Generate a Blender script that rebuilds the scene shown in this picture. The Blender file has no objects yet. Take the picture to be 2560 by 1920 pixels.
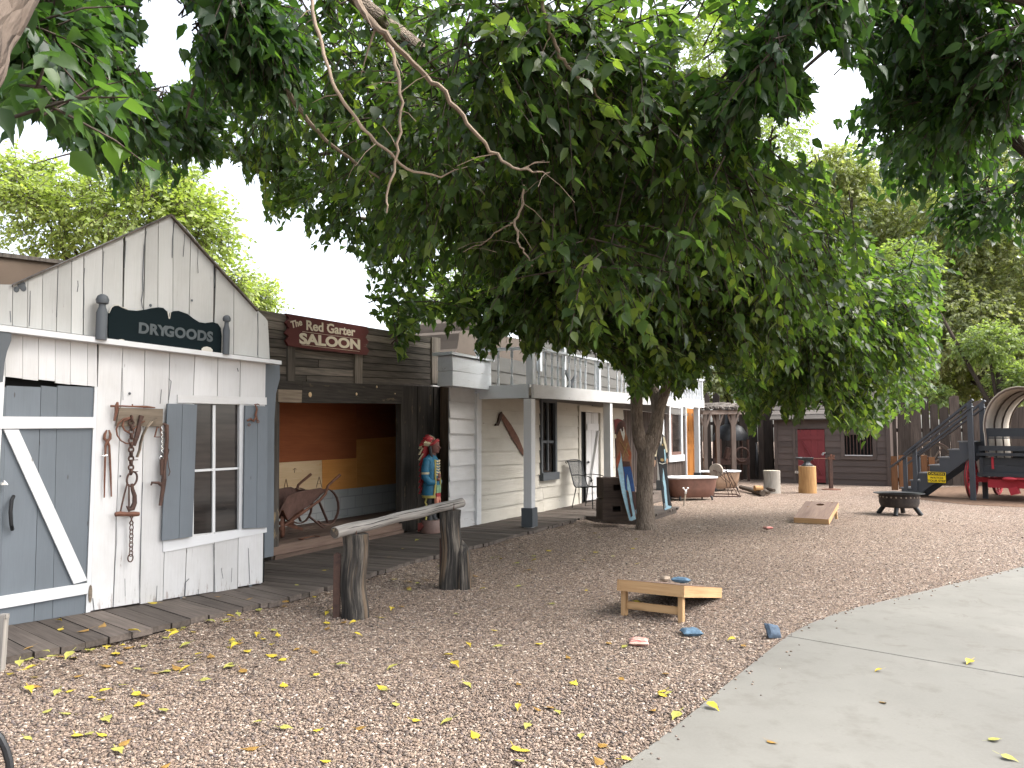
import bpy, math, random
import numpy as np
from mathutils import Vector, Matrix, noise as mnoise
random.seed(7)
NR = np.random.default_rng(11)
S = bpy.context.scene
COL = S.collection
R = math.radians

# ------------------------------------------------------------------ camera model
F, CX, CY, HC, PIT = 1923.0, 1280.0, 960.0, 1.55, R(4.0)
def ray(px, py):
    x, z = (px - CX) / F, -(py - CY) / F
    return Vector((x, math.cos(PIT) - math.sin(PIT) * z, math.sin(PIT) + math.cos(PIT) * z))
def G(px, py, z=0.0):                       # where the line of sight meets the level z
    d = ray(px, py); t = (z - HC) / d.z
    return Vector((d.x * t, d.y * t, z))
def D(px, py, dep):                         # a point at distance dep in front
    d = ray(px, py); t = dep / d.y
    return Vector((d.x * t, dep, HC + d.z * t))
K = 1.0 / 0.8640625
def DO(ox, oy, dep): return D(ox * K, oy * K, dep)

class Frame:
    """upright facade: local x runs along it, local y into the building, z up"""
    def __init__(s, p0, ang):
        s.o = Vector((p0.x, p0.y, 0)); s.a = ang
        s.ux = Vector((math.cos(ang), math.sin(ang), 0)); s.uy = Vector((-math.sin(ang), math.cos(ang), 0))
    def uv(s, px, py, out=0.0):
        d = ray(px, py); c = Vector((0, 0, HC)); n = s.uy
        t = ((s.o - s.uy * out) - c).dot(n) / d.dot(n)
        p = c + d * t
        return ((p - s.o).dot(s.ux), p.z)
    def poly(s, pts, out=0.0): return [s.uv(x, y, out) for x, y in pts]
    def w(s, x, y, z=0.0): return s.o + s.ux * x + s.uy * y + Vector((0, 0, z))
    def loc(s, p):
        q = p - s.o; return Vector((q.dot(s.ux), q.dot(s.uy), p.z))

# ------------------------------------------------------------------ mesh builder
class MB:
    def __init__(s): s.V = []; s.F = []; s.C = []; s.N = []; s.S = []
    def add(s, vs, fs, cs, rn=None):
        b = len(s.V); s.S.append((b, len(s.F))); rn = random.random() if rn is None else rn
        s.V += [tuple(v) for v in vs]; s.F += [tuple(i + b for i in f) for f in fs]
        o = Vector((random.random() * 40, random.random() * 40, random.random() * 40))
        s.C += [tuple(Vector(c) + o) for c in cs]; s.N += [rn] * len(vs)
        return s
    def box(s, c, sz, rot=None, ax=None, jit=0.0, rn=None):
        c = Vector(c); h = [q / 2 for q in sz]
        ax = sz.index(max(sz)) if ax is None else ax
        vs = []; cs = []
        for i in (-1, 1):
            for j in (-1, 1):
                for k in (-1, 1):
                    l = Vector((i * h[0], j * h[1], k * h[2]))
                    cs.append((l[ax], l[(ax + 1) % 3], l[(ax + 2) % 3]))
                    if jit: l += Vector([random.uniform(-jit, jit) for _ in range(3)])
                    vs.append(c + (rot @ l if rot else l))
        return s.add(vs, [(0, 1, 3, 2), (4, 6, 7, 5), (0, 4, 5, 1), (2, 3, 7, 6), (0, 2, 6, 4), (1, 5, 7, 3)], cs, rn)
    def beam(s, a, b, w, t, up=(0, 0, 1), rn=None, jit=0.0):
        a, b = Vector(a), Vector(b); x = (b - a); L = x.length; x.normalize()
        y = Vector(up).cross(x)
        if y.length < 1e-4: y = Vector((0, 1, 0)).cross(x)
        y.normalize(); z = x.cross(y)
        m = Matrix((x, y, z)).transposed()
        return s.box((a + b) / 2, (L, t, w), m, 0, jit, rn)
    def prism(s, poly, y0, y1, ax='z', rn=None):
        n = len(poly)
        ar = sum(poly[i][0] * poly[(i + 1) % n][1] - poly[(i + 1) % n][0] * poly[i][1] for i in range(n))
        if ar < 0: poly = poly[::-1]
        vs = [(p[0], y0, p[1]) for p in poly] + [(p[0], y1, p[1]) for p in poly]
        cs = [((v[2], v[0], v[1]) if ax == 'z' else (v[0], v[2], v[1])) for v in vs]
        fs = [tuple(range(n)), tuple(range(2 * n - 1, n - 1, -1))]
        fs += [(i, i + n, (i + 1) % n + n, (i + 1) % n) for i in range(n)]
        return s.add(vs, fs, cs, rn)
    def hprism(s, poly, z0, z1, rn=None, ax=None):      # outline on the ground
        n = len(poly)
        ar = sum(poly[i][0] * poly[(i + 1) % n][1] - poly[(i + 1) % n][0] * poly[i][1] for i in range(n))
        if ar < 0: poly = poly[::-1]
        vs = [(p[0], p[1], z0) for p in poly] + [(p[0], p[1], z1) for p in poly]
        d = Vector((1, 0, 0)) if ax is None else Vector((ax[0], ax[1], 0)).normalized()
        e = Vector((-d.y, d.x, 0))
        cs = [(Vector(v).dot(d), Vector(v).dot(e), v[2]) for v in vs]
        fs = [tuple(range(n - 1, -1, -1)), tuple(range(n, 2 * n))]
        fs += [(i, (i + 1) % n, (i + 1) % n + n, i + n) for i in range(n)]
        return s.add(vs, fs, cs, rn)
    def tube(s, pts, rad, n=8, rn=None, closed=False, rough=0.0, flat=1.0):
        pts = [Vector(p) for p in pts]; m = len(pts)
        if not hasattr(rad, '__len__'): rad = [rad] * m
        vs = []; cs = []; L = 0; pv = None
        for i, p in enumerate(pts):
            a = pts[i - 1] if (i > 0 or closed) else p; b = pts[(i + 1) % m] if (i < m - 1 or closed) else p
            t = (b - a); t.normalize()
            if pv is None:
                pv = Vector((0, 0, 1)).cross(t)
                if pv.length < .1: pv = Vector((1, 0, 0)).cross(t)
            u = pv - t * pv.dot(t)
            if u.length < 1e-5: u = t.orthogonal()
            u.normalize(); pv = u; w = t.cross(u)
            if i: L += (p - pts[i - 1]).length
            for k in range(n):
                th = 2 * math.pi * k / n; r = rad[i]
                if rough: r *= 1 + rough * mnoise.noise(Vector((math.cos(th) * 1.3, math.sin(th) * 1.3, L * 2.2 + (rn or 0) * 9)))
                vs.append(p + u * (r * math.cos(th)) + w * (r * flat * math.sin(th)))
                cs.append((L, rad[i] * math.cos(th), rad[i] * math.sin(th)))
        fs = []
        for i in range(m if closed else m - 1):
            for k in range(n):
                j = (i + 1) % m
                fs.append((i * n + k, i * n + (k + 1) % n, j * n + (k + 1) % n, j * n + k))
        if not closed:
            fs += [tuple(range(n - 1, -1, -1)), tuple(range((m - 1) * n, m * n))]
        return s.add(vs, fs, cs, rn)
    def ring(s, c, Rr, r, u, v, n=28, m=6, a0=0, a1=2 * math.pi, ry=None, rn=None, flat=1.0):
        c, u, v = Vector(c), Vector(u), Vector(v); ry = ry or Rr; full = abs(a1 - a0 - 2 * math.pi) < 1e-4
        k = n if full else n + 1
        pts = [c + u * (Rr * math.cos(a0 + (a1 - a0) * i / n)) + v * (ry * math.sin(a0 + (a1 - a0) * i / n)) for i in range(k)]
        return s.tube(pts, r, m, rn, closed=full, flat=flat)
    def loft(s, secs, n=16, rn=None, cap=True, pw=2.0):  # secs: (z, cx, cy, rx, ry)
        vs = []; cs = []
        for z, cx, cy, rx, ry in secs:
            for k in range(n):
                th = 2 * math.pi * k / n; c_, s_ = math.cos(th), math.sin(th)
                x = math.copysign(abs(c_) ** (2 / pw), c_) * rx; y = math.copysign(abs(s_) ** (2 / pw), s_) * ry
                vs.append((cx + x, cy + y, z)); cs.append((z, x, y))
        fs = [(i * n + k, i * n + (k + 1) % n, (i + 1) * n + (k + 1) % n, (i + 1) * n + k) for i in range(len(secs) - 1) for k in range(n)]
        if cap: fs += [tuple(range(n - 1, -1, -1)), tuple(range((len(secs) - 1) * n, len(secs) * n))]
        return s.add(vs, fs, cs, rn)
    def ell(s, c, r, n=14, m=9, rot=None, rn=None):
        c = Vector(c); vs = []; 
        for i in range(1, m):
            ph = math.pi * i / m
            for k in range(n):
                th = 2 * math.pi * k / n
                l = Vector((r[0] * math.sin(ph) * math.cos(th), r[1] * math.sin(ph) * math.sin(th), -r[2] * math.cos(ph)))
                vs.append(c + (rot @ l if rot else l))
        a, b = Vector((0, 0, -r[2])), Vector((0, 0, r[2]))
        vs += [c + (rot @ a if rot else a), c + (rot @ b if rot else b)]
        q = (m - 1) * n
        fs = [(i * n + k, i * n + (k + 1) % n, (i + 1) * n + (k + 1) % n, (i + 1) * n + k) for i in range(m - 2) for k in range(n)]
        fs += [(q, (k + 1) % n, k) for k in range(n)] + [(q + 1, (m - 2) * n + k, (m - 2) * n + (k + 1) % n) for k in range(n)]
        return s.add(vs, fs, [v - c for v in vs], rn)
    def xf(s, M): s.V = [tuple(M @ Vector(v)) for v in s.V]; return s
    def each(s, name, mat, parent=None, **kw):
        st = s.S + [(len(s.V), len(s.F))]; r = []
        for (v0, f0), (v1, f1) in zip(st, st[1:]):
            m = MB(); m.V = s.V[v0:v1]; m.C = s.C[v0:v1]; m.N = s.N[v0:v1]; m.F = [tuple(i - v0 for i in f) for f in s.F[f0:f1]]
            r.append(m.build(name, mat, parent, **kw))
        return r
    def build(s, name, mat, parent=None, smooth=False, loc=None, rz=0.0, bevel=0.0):
        me = bpy.data.meshes.new(name); me.from_pydata(s.V, [], s.F); me.materials.append(mat)
        at = me.attributes.new('gc', 'FLOAT_VECTOR', 'POINT'); at.data.foreach_set('vector', np.array(s.C, dtype=np.float32).ravel())
        at = me.attributes.new('rnd', 'FLOAT', 'POINT'); at.data.foreach_set('value', np.array(s.N, dtype=np.float32))
        if smooth:
            me.polygons.foreach_set('use_smooth', [True] * len(me.polygons))
            me.set_sharp_from_angle(angle=R(38))
        me.update()
        o = bpy.data.objects.new(name, me); COL.objects.link(o)
        if parent: o.parent = parent
        if loc is not None: o.location = loc
        o.rotation_euler = (0, 0, rz)
        if bevel:
            b = o.modifiers.new('bevel', 'BEVEL'); b.width = bevel; b.segments = 2; b.limit_method = 'ANGLE'
        return o

def tag(o, label=None, cat=None, group=None, kind=None):
    if label: o['label'] = label
    if cat: o['category'] = cat
    if group: o['group'] = group
    if kind: o['kind'] = kind
    return o
def thing(name, label, cat, loc=(0, 0, 0), rz=0.0, group=None):
    o = bpy.data.objects.new(name, None); COL.objects.link(o); o.empty_display_size = .1
    o.location = loc; o.rotation_euler = (0, 0, rz)
    return tag(o, label, cat, group)
def copy_tree(o, parent=None):
    c = o.copy(); COL.objects.link(c); c.parent = parent
    for ch in list(o.children): copy_tree(ch, c)
    return c
def np_mesh(name, V, Fc, mat, parent=None, attrs=None, smooth=False):
    me = bpy.data.meshes.new(name); nv, nf, k = len(V), len(Fc), Fc.shape[1]
    me.vertices.add(nv); me.vertices.foreach_set('co', np.ascontiguousarray(V, dtype=np.float32).ravel())
    me.loops.add(nf * k); me.loops.foreach_set('vertex_index', np.ascontiguousarray(Fc, dtype=np.int32).ravel())
    me.polygons.add(nf); me.polygons.foreach_set('loop_start', np.arange(0, nf * k, k, dtype=np.int32))
    for an, av in (attrs or {}).items():
        a = me.attributes.new(an, 'FLOAT', 'POINT'); a.data.foreach_set('value', np.ascontiguousarray(av, dtype=np.float32))
    me.update(calc_edges=True)
    if smooth: me.polygons.foreach_set('use_smooth', np.ones(nf, dtype=bool))
    me.materials.append(mat)
    o = bpy.data.objects.new(name, me); COL.objects.link(o)
    if parent: o.parent = parent
    return o
def text(body, size, depth, mat, name='lettering', parent=None, bold=0.0, sx=1.0, word=1.0, char=1.0, align='LEFT'):
    cu = bpy.data.curves.new(name, 'FONT'); cu.body = body; cu.size = size; cu.extrude = depth; cu.offset = bold
    cu.space_word = word; cu.space_character = char; cu.align_x = align; cu.resolution_u = 4
    t = bpy.data.objects.new(name, cu); COL.objects.link(t)
    bpy.context.view_layer.update()
    me = bpy.data.meshes.new_from_object(t.evaluated_get(bpy.context.evaluated_depsgraph_get()))
    bpy.data.objects.remove(t); bpy.data.curves.remove(cu)
    me.materials.clear(); me.materials.append(mat)
    me.transform(Matrix.Diagonal((sx, 1, 1, 1)))
    o = bpy.data.objects.new(name, me); COL.objects.link(o); o.parent = parent
    return o

# ------------------------------------------------------------------ materials
class NT:
    def __init__(s, name):
        s.m = bpy.data.materials.new(name); s.m.use_nodes = True; s.t = s.m.node_tree; s.t.nodes.clear()
        s.out = s.t.nodes.new('ShaderNodeOutputMaterial'); s.b = s.n('ShaderNodeBsdfPrincipled')
        s.t.links.new(s.b.outputs[0], s.out.inputs[0])
    def n(s, ty, ins=None, **kw):
        x = s.t.nodes.new(ty)
        for k, v in kw.items(): setattr(x, k, v)
        for k, v in (ins or {}).items(): s.set(x, k, v)
        return x
    def set(s, x, k, v):
        i = x.inputs[k]
        if hasattr(v, 'is_output') or isinstance(v, bpy.types.NodeSocket): s.t.links.new(v, i)
        else: i.default_value = v
    def attr(s, nm): return s.n('ShaderNodeAttribute', attribute_name=nm)
    def gc(s, sc):
        return s.n('ShaderNodeVectorMath', {0: s.attr('gc').outputs['Vector'], 1: sc}, operation='MULTIPLY').outputs[0]
    def oc(s, sc):
        c = s.n('ShaderNodeTexCoord').outputs['Object']
        return s.n('ShaderNodeVectorMath', {0: c, 1: sc}, operation='MULTIPLY').outputs[0]
    def noise(s, vec, scale=1.0, det=4.0, rough=.55, dist=0.0):
        return s.n('ShaderNodeTexNoise', {'Vector': vec, 'Scale': scale, 'Detail': det, 'Roughness': rough, 'Distortion': dist}).outputs[0]
    def ramp(s, fac, stops):
        r = s.n('ShaderNodeValToRGB', {0: fac}); e = r.color_ramp.elements
        while len(e) < len(stops): e.new(.5)
        for el, (p, c) in zip(e, stops): el.position = p; el.color = (*c, 1) if len(c) == 3 else c
        return r.outputs[0]
    def rng(s, v, a, b, c, d):
        return s.n('ShaderNodeMapRange', {0: v, 1: a, 2: b, 3: c, 4: d}).outputs[0]
    def mix(s, f, a, b, bt='MIX'):
        x = s.n('ShaderNodeMix', data_type='RGBA', blend_type=bt)
        s.set(x, 0, f)
        for k, v in ((6, a), (7, b)): s.set(x, k, (*v, 1) if isinstance(v, tuple) and len(v) == 3 else v)
        return x.outputs[2]
    def math(s, op, a, b=0.0): return s.n('ShaderNodeMath', {0: a, 1: b}, operation=op).outputs[0]
    def bump(s, h, st=.3, dist=.01):
        s.set(s.b, 'Normal', s.n('ShaderNodeBump', {'Height': h, 'Strength': st, 'Distance': dist}).outputs[0])
    def fin(s, col, rough=.8, metal=0.0, spec=.3):
        s.set(s.b, 'Base Color', (*col, 1) if isinstance(col, tuple) and len(col) == 3 else col)
        s.set(s.b, 'Roughness', rough); s.set(s.b, 'Metallic', metal); s.set(s.b, 'Specular IOR Level', spec)
        return s.m

def wood(name, dark, light, rough=.85, streak=1.0, knots=True, var=.35, spots=None):
    t = NT(name); g = t.gc((1.3, 26, 26)); n1 = t.noise(g, 1.6, 5, .6, .3)
    g2 = t.gc((.9, 3.5, 3.5)); n2 = t.noise(g2, 1.5, 3)
    f = t.math('ADD', t.math('MULTIPLY', n1, .65 * streak), t.math('MULTIPLY', n2, .45))
    c = t.ramp(f, [(.32, dark), (.72, light)])
    if spots:
        n3 = t.noise(t.gc((1.2, 4, 4)), 2.3, 5, .65)
        c = t.mix(t.rng(n3, spots[1], spots[1] + .08, 0, .85), c, spots[0])
    if knots:
        v = t.n('ShaderNodeTexVoronoi', {'Vector': t.gc((1.1, 5, 5)), 'Scale': 1.0}).outputs['Distance']
        c = t.mix(t.rng(v, .05, .12, .6, 0), c, tuple(q * .35 for q in dark))
    r = t.attr('rnd').outputs['Fac']
    c = t.mix(1.0, c, t.ramp(r, [(0, (1 - var,) * 3), (1, (1 + var * .4,) * 3)]), 'MULTIPLY')
    t.bump(n1, .5, .006)
    return t.fin(c, rough, 0, .25)
def paint(name, col, under=(.16, .12, .09), peel=.66, dirt=.35, var=.1, rough=.6, base=None, spec=.35):
    t = NT(name); g = t.gc((1.6, 22, 22)); n1 = t.noise(g, 1.5, 5, .6, .4)
    n2 = t.noise(t.gc((1.1, 2.6, 2.6)), 2.2, 6, .65)
    pf = t.rng(t.math('ADD', t.math('MULTIPLY', n1, .5), t.math('MULTIPLY', n2, .5)), peel, peel + .035, 0, .85)
    n3 = t.noise(t.gc((1, 1.6, 1.6)), 1.3, 5, .6)
    c = t.mix(t.rng(n3, .45, .8, 0, dirt), col, tuple(q * .6 * k for q, k in zip(col, (1, .95, .87))))
    c = t.mix(t.rng(n1, .55, .8, 0, dirt * .7), c, tuple(q * .68 for q in col))
    c = t.mix(pf, c, under)
    if base:        # worn, flaking lower edge of the boards
        z = t.n('ShaderNodeSeparateXYZ', {0: t.n('ShaderNodeTexCoord').outputs['Object']}).outputs[2]
        zz = t.rng(z, base[0], base[1], .225, 0)
        q = t.math('ADD', t.noise(t.gc((4, 30, 30)), 1.3, 5, .7), zz)
        c = t.mix(t.rng(q, .74, .82, 0, .6), c, under)
    vd = t.n('ShaderNodeTexVoronoi', {'Vector': t.gc((2.2, 9, 9)), 'Scale': 1.0}).outputs['Distance']; c = t.mix(t.rng(vd, .035, .06, .75, 0), c, tuple(q * .5 for q in under))
    r = t.attr('rnd').outputs['Fac']
    c = t.mix(1.0, c, t.ramp(r, [(0, (1 - var,) * 3), (1, (1, 1, 1))]), 'MULTIPLY')
    t.bump(t.math('ADD', n1, t.math('MULTIPLY', pf, -.6)), .35, .004)
    return t.fin(c, rough, 0, spec)
def rust(name, a=(.10, .045, .03), b=(.20, .09, .055), metal=.15, rough=.75, sc=14):
    t = NT(name); n = t.noise(t.oc((1, 1, 1)), sc, 6, .7); n2 = t.noise(t.oc((1, 1, 1)), sc * 4, 3)
    t.bump(n2, .4, .002)
    return t.fin(t.ramp(n, [(.3, a), (.7, b)]), rough, metal, .4)
def flat(name, col, rough=.6, metal=0.0, var=.12, sc=6, spec=.4, bump=.15):
    t = NT(name); n = t.noise(t.oc((1, 1, 1)), sc, 5, .65)
    c = t.ramp(n, [(.3, tuple(q * (1 - var * 1.6) for q in col)), (.7, tuple(min(1, q * (1 + var)) for q in col))])
    t.bump(t.noise(t.oc((1, 1, 1)), sc * 9, 3), bump, .002)
    return t.fin(c, rough, metal, spec)
def leafmat(name, a, b, c=None, trans=.35, rough=.42, yellow=0.0):
    t = NT(name); r = t.attr('rnd').outputs['Fac']
    st = [(0, a), (.62, b)] + ([(1.0, c)] if c else [])
    col = t.ramp(r, st)
    if yellow: col = t.mix(t.rng(r, 1 - yellow, 1 - yellow + .002, 0, 1), col, (.5, .36, .02))
    t.fin(col, rough, 0, .4)
    tr = t.n('ShaderNodeBsdfTranslucent', {'Color': t.mix(1.0, col, (2.4, 2.7, .85), 'MULTIPLY')})
    mx = t.n('ShaderNodeMixShader', {0: trans, 1: t.b.outputs[0], 2: tr.outputs[0]})
    t.t.links.new(mx.outputs[0], t.out.inputs[0])
    return t.m
def barkmat(name, a, b, sc=1.0):
    t = NT(name); v = t.gc((5 * sc, 34 * sc, 34 * sc)); n = t.noise(v, 1.4, 5, .65, .8)
    vo = t.n('ShaderNodeTexVoronoi', {'Vector': t.gc((9 * sc, 46 * sc, 46 * sc)), 'Scale': 1.0}, feature='DISTANCE_TO_EDGE').outputs['Distance']
    n2 = t.noise(t.gc((1.5, 4, 4)), 1.5, 4)
    f = t.math('ADD', t.math('MULTIPLY', n, .7), t.math('MULTIPLY', n2, .3))
    t.bump(t.math('ADD', n, t.rng(vo, 0, .2, 0, .8)), .9, .02)
    return t.fin(t.ramp(f, [(.34, a), (.66, b)]), .9, 0, .2)

M = {}
M['white'] = paint('white_paint', (.61, .605, .60), (.22, .16, .13), .645, .5, .14, base=(.12, .45))
M['white_clean'] = paint('white_trim', (.63, .635, .64), (.25, .2, .16), .72, .2, .05)
M['cream'] = paint('cream_siding', (.56, .53, .465), (.2, .16, .12), .67, .55, .16)
M['gable'] = paint('shaded_white_paint', (.50, .50, .48), (.20, .15, .12), .63, .5, .16)  # white paint made greyer to paint in the gable's weaker skylight
M['upper'] = paint('weathered_shaded_boards', (.155, .15, .142), (.08, .07, .06), .60, .6, .25)  # weathered grey, lowered further to carry the canopy's shade in its colour
M['bluewhite'] = paint('weathered_white_rail', (.66, .70, .74), (.17, .12, .10), .62, .45, .12)
M['gray'] = paint('gray_paint', (.135, .155, .175), (.10, .09, .08), .74, .35, .12)
M['graytrim'] = paint('slate_trim', (.085, .095, .105), (.06, .05, .05), .72, .3, .1)
M['darkwood'] = wood('charred_wood', (.018, .017, .016), (.10, .085, .072), .85, 1, True, .45, ((.27, .20, .12), .615))
M['saloonwood'] = wood('weathered_dark_boards', (.028, .026, .025), (.22, .19, .16), .85, 1.2, True, .6)
M['brownlog'] = wood('brown_log', (.07, .048, .032), (.24, .165, .11), .85)
M['deck'] = wood('deck_planks', (.058, .047, .040), (.155, .128, .110), .8, 1, True, .35)
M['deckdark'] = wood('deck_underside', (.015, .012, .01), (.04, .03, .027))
M['redfloor'] = wood('red_brown_floor', (.10, .065, .05), (.23, .16, .125), .8)
M['graylog'] = wood('grey_weathered_log', (.09, .082, .075), (.30, .28, .255), .85, 1.1, True, .2)
def _post():
    t = NT('dark_weathered_post'); n1 = t.noise(t.gc((2.2, 42, 42)), 1.2, 6, .65, .5); n2 = t.noise(t.gc((1.2, 9, 9)), 1.4, 4, .6); n3 = t.noise(t.gc((.9, 13, 13)), 1.0, 3)
    f = t.math('ADD', t.math('MULTIPLY', n1, .5), t.math('MULTIPLY', n2, .5))
    c = t.ramp(f, [(.36, (.008, .008, .008)), (.5, (.045, .041, .037)), (.66, (.20, .175, .145))])
    c = t.mix(t.rng(n3, .56, .68, 0, .7), c, (.19, .13, .08)); c = t.mix(t.rng(n1, .30, .38, .9, 0), c, (.006, .006, .006))
    t.bump(n1, .9, .015); return t.fin(c, .9, 0, .2)
M['blackpost'] = _post()
M['sticks'] = wood('split_firewood', (.05, .04, .033), (.17, .135, .105))
M['stump'] = wood('honey_stump', (.24, .12, .045), (.50, .30, .13), .7, 1, False, .1)
M['greystump'] = wood('grey_stump', (.19, .17, .145), (.44, .41, .36), .85, 1, False, .1)
M['pine'] = wood('new_pine', (.36, .21, .10), (.56, .37, .19), .65, .8, True, .15)
M['boardtop'] = wood('stained_board_top', (.17, .11, .09), (.36, .26, .20), .7, .8, False, .15)
M['fence'] = wood('fence_slabs', (.028, .021, .017), (.10, .077, .063), .9, 1, False, .5)
M['shed'] = paint('brown_shed_boards', (.115, .088, .076), (.055, .044, .04), .68, .4, .3)
M['shedroof'] = wood('shed_roof_boards', (.07, .06, .053), (.18, .16, .142), .9, 1, False, .4)
M['reddoor'] = paint('red_door', (.20, .035, .04), (.1, .03, .03), .74, .35, .15)
M['batten'] = wood('dark_batten_boards', (.035, .026, .022), (.10, .075, .062), .85, 1, False, .4)
M['orangedoor'] = wood('varnished_door', (.28, .105, .028), (.50, .22, .06), .45, .9, True, .15)
M['signred'] = paint('red_sign', (.115, .030, .028), (.20, .13, .10), .60, .5, .05)
M['signlet'] = paint('cream_lettering', (.72, .66, .52), (.3, .2, .15), .70, .3, .03)
M['signdark'] = paint('black_sign', (.009, .015, .017), (.5, .48, .42), .70, .2, .05, .95, spec=.05)
M['siglet2'] = flat('grey_lettering', (.085, .10, .105), .85)
M['plyred'] = wood('red_brown_plywood', (.25, .075, .028), (.40, .13, .048), .7, .5, False, .08)
M['plylight'] = wood('light_plywood', (.66, .47, .27), (.84, .66, .44), .7, .6, False, .05, ((.62, .35, .14), .62))
M['plyorange'] = wood('orange_plywood', (.58, .25, .065), (.78, .38, .12), .65, .5, False, .15)
M['stencil'] = flat('brown_mark', (.16, .08, .04), .8)
M['rust'] = rust('rusty_iron')
M['rustdark'] = rust('dark_rusty_iron', (.045, .028, .024), (.12, .065, .047))
M['rustred'] = rust('rusty_barrow', (.085, .045, .035), (.17, .095, .075), .1, .8, 6)
M['iron'] = flat('black_iron', (.03, .031, .033), .5, .5, .3)
M['blackmetal'] = flat('black_painted_metal', (.018, .019, .02), .45, .2)
M['steel'] = flat('worn_steel', (.16, .165, .17), .4, .7)
M['chrome'] = flat('bright_metal', (.62, .62, .6), .25, .8)
M['leather'] = flat('old_leather', (.06, .035, .025), .75)
M['plaque'] = wood('plaque_wood', (.13, .10, .075), (.32, .26, .195), .85)
M['glassdark'] = None
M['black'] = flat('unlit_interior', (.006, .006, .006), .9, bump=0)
M['enamel'] = flat('white_enamel', (.80, .81, .82), .25, 0, .04)
M['tubbrown'] = flat('brown_tub_paint', (.15, .072, .052), .6, 0, .2, 3)
M['tubrust'] = flat('tan_tub_paint', (.22, .14, .09), .65, 0, .25, 4)
M['stonewheel'] = flat('grindstone', (.34, .29, .24), .85)
M['canvas'] = flat('wagon_canvas', (.52, .47, .40), .85, 0, .14, 3)
M['wagondark'] = paint('wagon_black', (.040, .044, .050), (.10, .09, .08), .66, .4, .2)
M['stairs'] = paint('slate_stairs', (.062, .068, .078), (.12, .11, .1), .74, .3, .1)
M['wagonred'] = paint('wagon_red', (.42, .032, .045), (.18, .03, .03), .66, .4, .1)
M['yellow'] = flat('caution_yellow', (.80, .58, .01), .45, 0, .05)
M['black2'] = flat('sign_black', (.012, .012, .012), .5)
M['adobe'] = flat('adobe_plaster', (.095, .076, .06), .9, 0, .1, 2)  # plaster darkened so its colour takes in the shade of the tree above
M['brownwall'] = flat('brown_render', (.155, .115, .085), .9, 0, .1, 2)
M['bag_blue'] = flat('denim_bag', (.10, .17, .24), .9, 0, .25, 30)
M['bag_navy'] = flat('slate_denim_bag', (.075, .105, .145), .9, 0, .25, 30)
M['bag_tan'] = flat('tan_bag', (.42, .33, .25), .9, 0, .2, 30)
M['skin'] = flat('painted_skin', (.20, .085, .07), .55)
M['hand'] = flat('painted_hand', (.56, .35, .24), .6)
for nm, c in dict(p_blue=(.022, .15, .26), p_red=(.34, .025, .03), p_cream=(.62, .54, .36), p_green=(.20, .34, .20), p_pink=(.62, .25, .17),
                  p_black=(.02, .02, .022), p_yellow=(.42, .36, .10), p_sky=(.42, .66, .78), p_jean=(.022, .08, .26), p_tan=(.29, .135, .07),
                  p_orange=(.38, .09, .035), p_white=(.74, .72, .66), p_brown=(.075, .032, .025), p_maroon=(.14, .03, .025), p_shirt=(.70, .62, .44),
                  p_gold=(.4, .27, .1), p_grey=(.2, .2, .2), p_rosy=(.19, .12, .10)).items():
    M[nm] = flat(nm[2:] + '_enamel', c, .5, 0, .15, 20)
def _stripe():
    t = NT('striped_bag'); x = t.n('ShaderNodeSeparateXYZ', {0: t.n('ShaderNodeTexCoord').outputs['Object']}).outputs[1]
    w = t.math('SINE', t.math('MULTIPLY', x, 260))
    t.bump(t.noise(t.oc((1, 1, 1)), 200, 2), .2, .002)
    return t.fin(t.mix(t.rng(w, -.2, .2, 0, 1), (.46, .16, .14), (.56, .40, .33)), .9)
M['bag_pink'] = _stripe()
def _glass():
    t = NT('old_window_glass'); n = t.noise(t.oc((1.5, 1, 14)), 1.0, 3)
    return t.fin(t.ramp(n, [(.3, (.012, .011, .011)), (.7, (.045, .038, .034))]), .12, 0, .5)
M['glass'] = _glass()
def _block():
    t = NT('grey_block_wall'); oc = t.n('ShaderNodeTexCoord').outputs['Object']
    xz = t.n('ShaderNodeSeparateXYZ', {0: oc}); v = t.n('ShaderNodeCombineXYZ', {0: xz.outputs[0], 1: xz.outputs[2]}).outputs[0]
    br = t.n('ShaderNodeTexBrick', {'Vector': v, 'Color1': (.42, .43, .42, 1), 'Color2': (.37, .38, .37, 1), 'Mortar': (.29, .295, .29, 1), 'Scale': 1.0, 'Mortar Size': .008, 'Brick Width': .4, 'Row Height': .2})
    n = t.noise(t.oc((1, 1, .5)), 5, 5, .7)
    c = t.mix(t.rng(n, .5, .75, 0, .6), br.outputs[0], (.40, .39, .35))
    t.bump(br.outputs['Fac'], -.4, .006)
    return t.fin(c, .8)
M['block'] = _block()
def _concrete():
    t = NT('path_concrete'); n = t.noise(t.oc((1, 1, 1)), .9, 6, .6); n2 = t.noise(t.oc((1, 1, 1)), 60, 3, .7); n3 = t.noise(t.oc((1, 1, 1)), 4, 4, .7)
    c = t.ramp(n, [(.3, (.150, .145, .128)), (.7, (.195, .189, .168))])
    c = t.mix(t.rng(n2, .35, .7, 0, .22), c, (.22, .215, .2)); c = t.mix(t.rng(n3, .52, .72, 0, .5), c, (.115, .105, .088))
    n4 = t.noise(t.oc((1, 1, 1)), 1.7, 6, .75, 1.2); c = t.mix(t.rng(n4, .60, .64, 0, .35), c, (.11, .095, .075))
    t.bump(n2, .15, .003)
    return t.fin(c, .8)
M['concrete'] = _concrete()
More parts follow.
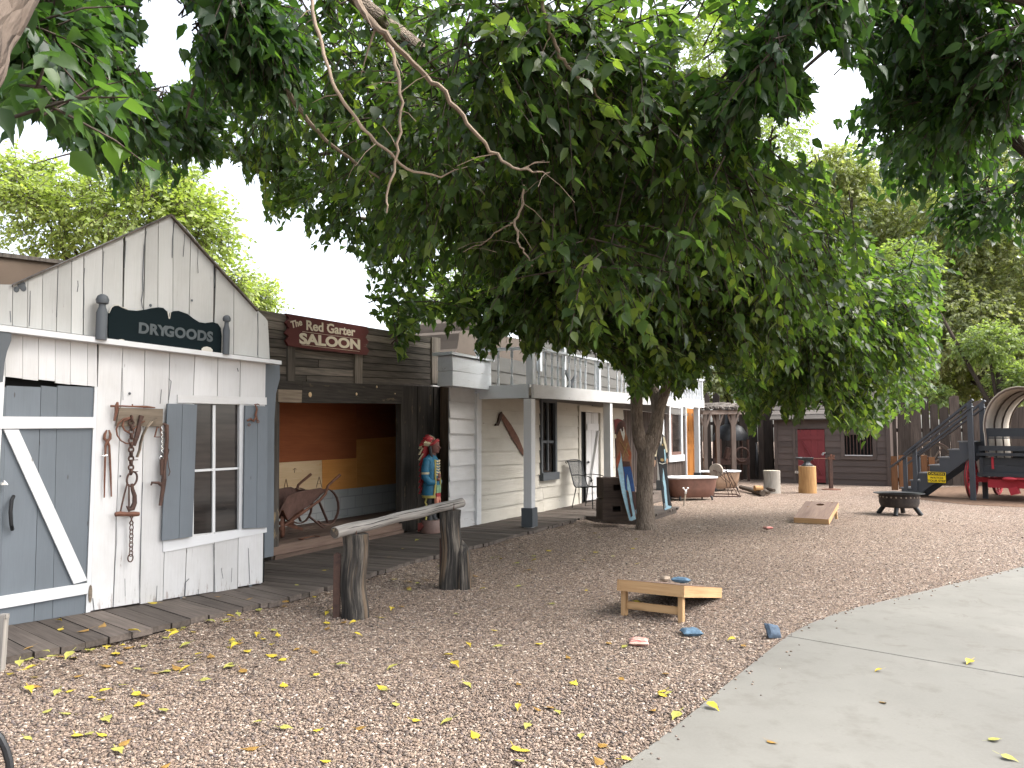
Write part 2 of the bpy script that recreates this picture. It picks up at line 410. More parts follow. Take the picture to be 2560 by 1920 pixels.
STONES = [(0, (0.086, 0.068, 0.059)), (0.13, (0.161, 0.119, 0.095)), (0.28, (0.253, 0.185, 0.142)), (0.45, (0.333, 0.247, 0.188)), (0.62, (0.396, 0.298, 0.227)), (0.78, (0.459, 0.353, 0.276)), (0.9, (0.541, 0.428, 0.343)), (1, (0.712, 0.612, 0.516))]
STONES2 = [(0, (0.048, 0.04, 0.036)), (0.09, (0.164, 0.115, 0.085)), (0.18, (0.131, 0.106, 0.101)), (0.28, (0.212, 0.152, 0.112)), (0.38, (0.29, 0.226, 0.171)), (0.47, (0.072, 0.061, 0.056)), (0.56, (0.231, 0.171, 0.132)), (0.66, (0.155, 0.12, 0.099)), (0.76, (0.319, 0.239, 0.184)), (0.86, (0.193, 0.138, 0.107)), (0.94, (0.357, 0.295, 0.24)), (1, (0.541, 0.47, 0.394))]
def _gravel(stone):
    t = NT('gravel_stones' if stone else 'gravel_bed')
    if stone:
        r = t.attr('rnd').outputs['Fac']; col = t.ramp(r, STONES2)
        t.bump(t.noise(t.oc((1, 1, 1)), 160, 3), .25, .002)
        return t.fin(col, .75, 0, .35)
    v = t.n('ShaderNodeTexVoronoi', {'Vector': t.oc((1, 1, 1)), 'Scale': 46.0, 'Randomness': 1.0})
    s = t.n('ShaderNodeSeparateColor', {0: v.outputs['Color']})
    col = t.ramp(s.outputs[0], STONES)
    v2 = t.n('ShaderNodeTexVoronoi', {'Vector': t.oc((1, 1, 1)), 'Scale': 46.0}, feature='DISTANCE_TO_EDGE')
    n = t.noise(t.oc((1, 1, 1)), .35, 4)
    col = t.mix(t.rng(n, .4, .7, 0, .4), col, (.25, .17, .125))
    h = t.math('ADD', t.rng(v2.outputs['Distance'], 0, .35, 0, 1), t.math('MULTIPLY', s.outputs[1], .7))
    t.bump(h, 1.0, .02)
    return t.fin(col, .85, 0, .25)
M['gravel'] = _gravel(False); M['stone'] = _gravel(True)
M['dirt'] = flat('brown_dirt', (.15, .098, .068), .95, 0, .3, 8, .1, .6)
M['bark'] = barkmat('grey_brown_bark', (.085, .066, .052), (.37, .30, .24))
M['barkdark'] = barkmat('dark_bark', (.04, .031, .026), (.13, .10, .08))
M['deadwood'] = wood('dead_branch_wood', (.11, .084, .063), (.38, .295, .22), .9, 1, False, .3)
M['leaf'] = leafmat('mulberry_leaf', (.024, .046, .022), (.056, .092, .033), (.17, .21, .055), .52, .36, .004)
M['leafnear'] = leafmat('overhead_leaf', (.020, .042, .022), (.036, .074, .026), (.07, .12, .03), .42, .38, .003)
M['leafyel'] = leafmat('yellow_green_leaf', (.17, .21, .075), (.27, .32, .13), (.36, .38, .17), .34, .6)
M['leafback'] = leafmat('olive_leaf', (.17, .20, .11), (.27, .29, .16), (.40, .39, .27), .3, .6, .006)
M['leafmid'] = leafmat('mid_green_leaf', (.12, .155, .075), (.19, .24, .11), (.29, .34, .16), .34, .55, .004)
def fallen(nm, c, c2):
    t = NT(nm); n = t.noise(t.oc((1, 1, 1)), 22, 3)
    return t.fin(t.ramp(n, [(.35, c), (.7, c2)]), .55)
M['fall_y'] = fallen('yellow_fallen_leaf', (.40, .30, .025), (.55, .43, .06))
M['fall_g'] = fallen('greenish_fallen_leaf', (.26, .26, .06), (.40, .36, .09))
M['fall_o'] = fallen('ochre_fallen_leaf', (.20, .11, .03), (.36, .22, .05))
M['moss'] = flat('green_tuft', (.05, .1, .02), .9)
# ------------------------------------------------------------------ frames of the facades
DZ = .12
def frame2(a, b, z=DZ):
    p, q = G(*a, z), G(*b, z); return Frame(p, math.atan2(q.y - p.y, q.x - p.x))
FD = frame2((656, 1462), (657.5, 1461.757)); _a, _b = G(214, 1533.5, DZ), G(656, 1462, DZ)
FD = Frame(_b, math.atan2(_b.y - _a.y, _b.x - _a.x))            # dry goods store, right corner at s = 0
FS = frame2((678, 1399), (1022, 1327.5))                         # saloon front, left post at s = 0
FH = Frame(G(1191, 1310, DZ), R(63))                             # white house, left corner at s = 0
FJ = Frame(G(1945, 1206.5), 0); _q = G(2227, 1216); FJ = Frame(FJ.o, math.atan2(_q.y - FJ.o.y, _q.x - FJ.o.x))   # little shed

def lerp(a, b, t): return a + (b - a) * t
def line(p, q): return lambda x: p[1] + (q[1] - p[1]) * (x - p[0]) / (q[0] - p[0])
def pp(mb, fr, pts, out, th, ax='z', rn=None):
    return mb.prism(fr.poly(pts, out), -out, -out + th, ax, rn)
def facade(name, label, cat, fr): return thing(name, label, cat, fr.o, fr.a)

# ------------------------------------------------------------------ ground, path, boardwalk
gm = MB(); N_ = 60
gm.add([(-200, -200, 0), (200, -200, 0), (200, 300, 0), (-200, 300, 0)], [(0, 1, 2, 3)], [(0, 0, 0)] * 4)
tag(gm.build('gravel_ground', M['gravel']), kind='structure')

edge_px = [(1490, 1975), (1545, 1920), (1640, 1852), (1712, 1795), (1783, 1736), (1850, 1682), (1912, 1632), (1967, 1590), (2020, 1560), (2083, 1535), (2140, 1518), (2200, 1504), (2290, 1482), (2373, 1461), (2470, 1438), (2560, 1415), (2750, 1372)]
edge = [G(x, y, .02) for x, y in edge_px]
edge = [Vector((.32, 1.0, 0))] + edge
path_poly = [(p.x, p.y) for p in edge] + [(14, 9.2), (14, -3), (.1, -3)]
jl, jr = G(1967, 1596, .02), G(2560, 1699, .02)
pm = MB()
# two slabs with a tooled joint between them
k = 9
ga = [(p.x, p.y) for p in edge[:k]]; gb = [(p.x, p.y) for p in edge[k - 1:]]
far = jl + (jr - jl) * 6
pm.hprism(ga + [(far.x, far.y - .012), (far.x, -3), (.1, -3)], -.08, .02)
pm.hprism([(ga[-1][0] + .004, ga[-1][1] + .012)] + gb[1:] + [(18, 9.0), (far.x, far.y)], -.08, .0205)
pm.hprism([(ga[-1][0] + .05, ga[-1][1] - .05), (ga[-1][0] + .05, ga[-1][1] + .05), (far.x, far.y + .05), (far.x, far.y - .05)], -.08, .008)
tag(pm.build('concrete_path', M['concrete'], bevel=.006), kind='structure')

dm = MB()
dp = [G(x, y) for x, y in [(2290, 1248), (2420, 1262), (2700, 1275), (2700, 1215), (2480, 1212), (2300, 1222)]]
dm.hprism([(p.x, p.y) for p in dp], -.02, .006)
tag(dm.build('dirt_patch', M['dirt']), kind='structure')

front_px = [(-260, 1725), (32, 1656), (348, 1590), (696, 1512), (1039, 1408), (1200, 1368), (1458, 1297)]
front = [G(x, y, .08) for x, y in front_px]
bw = MB(); bu = MB()
def hit(p, d, pl):
    """where the line from p along d meets the front edge"""
    best = None
    for u, v in zip(pl, pl[1:]):
        e = v - u; den = d.x * e.y - d.y * e.x
        if abs(den) < 1e-9: continue
        t = ((u.x - p.x) * e.y - (u.y - p.y) * e.x) / den; k = ((u.x - p.x) * d.y - (u.y - p.y) * d.x) / den
        if t > .05 and -.001 <= k <= 1.001 and (best is None or t < best): best = t
    return best
def walk(mb, fr, s0, s1, back, w, zt, pl, g=.008):
    """planks square to the facade fr, from its foot out to the front edge of the walk"""
    n = round((s1 - s0) / w); out = -fr.uy; q = []
    for j in range(n):
        a, c = fr.w(lerp(s0, s1, (j + .03) / n), back), fr.w(lerp(s0, s1, (j + .97) / n), back); ta, tc = hit(a, out, pl), hit(c, out, pl)
        if ta is None or tc is None: continue
        e = random.uniform(-.025, .02); dz = random.uniform(-.003, .003)
        b_, d_ = a + out * (ta + e), c + out * (tc + e)
        mb.hprism([(p.x, p.y) for p in (a, c, d_, b_)], zt - .045 + dz, zt + dz, ax=(out.x, out.y)); q.append((a, a + out * (ta - .04), c, c + out * (tc - .04)))
    base_ = [q[0][0]] + [x[2] for x in q] + [x[3] for x in q[::-1]] + [q[0][1]]
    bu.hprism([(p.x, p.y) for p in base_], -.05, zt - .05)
fl = front; fx = [fl[0] + (fl[0] - fl[1]) * 2] + fl + [fl[-1] + (fl[-1] - fl[-2]) * 2]
walk(bw, FD, -5.4, .0, .06, .165, DZ, fx)
cs_ = FS.loc(FD.w(0, 0)).x; se = FS.uv(1104, 1300)[0]
walk(bw, FS, cs_ - .75, se + .25, .02, .135, DZ - .005, fx)
walk(bw, FH, FH.loc(FS.w(se + .25, 0)).x - .2, 7.0, .0, .14, DZ - .009, fx)
tag(bw.build('boardwalk', M['deck']), kind='structure')
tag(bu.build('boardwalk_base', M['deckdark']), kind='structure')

FE = [(p.x, p.y) for p in fl]
def bank(x, y):
    """height of the gravel banked up against the front edge of the walk"""
    x, y = np.asarray(x, float), np.asarray(y, float); dm_ = np.full(x.shape, 9.0)
    for (x0, y0), (x1, y1) in zip(FE, FE[1:]):
        dx, dy = x1 - x0, y1 - y0; t = np.clip(((x - x0) * dx + (y - y0) * dy) / (dx * dx + dy * dy), 0, 1); dm_ = np.minimum(dm_, np.hypot(x - x0 - t * dx, y - y0 - t * dy))
    k = .7 + .3 * np.sin(x * 3.1 + y * 2.3) * np.sin(y * 1.3)
    return .088 * k * np.clip(1 - dm_ / .55, 0, 1) ** 1.5
bm_ = MB(); P_ = []
for (x0, y0), (x1, y1) in zip(FE, FE[1:]):
    n = max(2, int(math.hypot(x1 - x0, y1 - y0) / .12)); P_ += [(lerp(x0, x1, i / n), lerp(y0, y1, i / n)) for i in range(n)]
P_.append(FE[-1]); V_ = []
for i, (x, y) in enumerate(P_):
    u = Vector(P_[min(i + 1, len(P_) - 1)]) - Vector(P_[max(i - 1, 0)]); nx, ny = u.y / u.length, -u.x / u.length
    for q in (-.10, 0, .1, .2, .32, .45, .6):
        X, Y = x + nx * q, y + ny * q; V_.append((X, Y, float(bank(X, Y)) if q > -.05 else .08) if q < .6 else (X, Y, -.004))
bm_.add(V_, [(i * 7 + j, (i + 1) * 7 + j, (i + 1) * 7 + j + 1, i * 7 + j + 1) for i in range(len(P_) - 1) for j in range(6)], V_)
tag(bm_.build('gravel_bank', M['gravel'], None, True), kind='structure')

# ------------------------------------------------------------------ dry goods store
dg = facade('store_building', 'white plank store with a pointed gable front and grey cross-braced door', 'building', FD)
gable = [(-90, 700), (0, 711), (35, 712), (120, 672), (270, 604), (430, 537), (470, 575), (544, 667), (600, 727), (642, 774), (661, 792), (669, 802), (676, 893)]
def gtop(x):
    for (x0, y0), (x1, y1) in zip(gable, gable[1:]):
        if x0 <= x <= x1: return y0 + (y1 - y0) * (x - x0) / (x1 - x0)
    return 893
glow = line((0, 810), (674, 897))
mb = MB()
seams = [(-60, -62), (-22, -23), (32, 31), (70, 68), (107, 105), (145, 141), (180, 178), (210, 208), (257, 255), (311, 306), (364, 357), (396, 394), (433, 432), (477, 471), (538, 533), (585, 584), (645, 645), (672, 675)]
gaps = {4: 1.2, 7: 2.2, 9: 5, 10: 2.4, 14: 5.5, 12: 1.2}
for i in range(len(seams) - 1):
    (t0, b0), (t1, b1) = seams[i], seams[i + 1]
    gl, gr = gaps.get(i, 1.3) * .55, gaps.get(i + 1, 1.3) * .55
    x0, x1 = t0 + gl, t1 - gr
    top = [(x0, gtop(x0))] + [p for p in gable if x0 < p[0] < x1] + [(x1, gtop(x1))]
    pp(mb, FD, top + [(b1 - min(gr, 1.5), glow(b1)), (b0 + min(gl, 1.5), glow(b0))], .01 + random.uniform(0, .008), .022)
mb.build('gable_boards', M['gable'], dg)
mb = MB()
def crack(Z, pts, w, out):
    q = [FD.uv(*p, out) for p in Z(pts)]
    for i, (p, r) in enumerate(zip(q, q[1:])): mb.beam((p[0], -out, p[1]), (r[0], -out, r[1]),   .003, w * .52 * (.5 + .7 * math.sin(math.pi * (i + .7) / len(q))), (0, 1, 0))
Zg = lambda pts: [(x / 3.16, 480 + y / 3.16) for x, y in pts]; Zl = lambda pts: [(x / 2.2414, 920 + y / 2.2414) for x, y in pts]
for pts, w in (([(1157, 310), (1148, 370), (1138, 450), (1133, 560), (1128, 680), (1130, 780), (1118, 860), (1128, 920)], .012), ([(995, 385), (990, 480), (982, 600)], .010), ([(1382, 205), (1372, 290), (1362, 380), (1360, 520)], .010), ([(1460, 330), (1455, 420), (1448, 510)], .007), ([(668, 600), (662, 700), (664, 860), (658, 1000)], .008), ([(1466, 290), (1476, 310)], .03),
              ([(615, 700), (618, 740), (610, 790)], .007), ([(1690, 560), (1690, 640), (1698, 760)], .008), ([(460, 620), (455, 780), (446, 990)], .005), ([(820, 470), (812, 640), (808, 800)], .005), ([(1565, 440), (1562, 560), (1566, 640)], .006), ([(2035, 960), (2040, 1100), (2036, 1290)], .007), ([(240, 780), (238, 900), (232, 1060)], .005), ([(80, 940), (86, 1030)], .007)): crack(Zg, pts, w, .02)
for x, y, r in ((1517, 856, .010), (1190, 895, .012), (170, 735, .03), (185, 760, .022), (130, 770, .02)):
    q = FD.uv(x / 3.16, 480 + y / 3.16, .02); mb.ell((q[0], -.02, q[1]), (r, .003, r * 1.2), 8, 5)
mb.build('cracks', M['graytrim'], dg)['kind'] = 'stuff'; mb = MB()
for pts, w in (([(1335, 20), (1330, 0)], .01), ([(685, 0), (690, 180)], .004), ([(650, 830), (654, 960), (645, 1100), (635, 1340)], .005), ([(800, 640), (790, 900), (782, 1180), (785, 1320)], .007), ([(905, 120), (898, 200)], .006), ([(945, 60), (960, 75), (945, 180)], .006), ([(1392, 1010), (1395, 1090), (1400, 1210)], .006), ([(1060, 1180), (1040, 1200), (1035, 1290)], .012), ([(1195, 985), (1200, 1100), (1205, 1260)], .008), ([(1240, 1120), (1250, 1180)], .004), ([(1110, 1240), (1115, 1290)], .005), ([(880, 1220), (876, 1310)], .005), ([(520, 1290), (528, 1360)], .008), ([(700, 1180), (702, 1280)], .003), ([(1300, 1120), (1296, 1200)], .003)): crack(Zl, pts, w, .01)
for x, y, r in ((727, 143, .012), (1020, 1292, .02), (1085, 1285, .012), (1405, 1225, .02), (675, 605, .008)):
    q = FD.uv(x / 2.2414, 920 + y / 2.2414, .01); mb.ell((q[0], -.009, q[1]), (r, .003, r), 8, 5)
mb.build('cracks', M['graytrim'], dg)['kind'] = 'stuff'; mb = MB()
for x, y, rx, rz in ((506, 1265, .016, .075), (1030, 1288, .018, .012), (1230, 1262, .05, .010), (1325, 1248, .035, .012)):
    q = FD.uv(x / 2.2414, 920 + y / 2.2414, .01); mb.ell((q[0], -.010, q[1]), (rx, .003, rz), 7, 5)
mb.each('bare_patch', M['plaque'], dg)
mb = MB()
for a, b in [((-90, 697), (0, 708)), ((33, 711), (431, 534)), ((429, 534), (646, 773))]:
    pp(mb, FD, [a, b, (b[0], b[1] + 5), (a[0], a[1] + 5)], .05, .30)
mb.build('roof_edge', M['saloonwood'], dg)
lw_top = line((13, 826), (696, 906)); base = lambda x: 1533.5 + (x - 214) * -.1617
mb = MB()
for (t0, b0), (t1, b1) in zip([(-30, 1), (13, 0), (57, 0), (96, 0), (138, 0), (176, 0), (219, 0)], [(13, 0), (57, 0), (96, 0), (138, 0), (176, 0), (219, 0), (243, 0)]):
    lo = line((13, 941), (243, 966)); e = random.uniform(-2, 3)
    pp(mb, FD, [(t0 + .5, lw_top(t0)), (t1 - .5, lw_top(t1)), (t1 - .5, lo(t1) + e), (t0 + .5, lo(t0) + e)], .0, .022)
low = [(246, 227), (306, 284), (362, 350), (424, 408), (487, 462), (545, 534), (601, 594), (665, 657)]
for i in range(len(low) - 1):
    (t0, b0), (t1, b1) = low[i], low[i + 1]
    def at(x_t, x_b, y): 
        f = (y - 900) / (1480 - 900); return x_t + (x_b - x_t) * f
    def seg(ya, yb, e=0):
        pp(mb, FD, [(at(t0, b0, ya(t0)) + .8, ya(t0)), (at(t1, b1, ya(t1)) - .8, ya(t1)), (at(t1, b1, yb(b1)) - .8, yb(b1) + e), (at(t0, b0, yb(b0)) + .8, yb(b0) + e)], random.uniform(0, .006), .022)
    e = random.uniform(-5, 1)
    if t0 >= 480 and t1 <= 602: seg(lw_top, line((484, 1009), (600, 1012))); seg(line((484, 1339), (600, 1324)), base, e)
    else: seg(lw_top, base, e)
mb.build('front_wall', M['white'], dg)
mb = MB()
pp(mb, FD, [(-90, 800), (13, 813), (704, 902), (704, 911), (13, 829), (-90, 817)], .10, .11, 'x')
mb.build('ledge', M['white_clean'], dg)
mb = MB()                                                         # body of the store, out of sight behind the front
sl = FD.uv(-200, 1300)[0]; pk = FD.uv(430, 537); rt = FD.uv(669, 802)
mb.box((.0, 1.3, 1.25), (.03, 2.5, 2.3)); mb.box((sl / 2, 2.5, 1.3), (-sl, .03, 2.6)); mb.box((sl, 1.25, 1.25), (.03, 2.5, 2.3))
mb.build('side_wall', M['gray'], dg)
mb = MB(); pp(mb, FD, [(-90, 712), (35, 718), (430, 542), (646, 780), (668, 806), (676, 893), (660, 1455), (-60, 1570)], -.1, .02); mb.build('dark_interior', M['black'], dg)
mb = MB()
lf_ = FD.uv(35, 722); pk = (pk[0], pk[1] - .05); rt = (rt[0], rt[1] - .05)
for a, b in ((lf_, pk), (pk, rt)):
    mb.prism([a, b, (b[0], b[1] - .04), (a[0], a[1] - .04)], .26, 2.6)
mb.build('roof', M['saloonwood'], dg)
# door
dr = MB()
for (t0, b0), (t1, b1) in (((-26, -60), (16, -2)), ((16.5, -1.5), (102, 84)), ((103.3, 85.3), (143, 131)), ((144, 132), (235.6, 212))):
    pp(dr, FD, [(t0, 964), (t1, 968), (b1, 1533 - .16 * (b1 - 212)), (b0, 1533 - .16 * (b0 - 212))], -.012, .02)
door = dr.build('door', M['gray'], dg)
mb = MB()
pp(mb, FD, [(-30, 1041), (237, 1042.7), (236.5, 1070), (-30, 1072)], .012, .022)
pp(mb, FD, [(-40, 1498), (218.6, 1457.6), (219.5, 1484), (-40, 1529)], .012, .022)
pp(mb, FD, [(10, 1074), (47, 1074), (218.6, 1451), (185, 1460)], .013, .022)
mb.build('brace_boards', M['white_clean'], door)
mb = MB()
pts = [FD.uv(x, y, .03) for x, y in [(36, 1241), (27, 1250), (24, 1280), (26, 1312), (33, 1324)]]
mb.tube([(p[0], -.03 - (.02 if 0 < i < 4 else -.02), p[1]) for i, p in enumerate(pts)], .014, 8); mb.build('handle', M['iron'], door, True)
p = FD.uv(9, 1209, .03); mb = MB(); mb.box((p[0], -.035, p[1]), (.035, .03, .02)); mb.tube([(p[0], -.04, p[1] + .02), (p[0] + .02, -.05, p[1] - .01)], .006, 6); mb.build('latch', M['chrome'], door)
mb = MB()
pp(mb, FD, [(-40, 940), (13, 940), (-6, 1240), (-24, 1570), (-70, 1578)], .004, .026)
pp(mb, FD, [(237, 966), (245, 967), (226, 1530), (215, 1532)], .003, .05)
mb.build('door_jamb', M['white_clean'], dg)
# window
win = MB(); pp(win, FD, [(480, 1008), (603, 1011), (602, 1326), (478, 1342)], -.035, .008); window = win.build('window', M['glass'], dg)
mb = MB()
pp(mb, FD, [(532, 1013), (539, 1013), (538, 1332), (531, 1333)], -.015, .018)
pp(mb, FD, [(484, 1174), (600, 1168), (600, 1173), (484, 1180)], -.012, .02)
pp(mb, FD, [(599, 1011), (611, 1012), (610, 1323), (598, 1324.5)], .006, .04)
pp(mb, FD, [(478, 1010), (486, 1010), (484, 1338), (476, 1339)], .0, .04)
mb.build('muntins', M['white_clean'], window)
mb = MB(); pp(mb, FD, [(444, 987), (667, 993.6), (667, 1012), (444, 1007)], .016, .016, 'x'); mb.build('lintel_board', M['white'], dg)
mb = MB(); pp(mb, FD, [(408, 1353), (667, 1315), (667, 1330.5), (435, 1376), (408, 1380)], .012, .012, 'x'); mb.build('sill_board', M['white_clean'], dg)
mb = MB()
pp(mb, FD, [(419, 1009), (456, 1010), (447, 1346), (405, 1352)], .05, .025); pp(mb, FD, [(457, 1010), (493, 1011.5), (481, 1341.6), (448, 1346)], .05, .025)
mb.build('shutter', M['gray'], dg)
mb = MB()
pp(mb, FD, [(613.5, 1014), (644, 1015), (641, 1320), (609, 1321.5)], .04, .025); pp(mb, FD, [(644.7, 1015), (669, 1016), (667, 1319), (641.8, 1320)], .04, .025)
mb.build('shutter', M['gray'], dg)
mb = MB()
x0 = FD.uv(668, 1000, -.05)[0]
pp(mb, FD, [(662, 908), (699, 911), (700, 945), (690, 985), (686, 1050), (684, 1390), (661, 1395)], -.06, .04)
mb.build('corner_board', M['gray'], dg)
mb = MB()
pp(mb, FD, [(-30, 815), (0, 815), (29, 834), (28, 852), (18, 878), (12, 905), (7, 955), (-30, 960)], .09, .08)
mb.build('bracket', M['graytrim'], dg)
# sign on the ledge: an old headboard between two turned posts
hb = facade('headboard_sign', 'black scalloped headboard sign with grey lettering between two round-topped posts on a ledge', 'sign', FD)
Z1 = lambda pts: [(x / 3.16, 480 + y / 3.16) for x, y in pts]
board = Z1([(860, 1165), (856, 1040), (862, 960), (880, 918), (905, 900), (935, 898), (965, 915), (1010, 932), (1080, 938), (1150, 928), (1200, 917), (1250, 910), (1290, 915), (1322, 945), (1332, 1000), (1340, 1004), (1348, 955), (1375, 940), (1410, 938), (1480, 962), (1530, 1000), (1575, 1028), (1620, 1035), (1680, 1027), (1722, 1040), (1745, 1075), (1752, 1140), (1748, 1278), (1600, 1262), (1200, 1212)])
mb = MB(); pp(mb, FD, board, .055, .022, 'x'); mb.build('board', M['signdark'], hb)
mb = MB()
rim = [FD.uv(x, y - 1.2, .05) for x, y in board[:27]]
for a, b in list(zip(rim, rim[1:]))[2:7] + list(zip(rim, rim[1:]))[13:16]:
    mb.tube([(a[0], -.05, a[1]), (b[0], -.05, b[1])], .006, 6)
for x, y, r in ((970, 1180, 7), (1115, 1203, 4), (1645, 1250, 12)):
    q = FD.uv(x / 3.16, 480 + y / 3.16, .08); mb.ell((q[0], -.055, q[1]), (r * .005, .004, r * .003), 7, 5)
mb.each('paint_flake', M['cream'], hb)
for body, x, y, w in (('DRY', 1100, 1108, 1), ('GOODS', 1305, 1132, 1)):
    p, q = FD.uv(x / 3.16, 480 + y / 3.16, .08), FD.uv(1610 / 3.16, 480 + 1170 / 3.16, .08)
    t = text(body, .125, .002, M['siglet2'], 'lettering', hb, .0055, .98, 1, 1.06)
    t.location = (p[0], -.058, p[1]); t.rotation_euler = (R(90), math.atan2(-(q[1] - p[1]), q[0] - p[0]), 0)
for xa, xb, yt, yb, bx, by, r in ((738, 858, 905, 1168, 795, 848, 52), (1750, 1818, 1050, 1284, 1785, 1000, 40)):
    c = (xa + xb) / 2; p0, p1, pb = FD.uv(c / 3.16, 480 + yb / 3.16, .1), FD.uv(c / 3.16, 480 + yt / 3.16, .1), FD.uv(bx / 3.16, 480 + by / 3.16, .1)
    w = abs(FD.uv(xb / 3.16, 760, .1)[0] - FD.uv(xa / 3.16, 760, .1)[0]) * .47; h = p1[1] - p0[1]; rr = w * 1.15
    mb = MB()
    mb.loft([(p0[1], p0[0], -.10, w * .80, w * .7), (p1[1] - .05, p0[0], -.10, w * .80, w * .7), (p1[1], p0[0], -.1, w * .5, w * .5), (pb[1] - rr * .62, p0[0], -.1, w * .46, w * .46), (pb[1] - rr * .5, p0[0], -.1, rr * .72, rr * .72), (pb[1], p0[0], -.1, rr * .8, rr * .8), (pb[1] + rr * .45, p0[0], -.1, rr * .62, rr * .62), (pb[1] + rr * .68, p0[0], -.1, rr * .3, rr * .3)], 12)
    mb.build('post', M['graytrim'], hb, True)
# building behind
mb = MB(); br = Frame(FD.w(0, 3.4), FD.a)
pp(mb, br, [(-420, 590), (158, 660), (158, 1100), (-420, 1100)], 0, 3)
bb = mb.build('brown_building', M['brownwall'], None, loc=br.o, rz=br.a); tag(bb, 'plain brown building with a flat dark eave behind the white gable', 'building')
mb = MB(); pp(mb, br, [(-420, 577), (170, 652), (170, 661), (-420, 592)], .03, 3.1); mb.build('eave', M['saloonwood'], bb)

# ------------------------------------------------------------------ tools on the store wall
ZT = lambda pts: [(240 + x / 3.8565, 990 + y / 3.8565) for x, y in pts]
def wallpts(pts, out): return [(a, -out, b) for a, b in FD.poly(ZT(pts), out)]
U = .0009                                                        # metres per zoom pixel on this wall, roughly
tg = facade('blacksmith_tongs', 'long rusty iron tongs hanging open beside the grey door', 'tongs', FD)
mb = MB()
mb.tube(wallpts([(105, 328), (85, 370), (80, 410), (110, 440), (128, 480), (142, 760), (148, 970)], .025), [.006, .011, .012, .013, .009, .008, .005], 6)
mb.tube(wallpts([(125, 328), (137, 370), (136, 410), (108, 440), (92, 480), (84, 760), (80, 980)], .035), [.006, .011, .012, .013, .009, .008, .005], 6)
mb.build('jaws_and_reins', M['rust'], tg, True)
mb = MB(); mb.tube(wallpts([(58, 575), (80, 578), (108, 570)], .045), .006, 6); mb.build('nail', M['chrome'], tg, True)
pq = facade('tool_plaque', 'weathered plank screwed to the white wall with iron tools hung on it', 'plaque', FD)
mb = MB(); pp(mb, FD, ZT([(228, 112), (648, 124), (642, 290), (196, 290)]), .045, .03, 'x'); mb.build('plank', M['plaque'], pq)
ht = facade('iron_clamp_bar', 'rusty bar clamp lying along the top of the weathered plank', 'clamp', FD)
mb = MB(); mb.tube(wallpts([(142, 98), (250, 96), (350, 100), (480, 104), (570, 112)], .05), [.011, .008, .008, .012, .006], 6)
mb.tube(wallpts([(208, 58), (200, 100), (195, 160), (176, 240)], .055), [.008, .018, .012, .009], 6); mb.tube(wallpts([(352, 78), (352, 104)], .05), .006, 5)
mb.build('bar', M['rust'], ht, True)
bs = facade('iron_bands', 'thin bent iron bands looped behind the chain on the plank', 'iron bands', FD)
mb = MB()
mb.tube(wallpts([(330, 205), (265, 220), (215, 265), (195, 320), (205, 380), (240, 430), (285, 455), (330, 462)], .055), .0065, 6)
mb.tube(wallpts([(330, 215), (270, 240), (255, 285), (275, 330), (320, 355)], .06), .008, 6)
mb.tube(wallpts([(345, 330), (385, 300), (430, 262), (470, 240)], .06), .007, 6)
mb.build('bands', M['rust'], bs, True)
ch = facade('heavy_chain', 'heavy rusty chain with an oval ring and curved hook hanging from the plank', 'chain', FD)
mb = MB(); y = 190
for i in range(13):                                              # alternate face-on and edge-on links
    a, b = wallpts([(342 - i * .4, y), (342 - i * .4, y + 52)], .06); c = (Vector(a) + Vector(b)) / 2; h = abs(a[2] - b[2]) / 2
    if i % 2: mb.ring(c, .020, .0075, (1, 0, 0), (0, 0, 1), 14, 6, ry=h)
    else: mb.ring(c, .018, .0085, (0, 1, 0), (0, 0, 1), 14, 6, ry=h)
    y += 43
a, = wallpts([(347, 800)], .06); mb.ring(a, .042, .0085, (1, 0, 0), (.1, 0, 1), 20, 6, ry=.062)
mb.build('links', M['rustdark'], ch, True)
mb = MB()
mb.tube(wallpts([(345, 845), (352, 900), (372, 960), (372, 1030), (350, 1085), (320, 1095), (292, 1060)], .07), [.012, .016, .019, .021, .024, .017, .004], 8)
mb.tube(wallpts([(318, 850), (318, 1140)], .065), .007, 6); mb.tube(wallpts([(305, 830), (270, 960), (232, 1130)], .06), .007, 6)
mb.build('hook', M['rustdark'], ch, True)
mb = MB(); mb.tube(wallpts([(185, 1142), (230, 1135), (300, 1140), (360, 1138), (415, 1138)], .075), [.018, .021, .018, .022, .017], 8); mb.build('crossbar', M['rust'], ch, True)
mb = MB()
a, = wallpts([(342, 1205)], .07)
mb.tube(wallpts([(330, 1160), (345, 1190), (325, 1225), (335, 1245), (352, 1240), (358, 1222), (340, 1190), (356, 1160)], .07), .006, 6)
y = 1250
for i in range(7):
    a, = wallpts([(342 - i * .8, y + 20)], .065)
    mb.ring(a, .013, .0045, (1, .25 * (1 if i % 2 else -1), 0), (0, 0, 1), 12, 5, ry=.026); y += 41
a, = wallpts([(332, 1562)], .065); mb.ring(a, .021, .0055, (1, 0, 0), (0, 0, 1), 16, 6, ry=.032)
mb.build('trailing_links', M['rustdark'], ch, True)
st = facade('leather_strap', 'cracked brown leather strap draped down from the plank beside the chain', 'strap', FD)
mb = MB()
for a, b in zip(*(lambda q: (q, q[1:]))(wallpts([(590, 215), (540, 245), (490, 300), (450, 380), (430, 450), (420, 520), (395, 590)], .075))): mb.beam(a, b, .04, .008, (0, 1, 0))
mb.build('strap', M['plaque'], st)
mb = MB(); mb.tube(wallpts([(440, 190), (420, 260), (410, 330), (390, 400), (370, 480)], .065), [.022, .014, .022, .02, .012], 7)
for yy in (405, 615, 728): mb.tube(wallpts([(355, yy + 3), (405, yy)], .08), .0035, 5)
mb.each('buckle_iron', M['rustdark'], st, smooth=True)
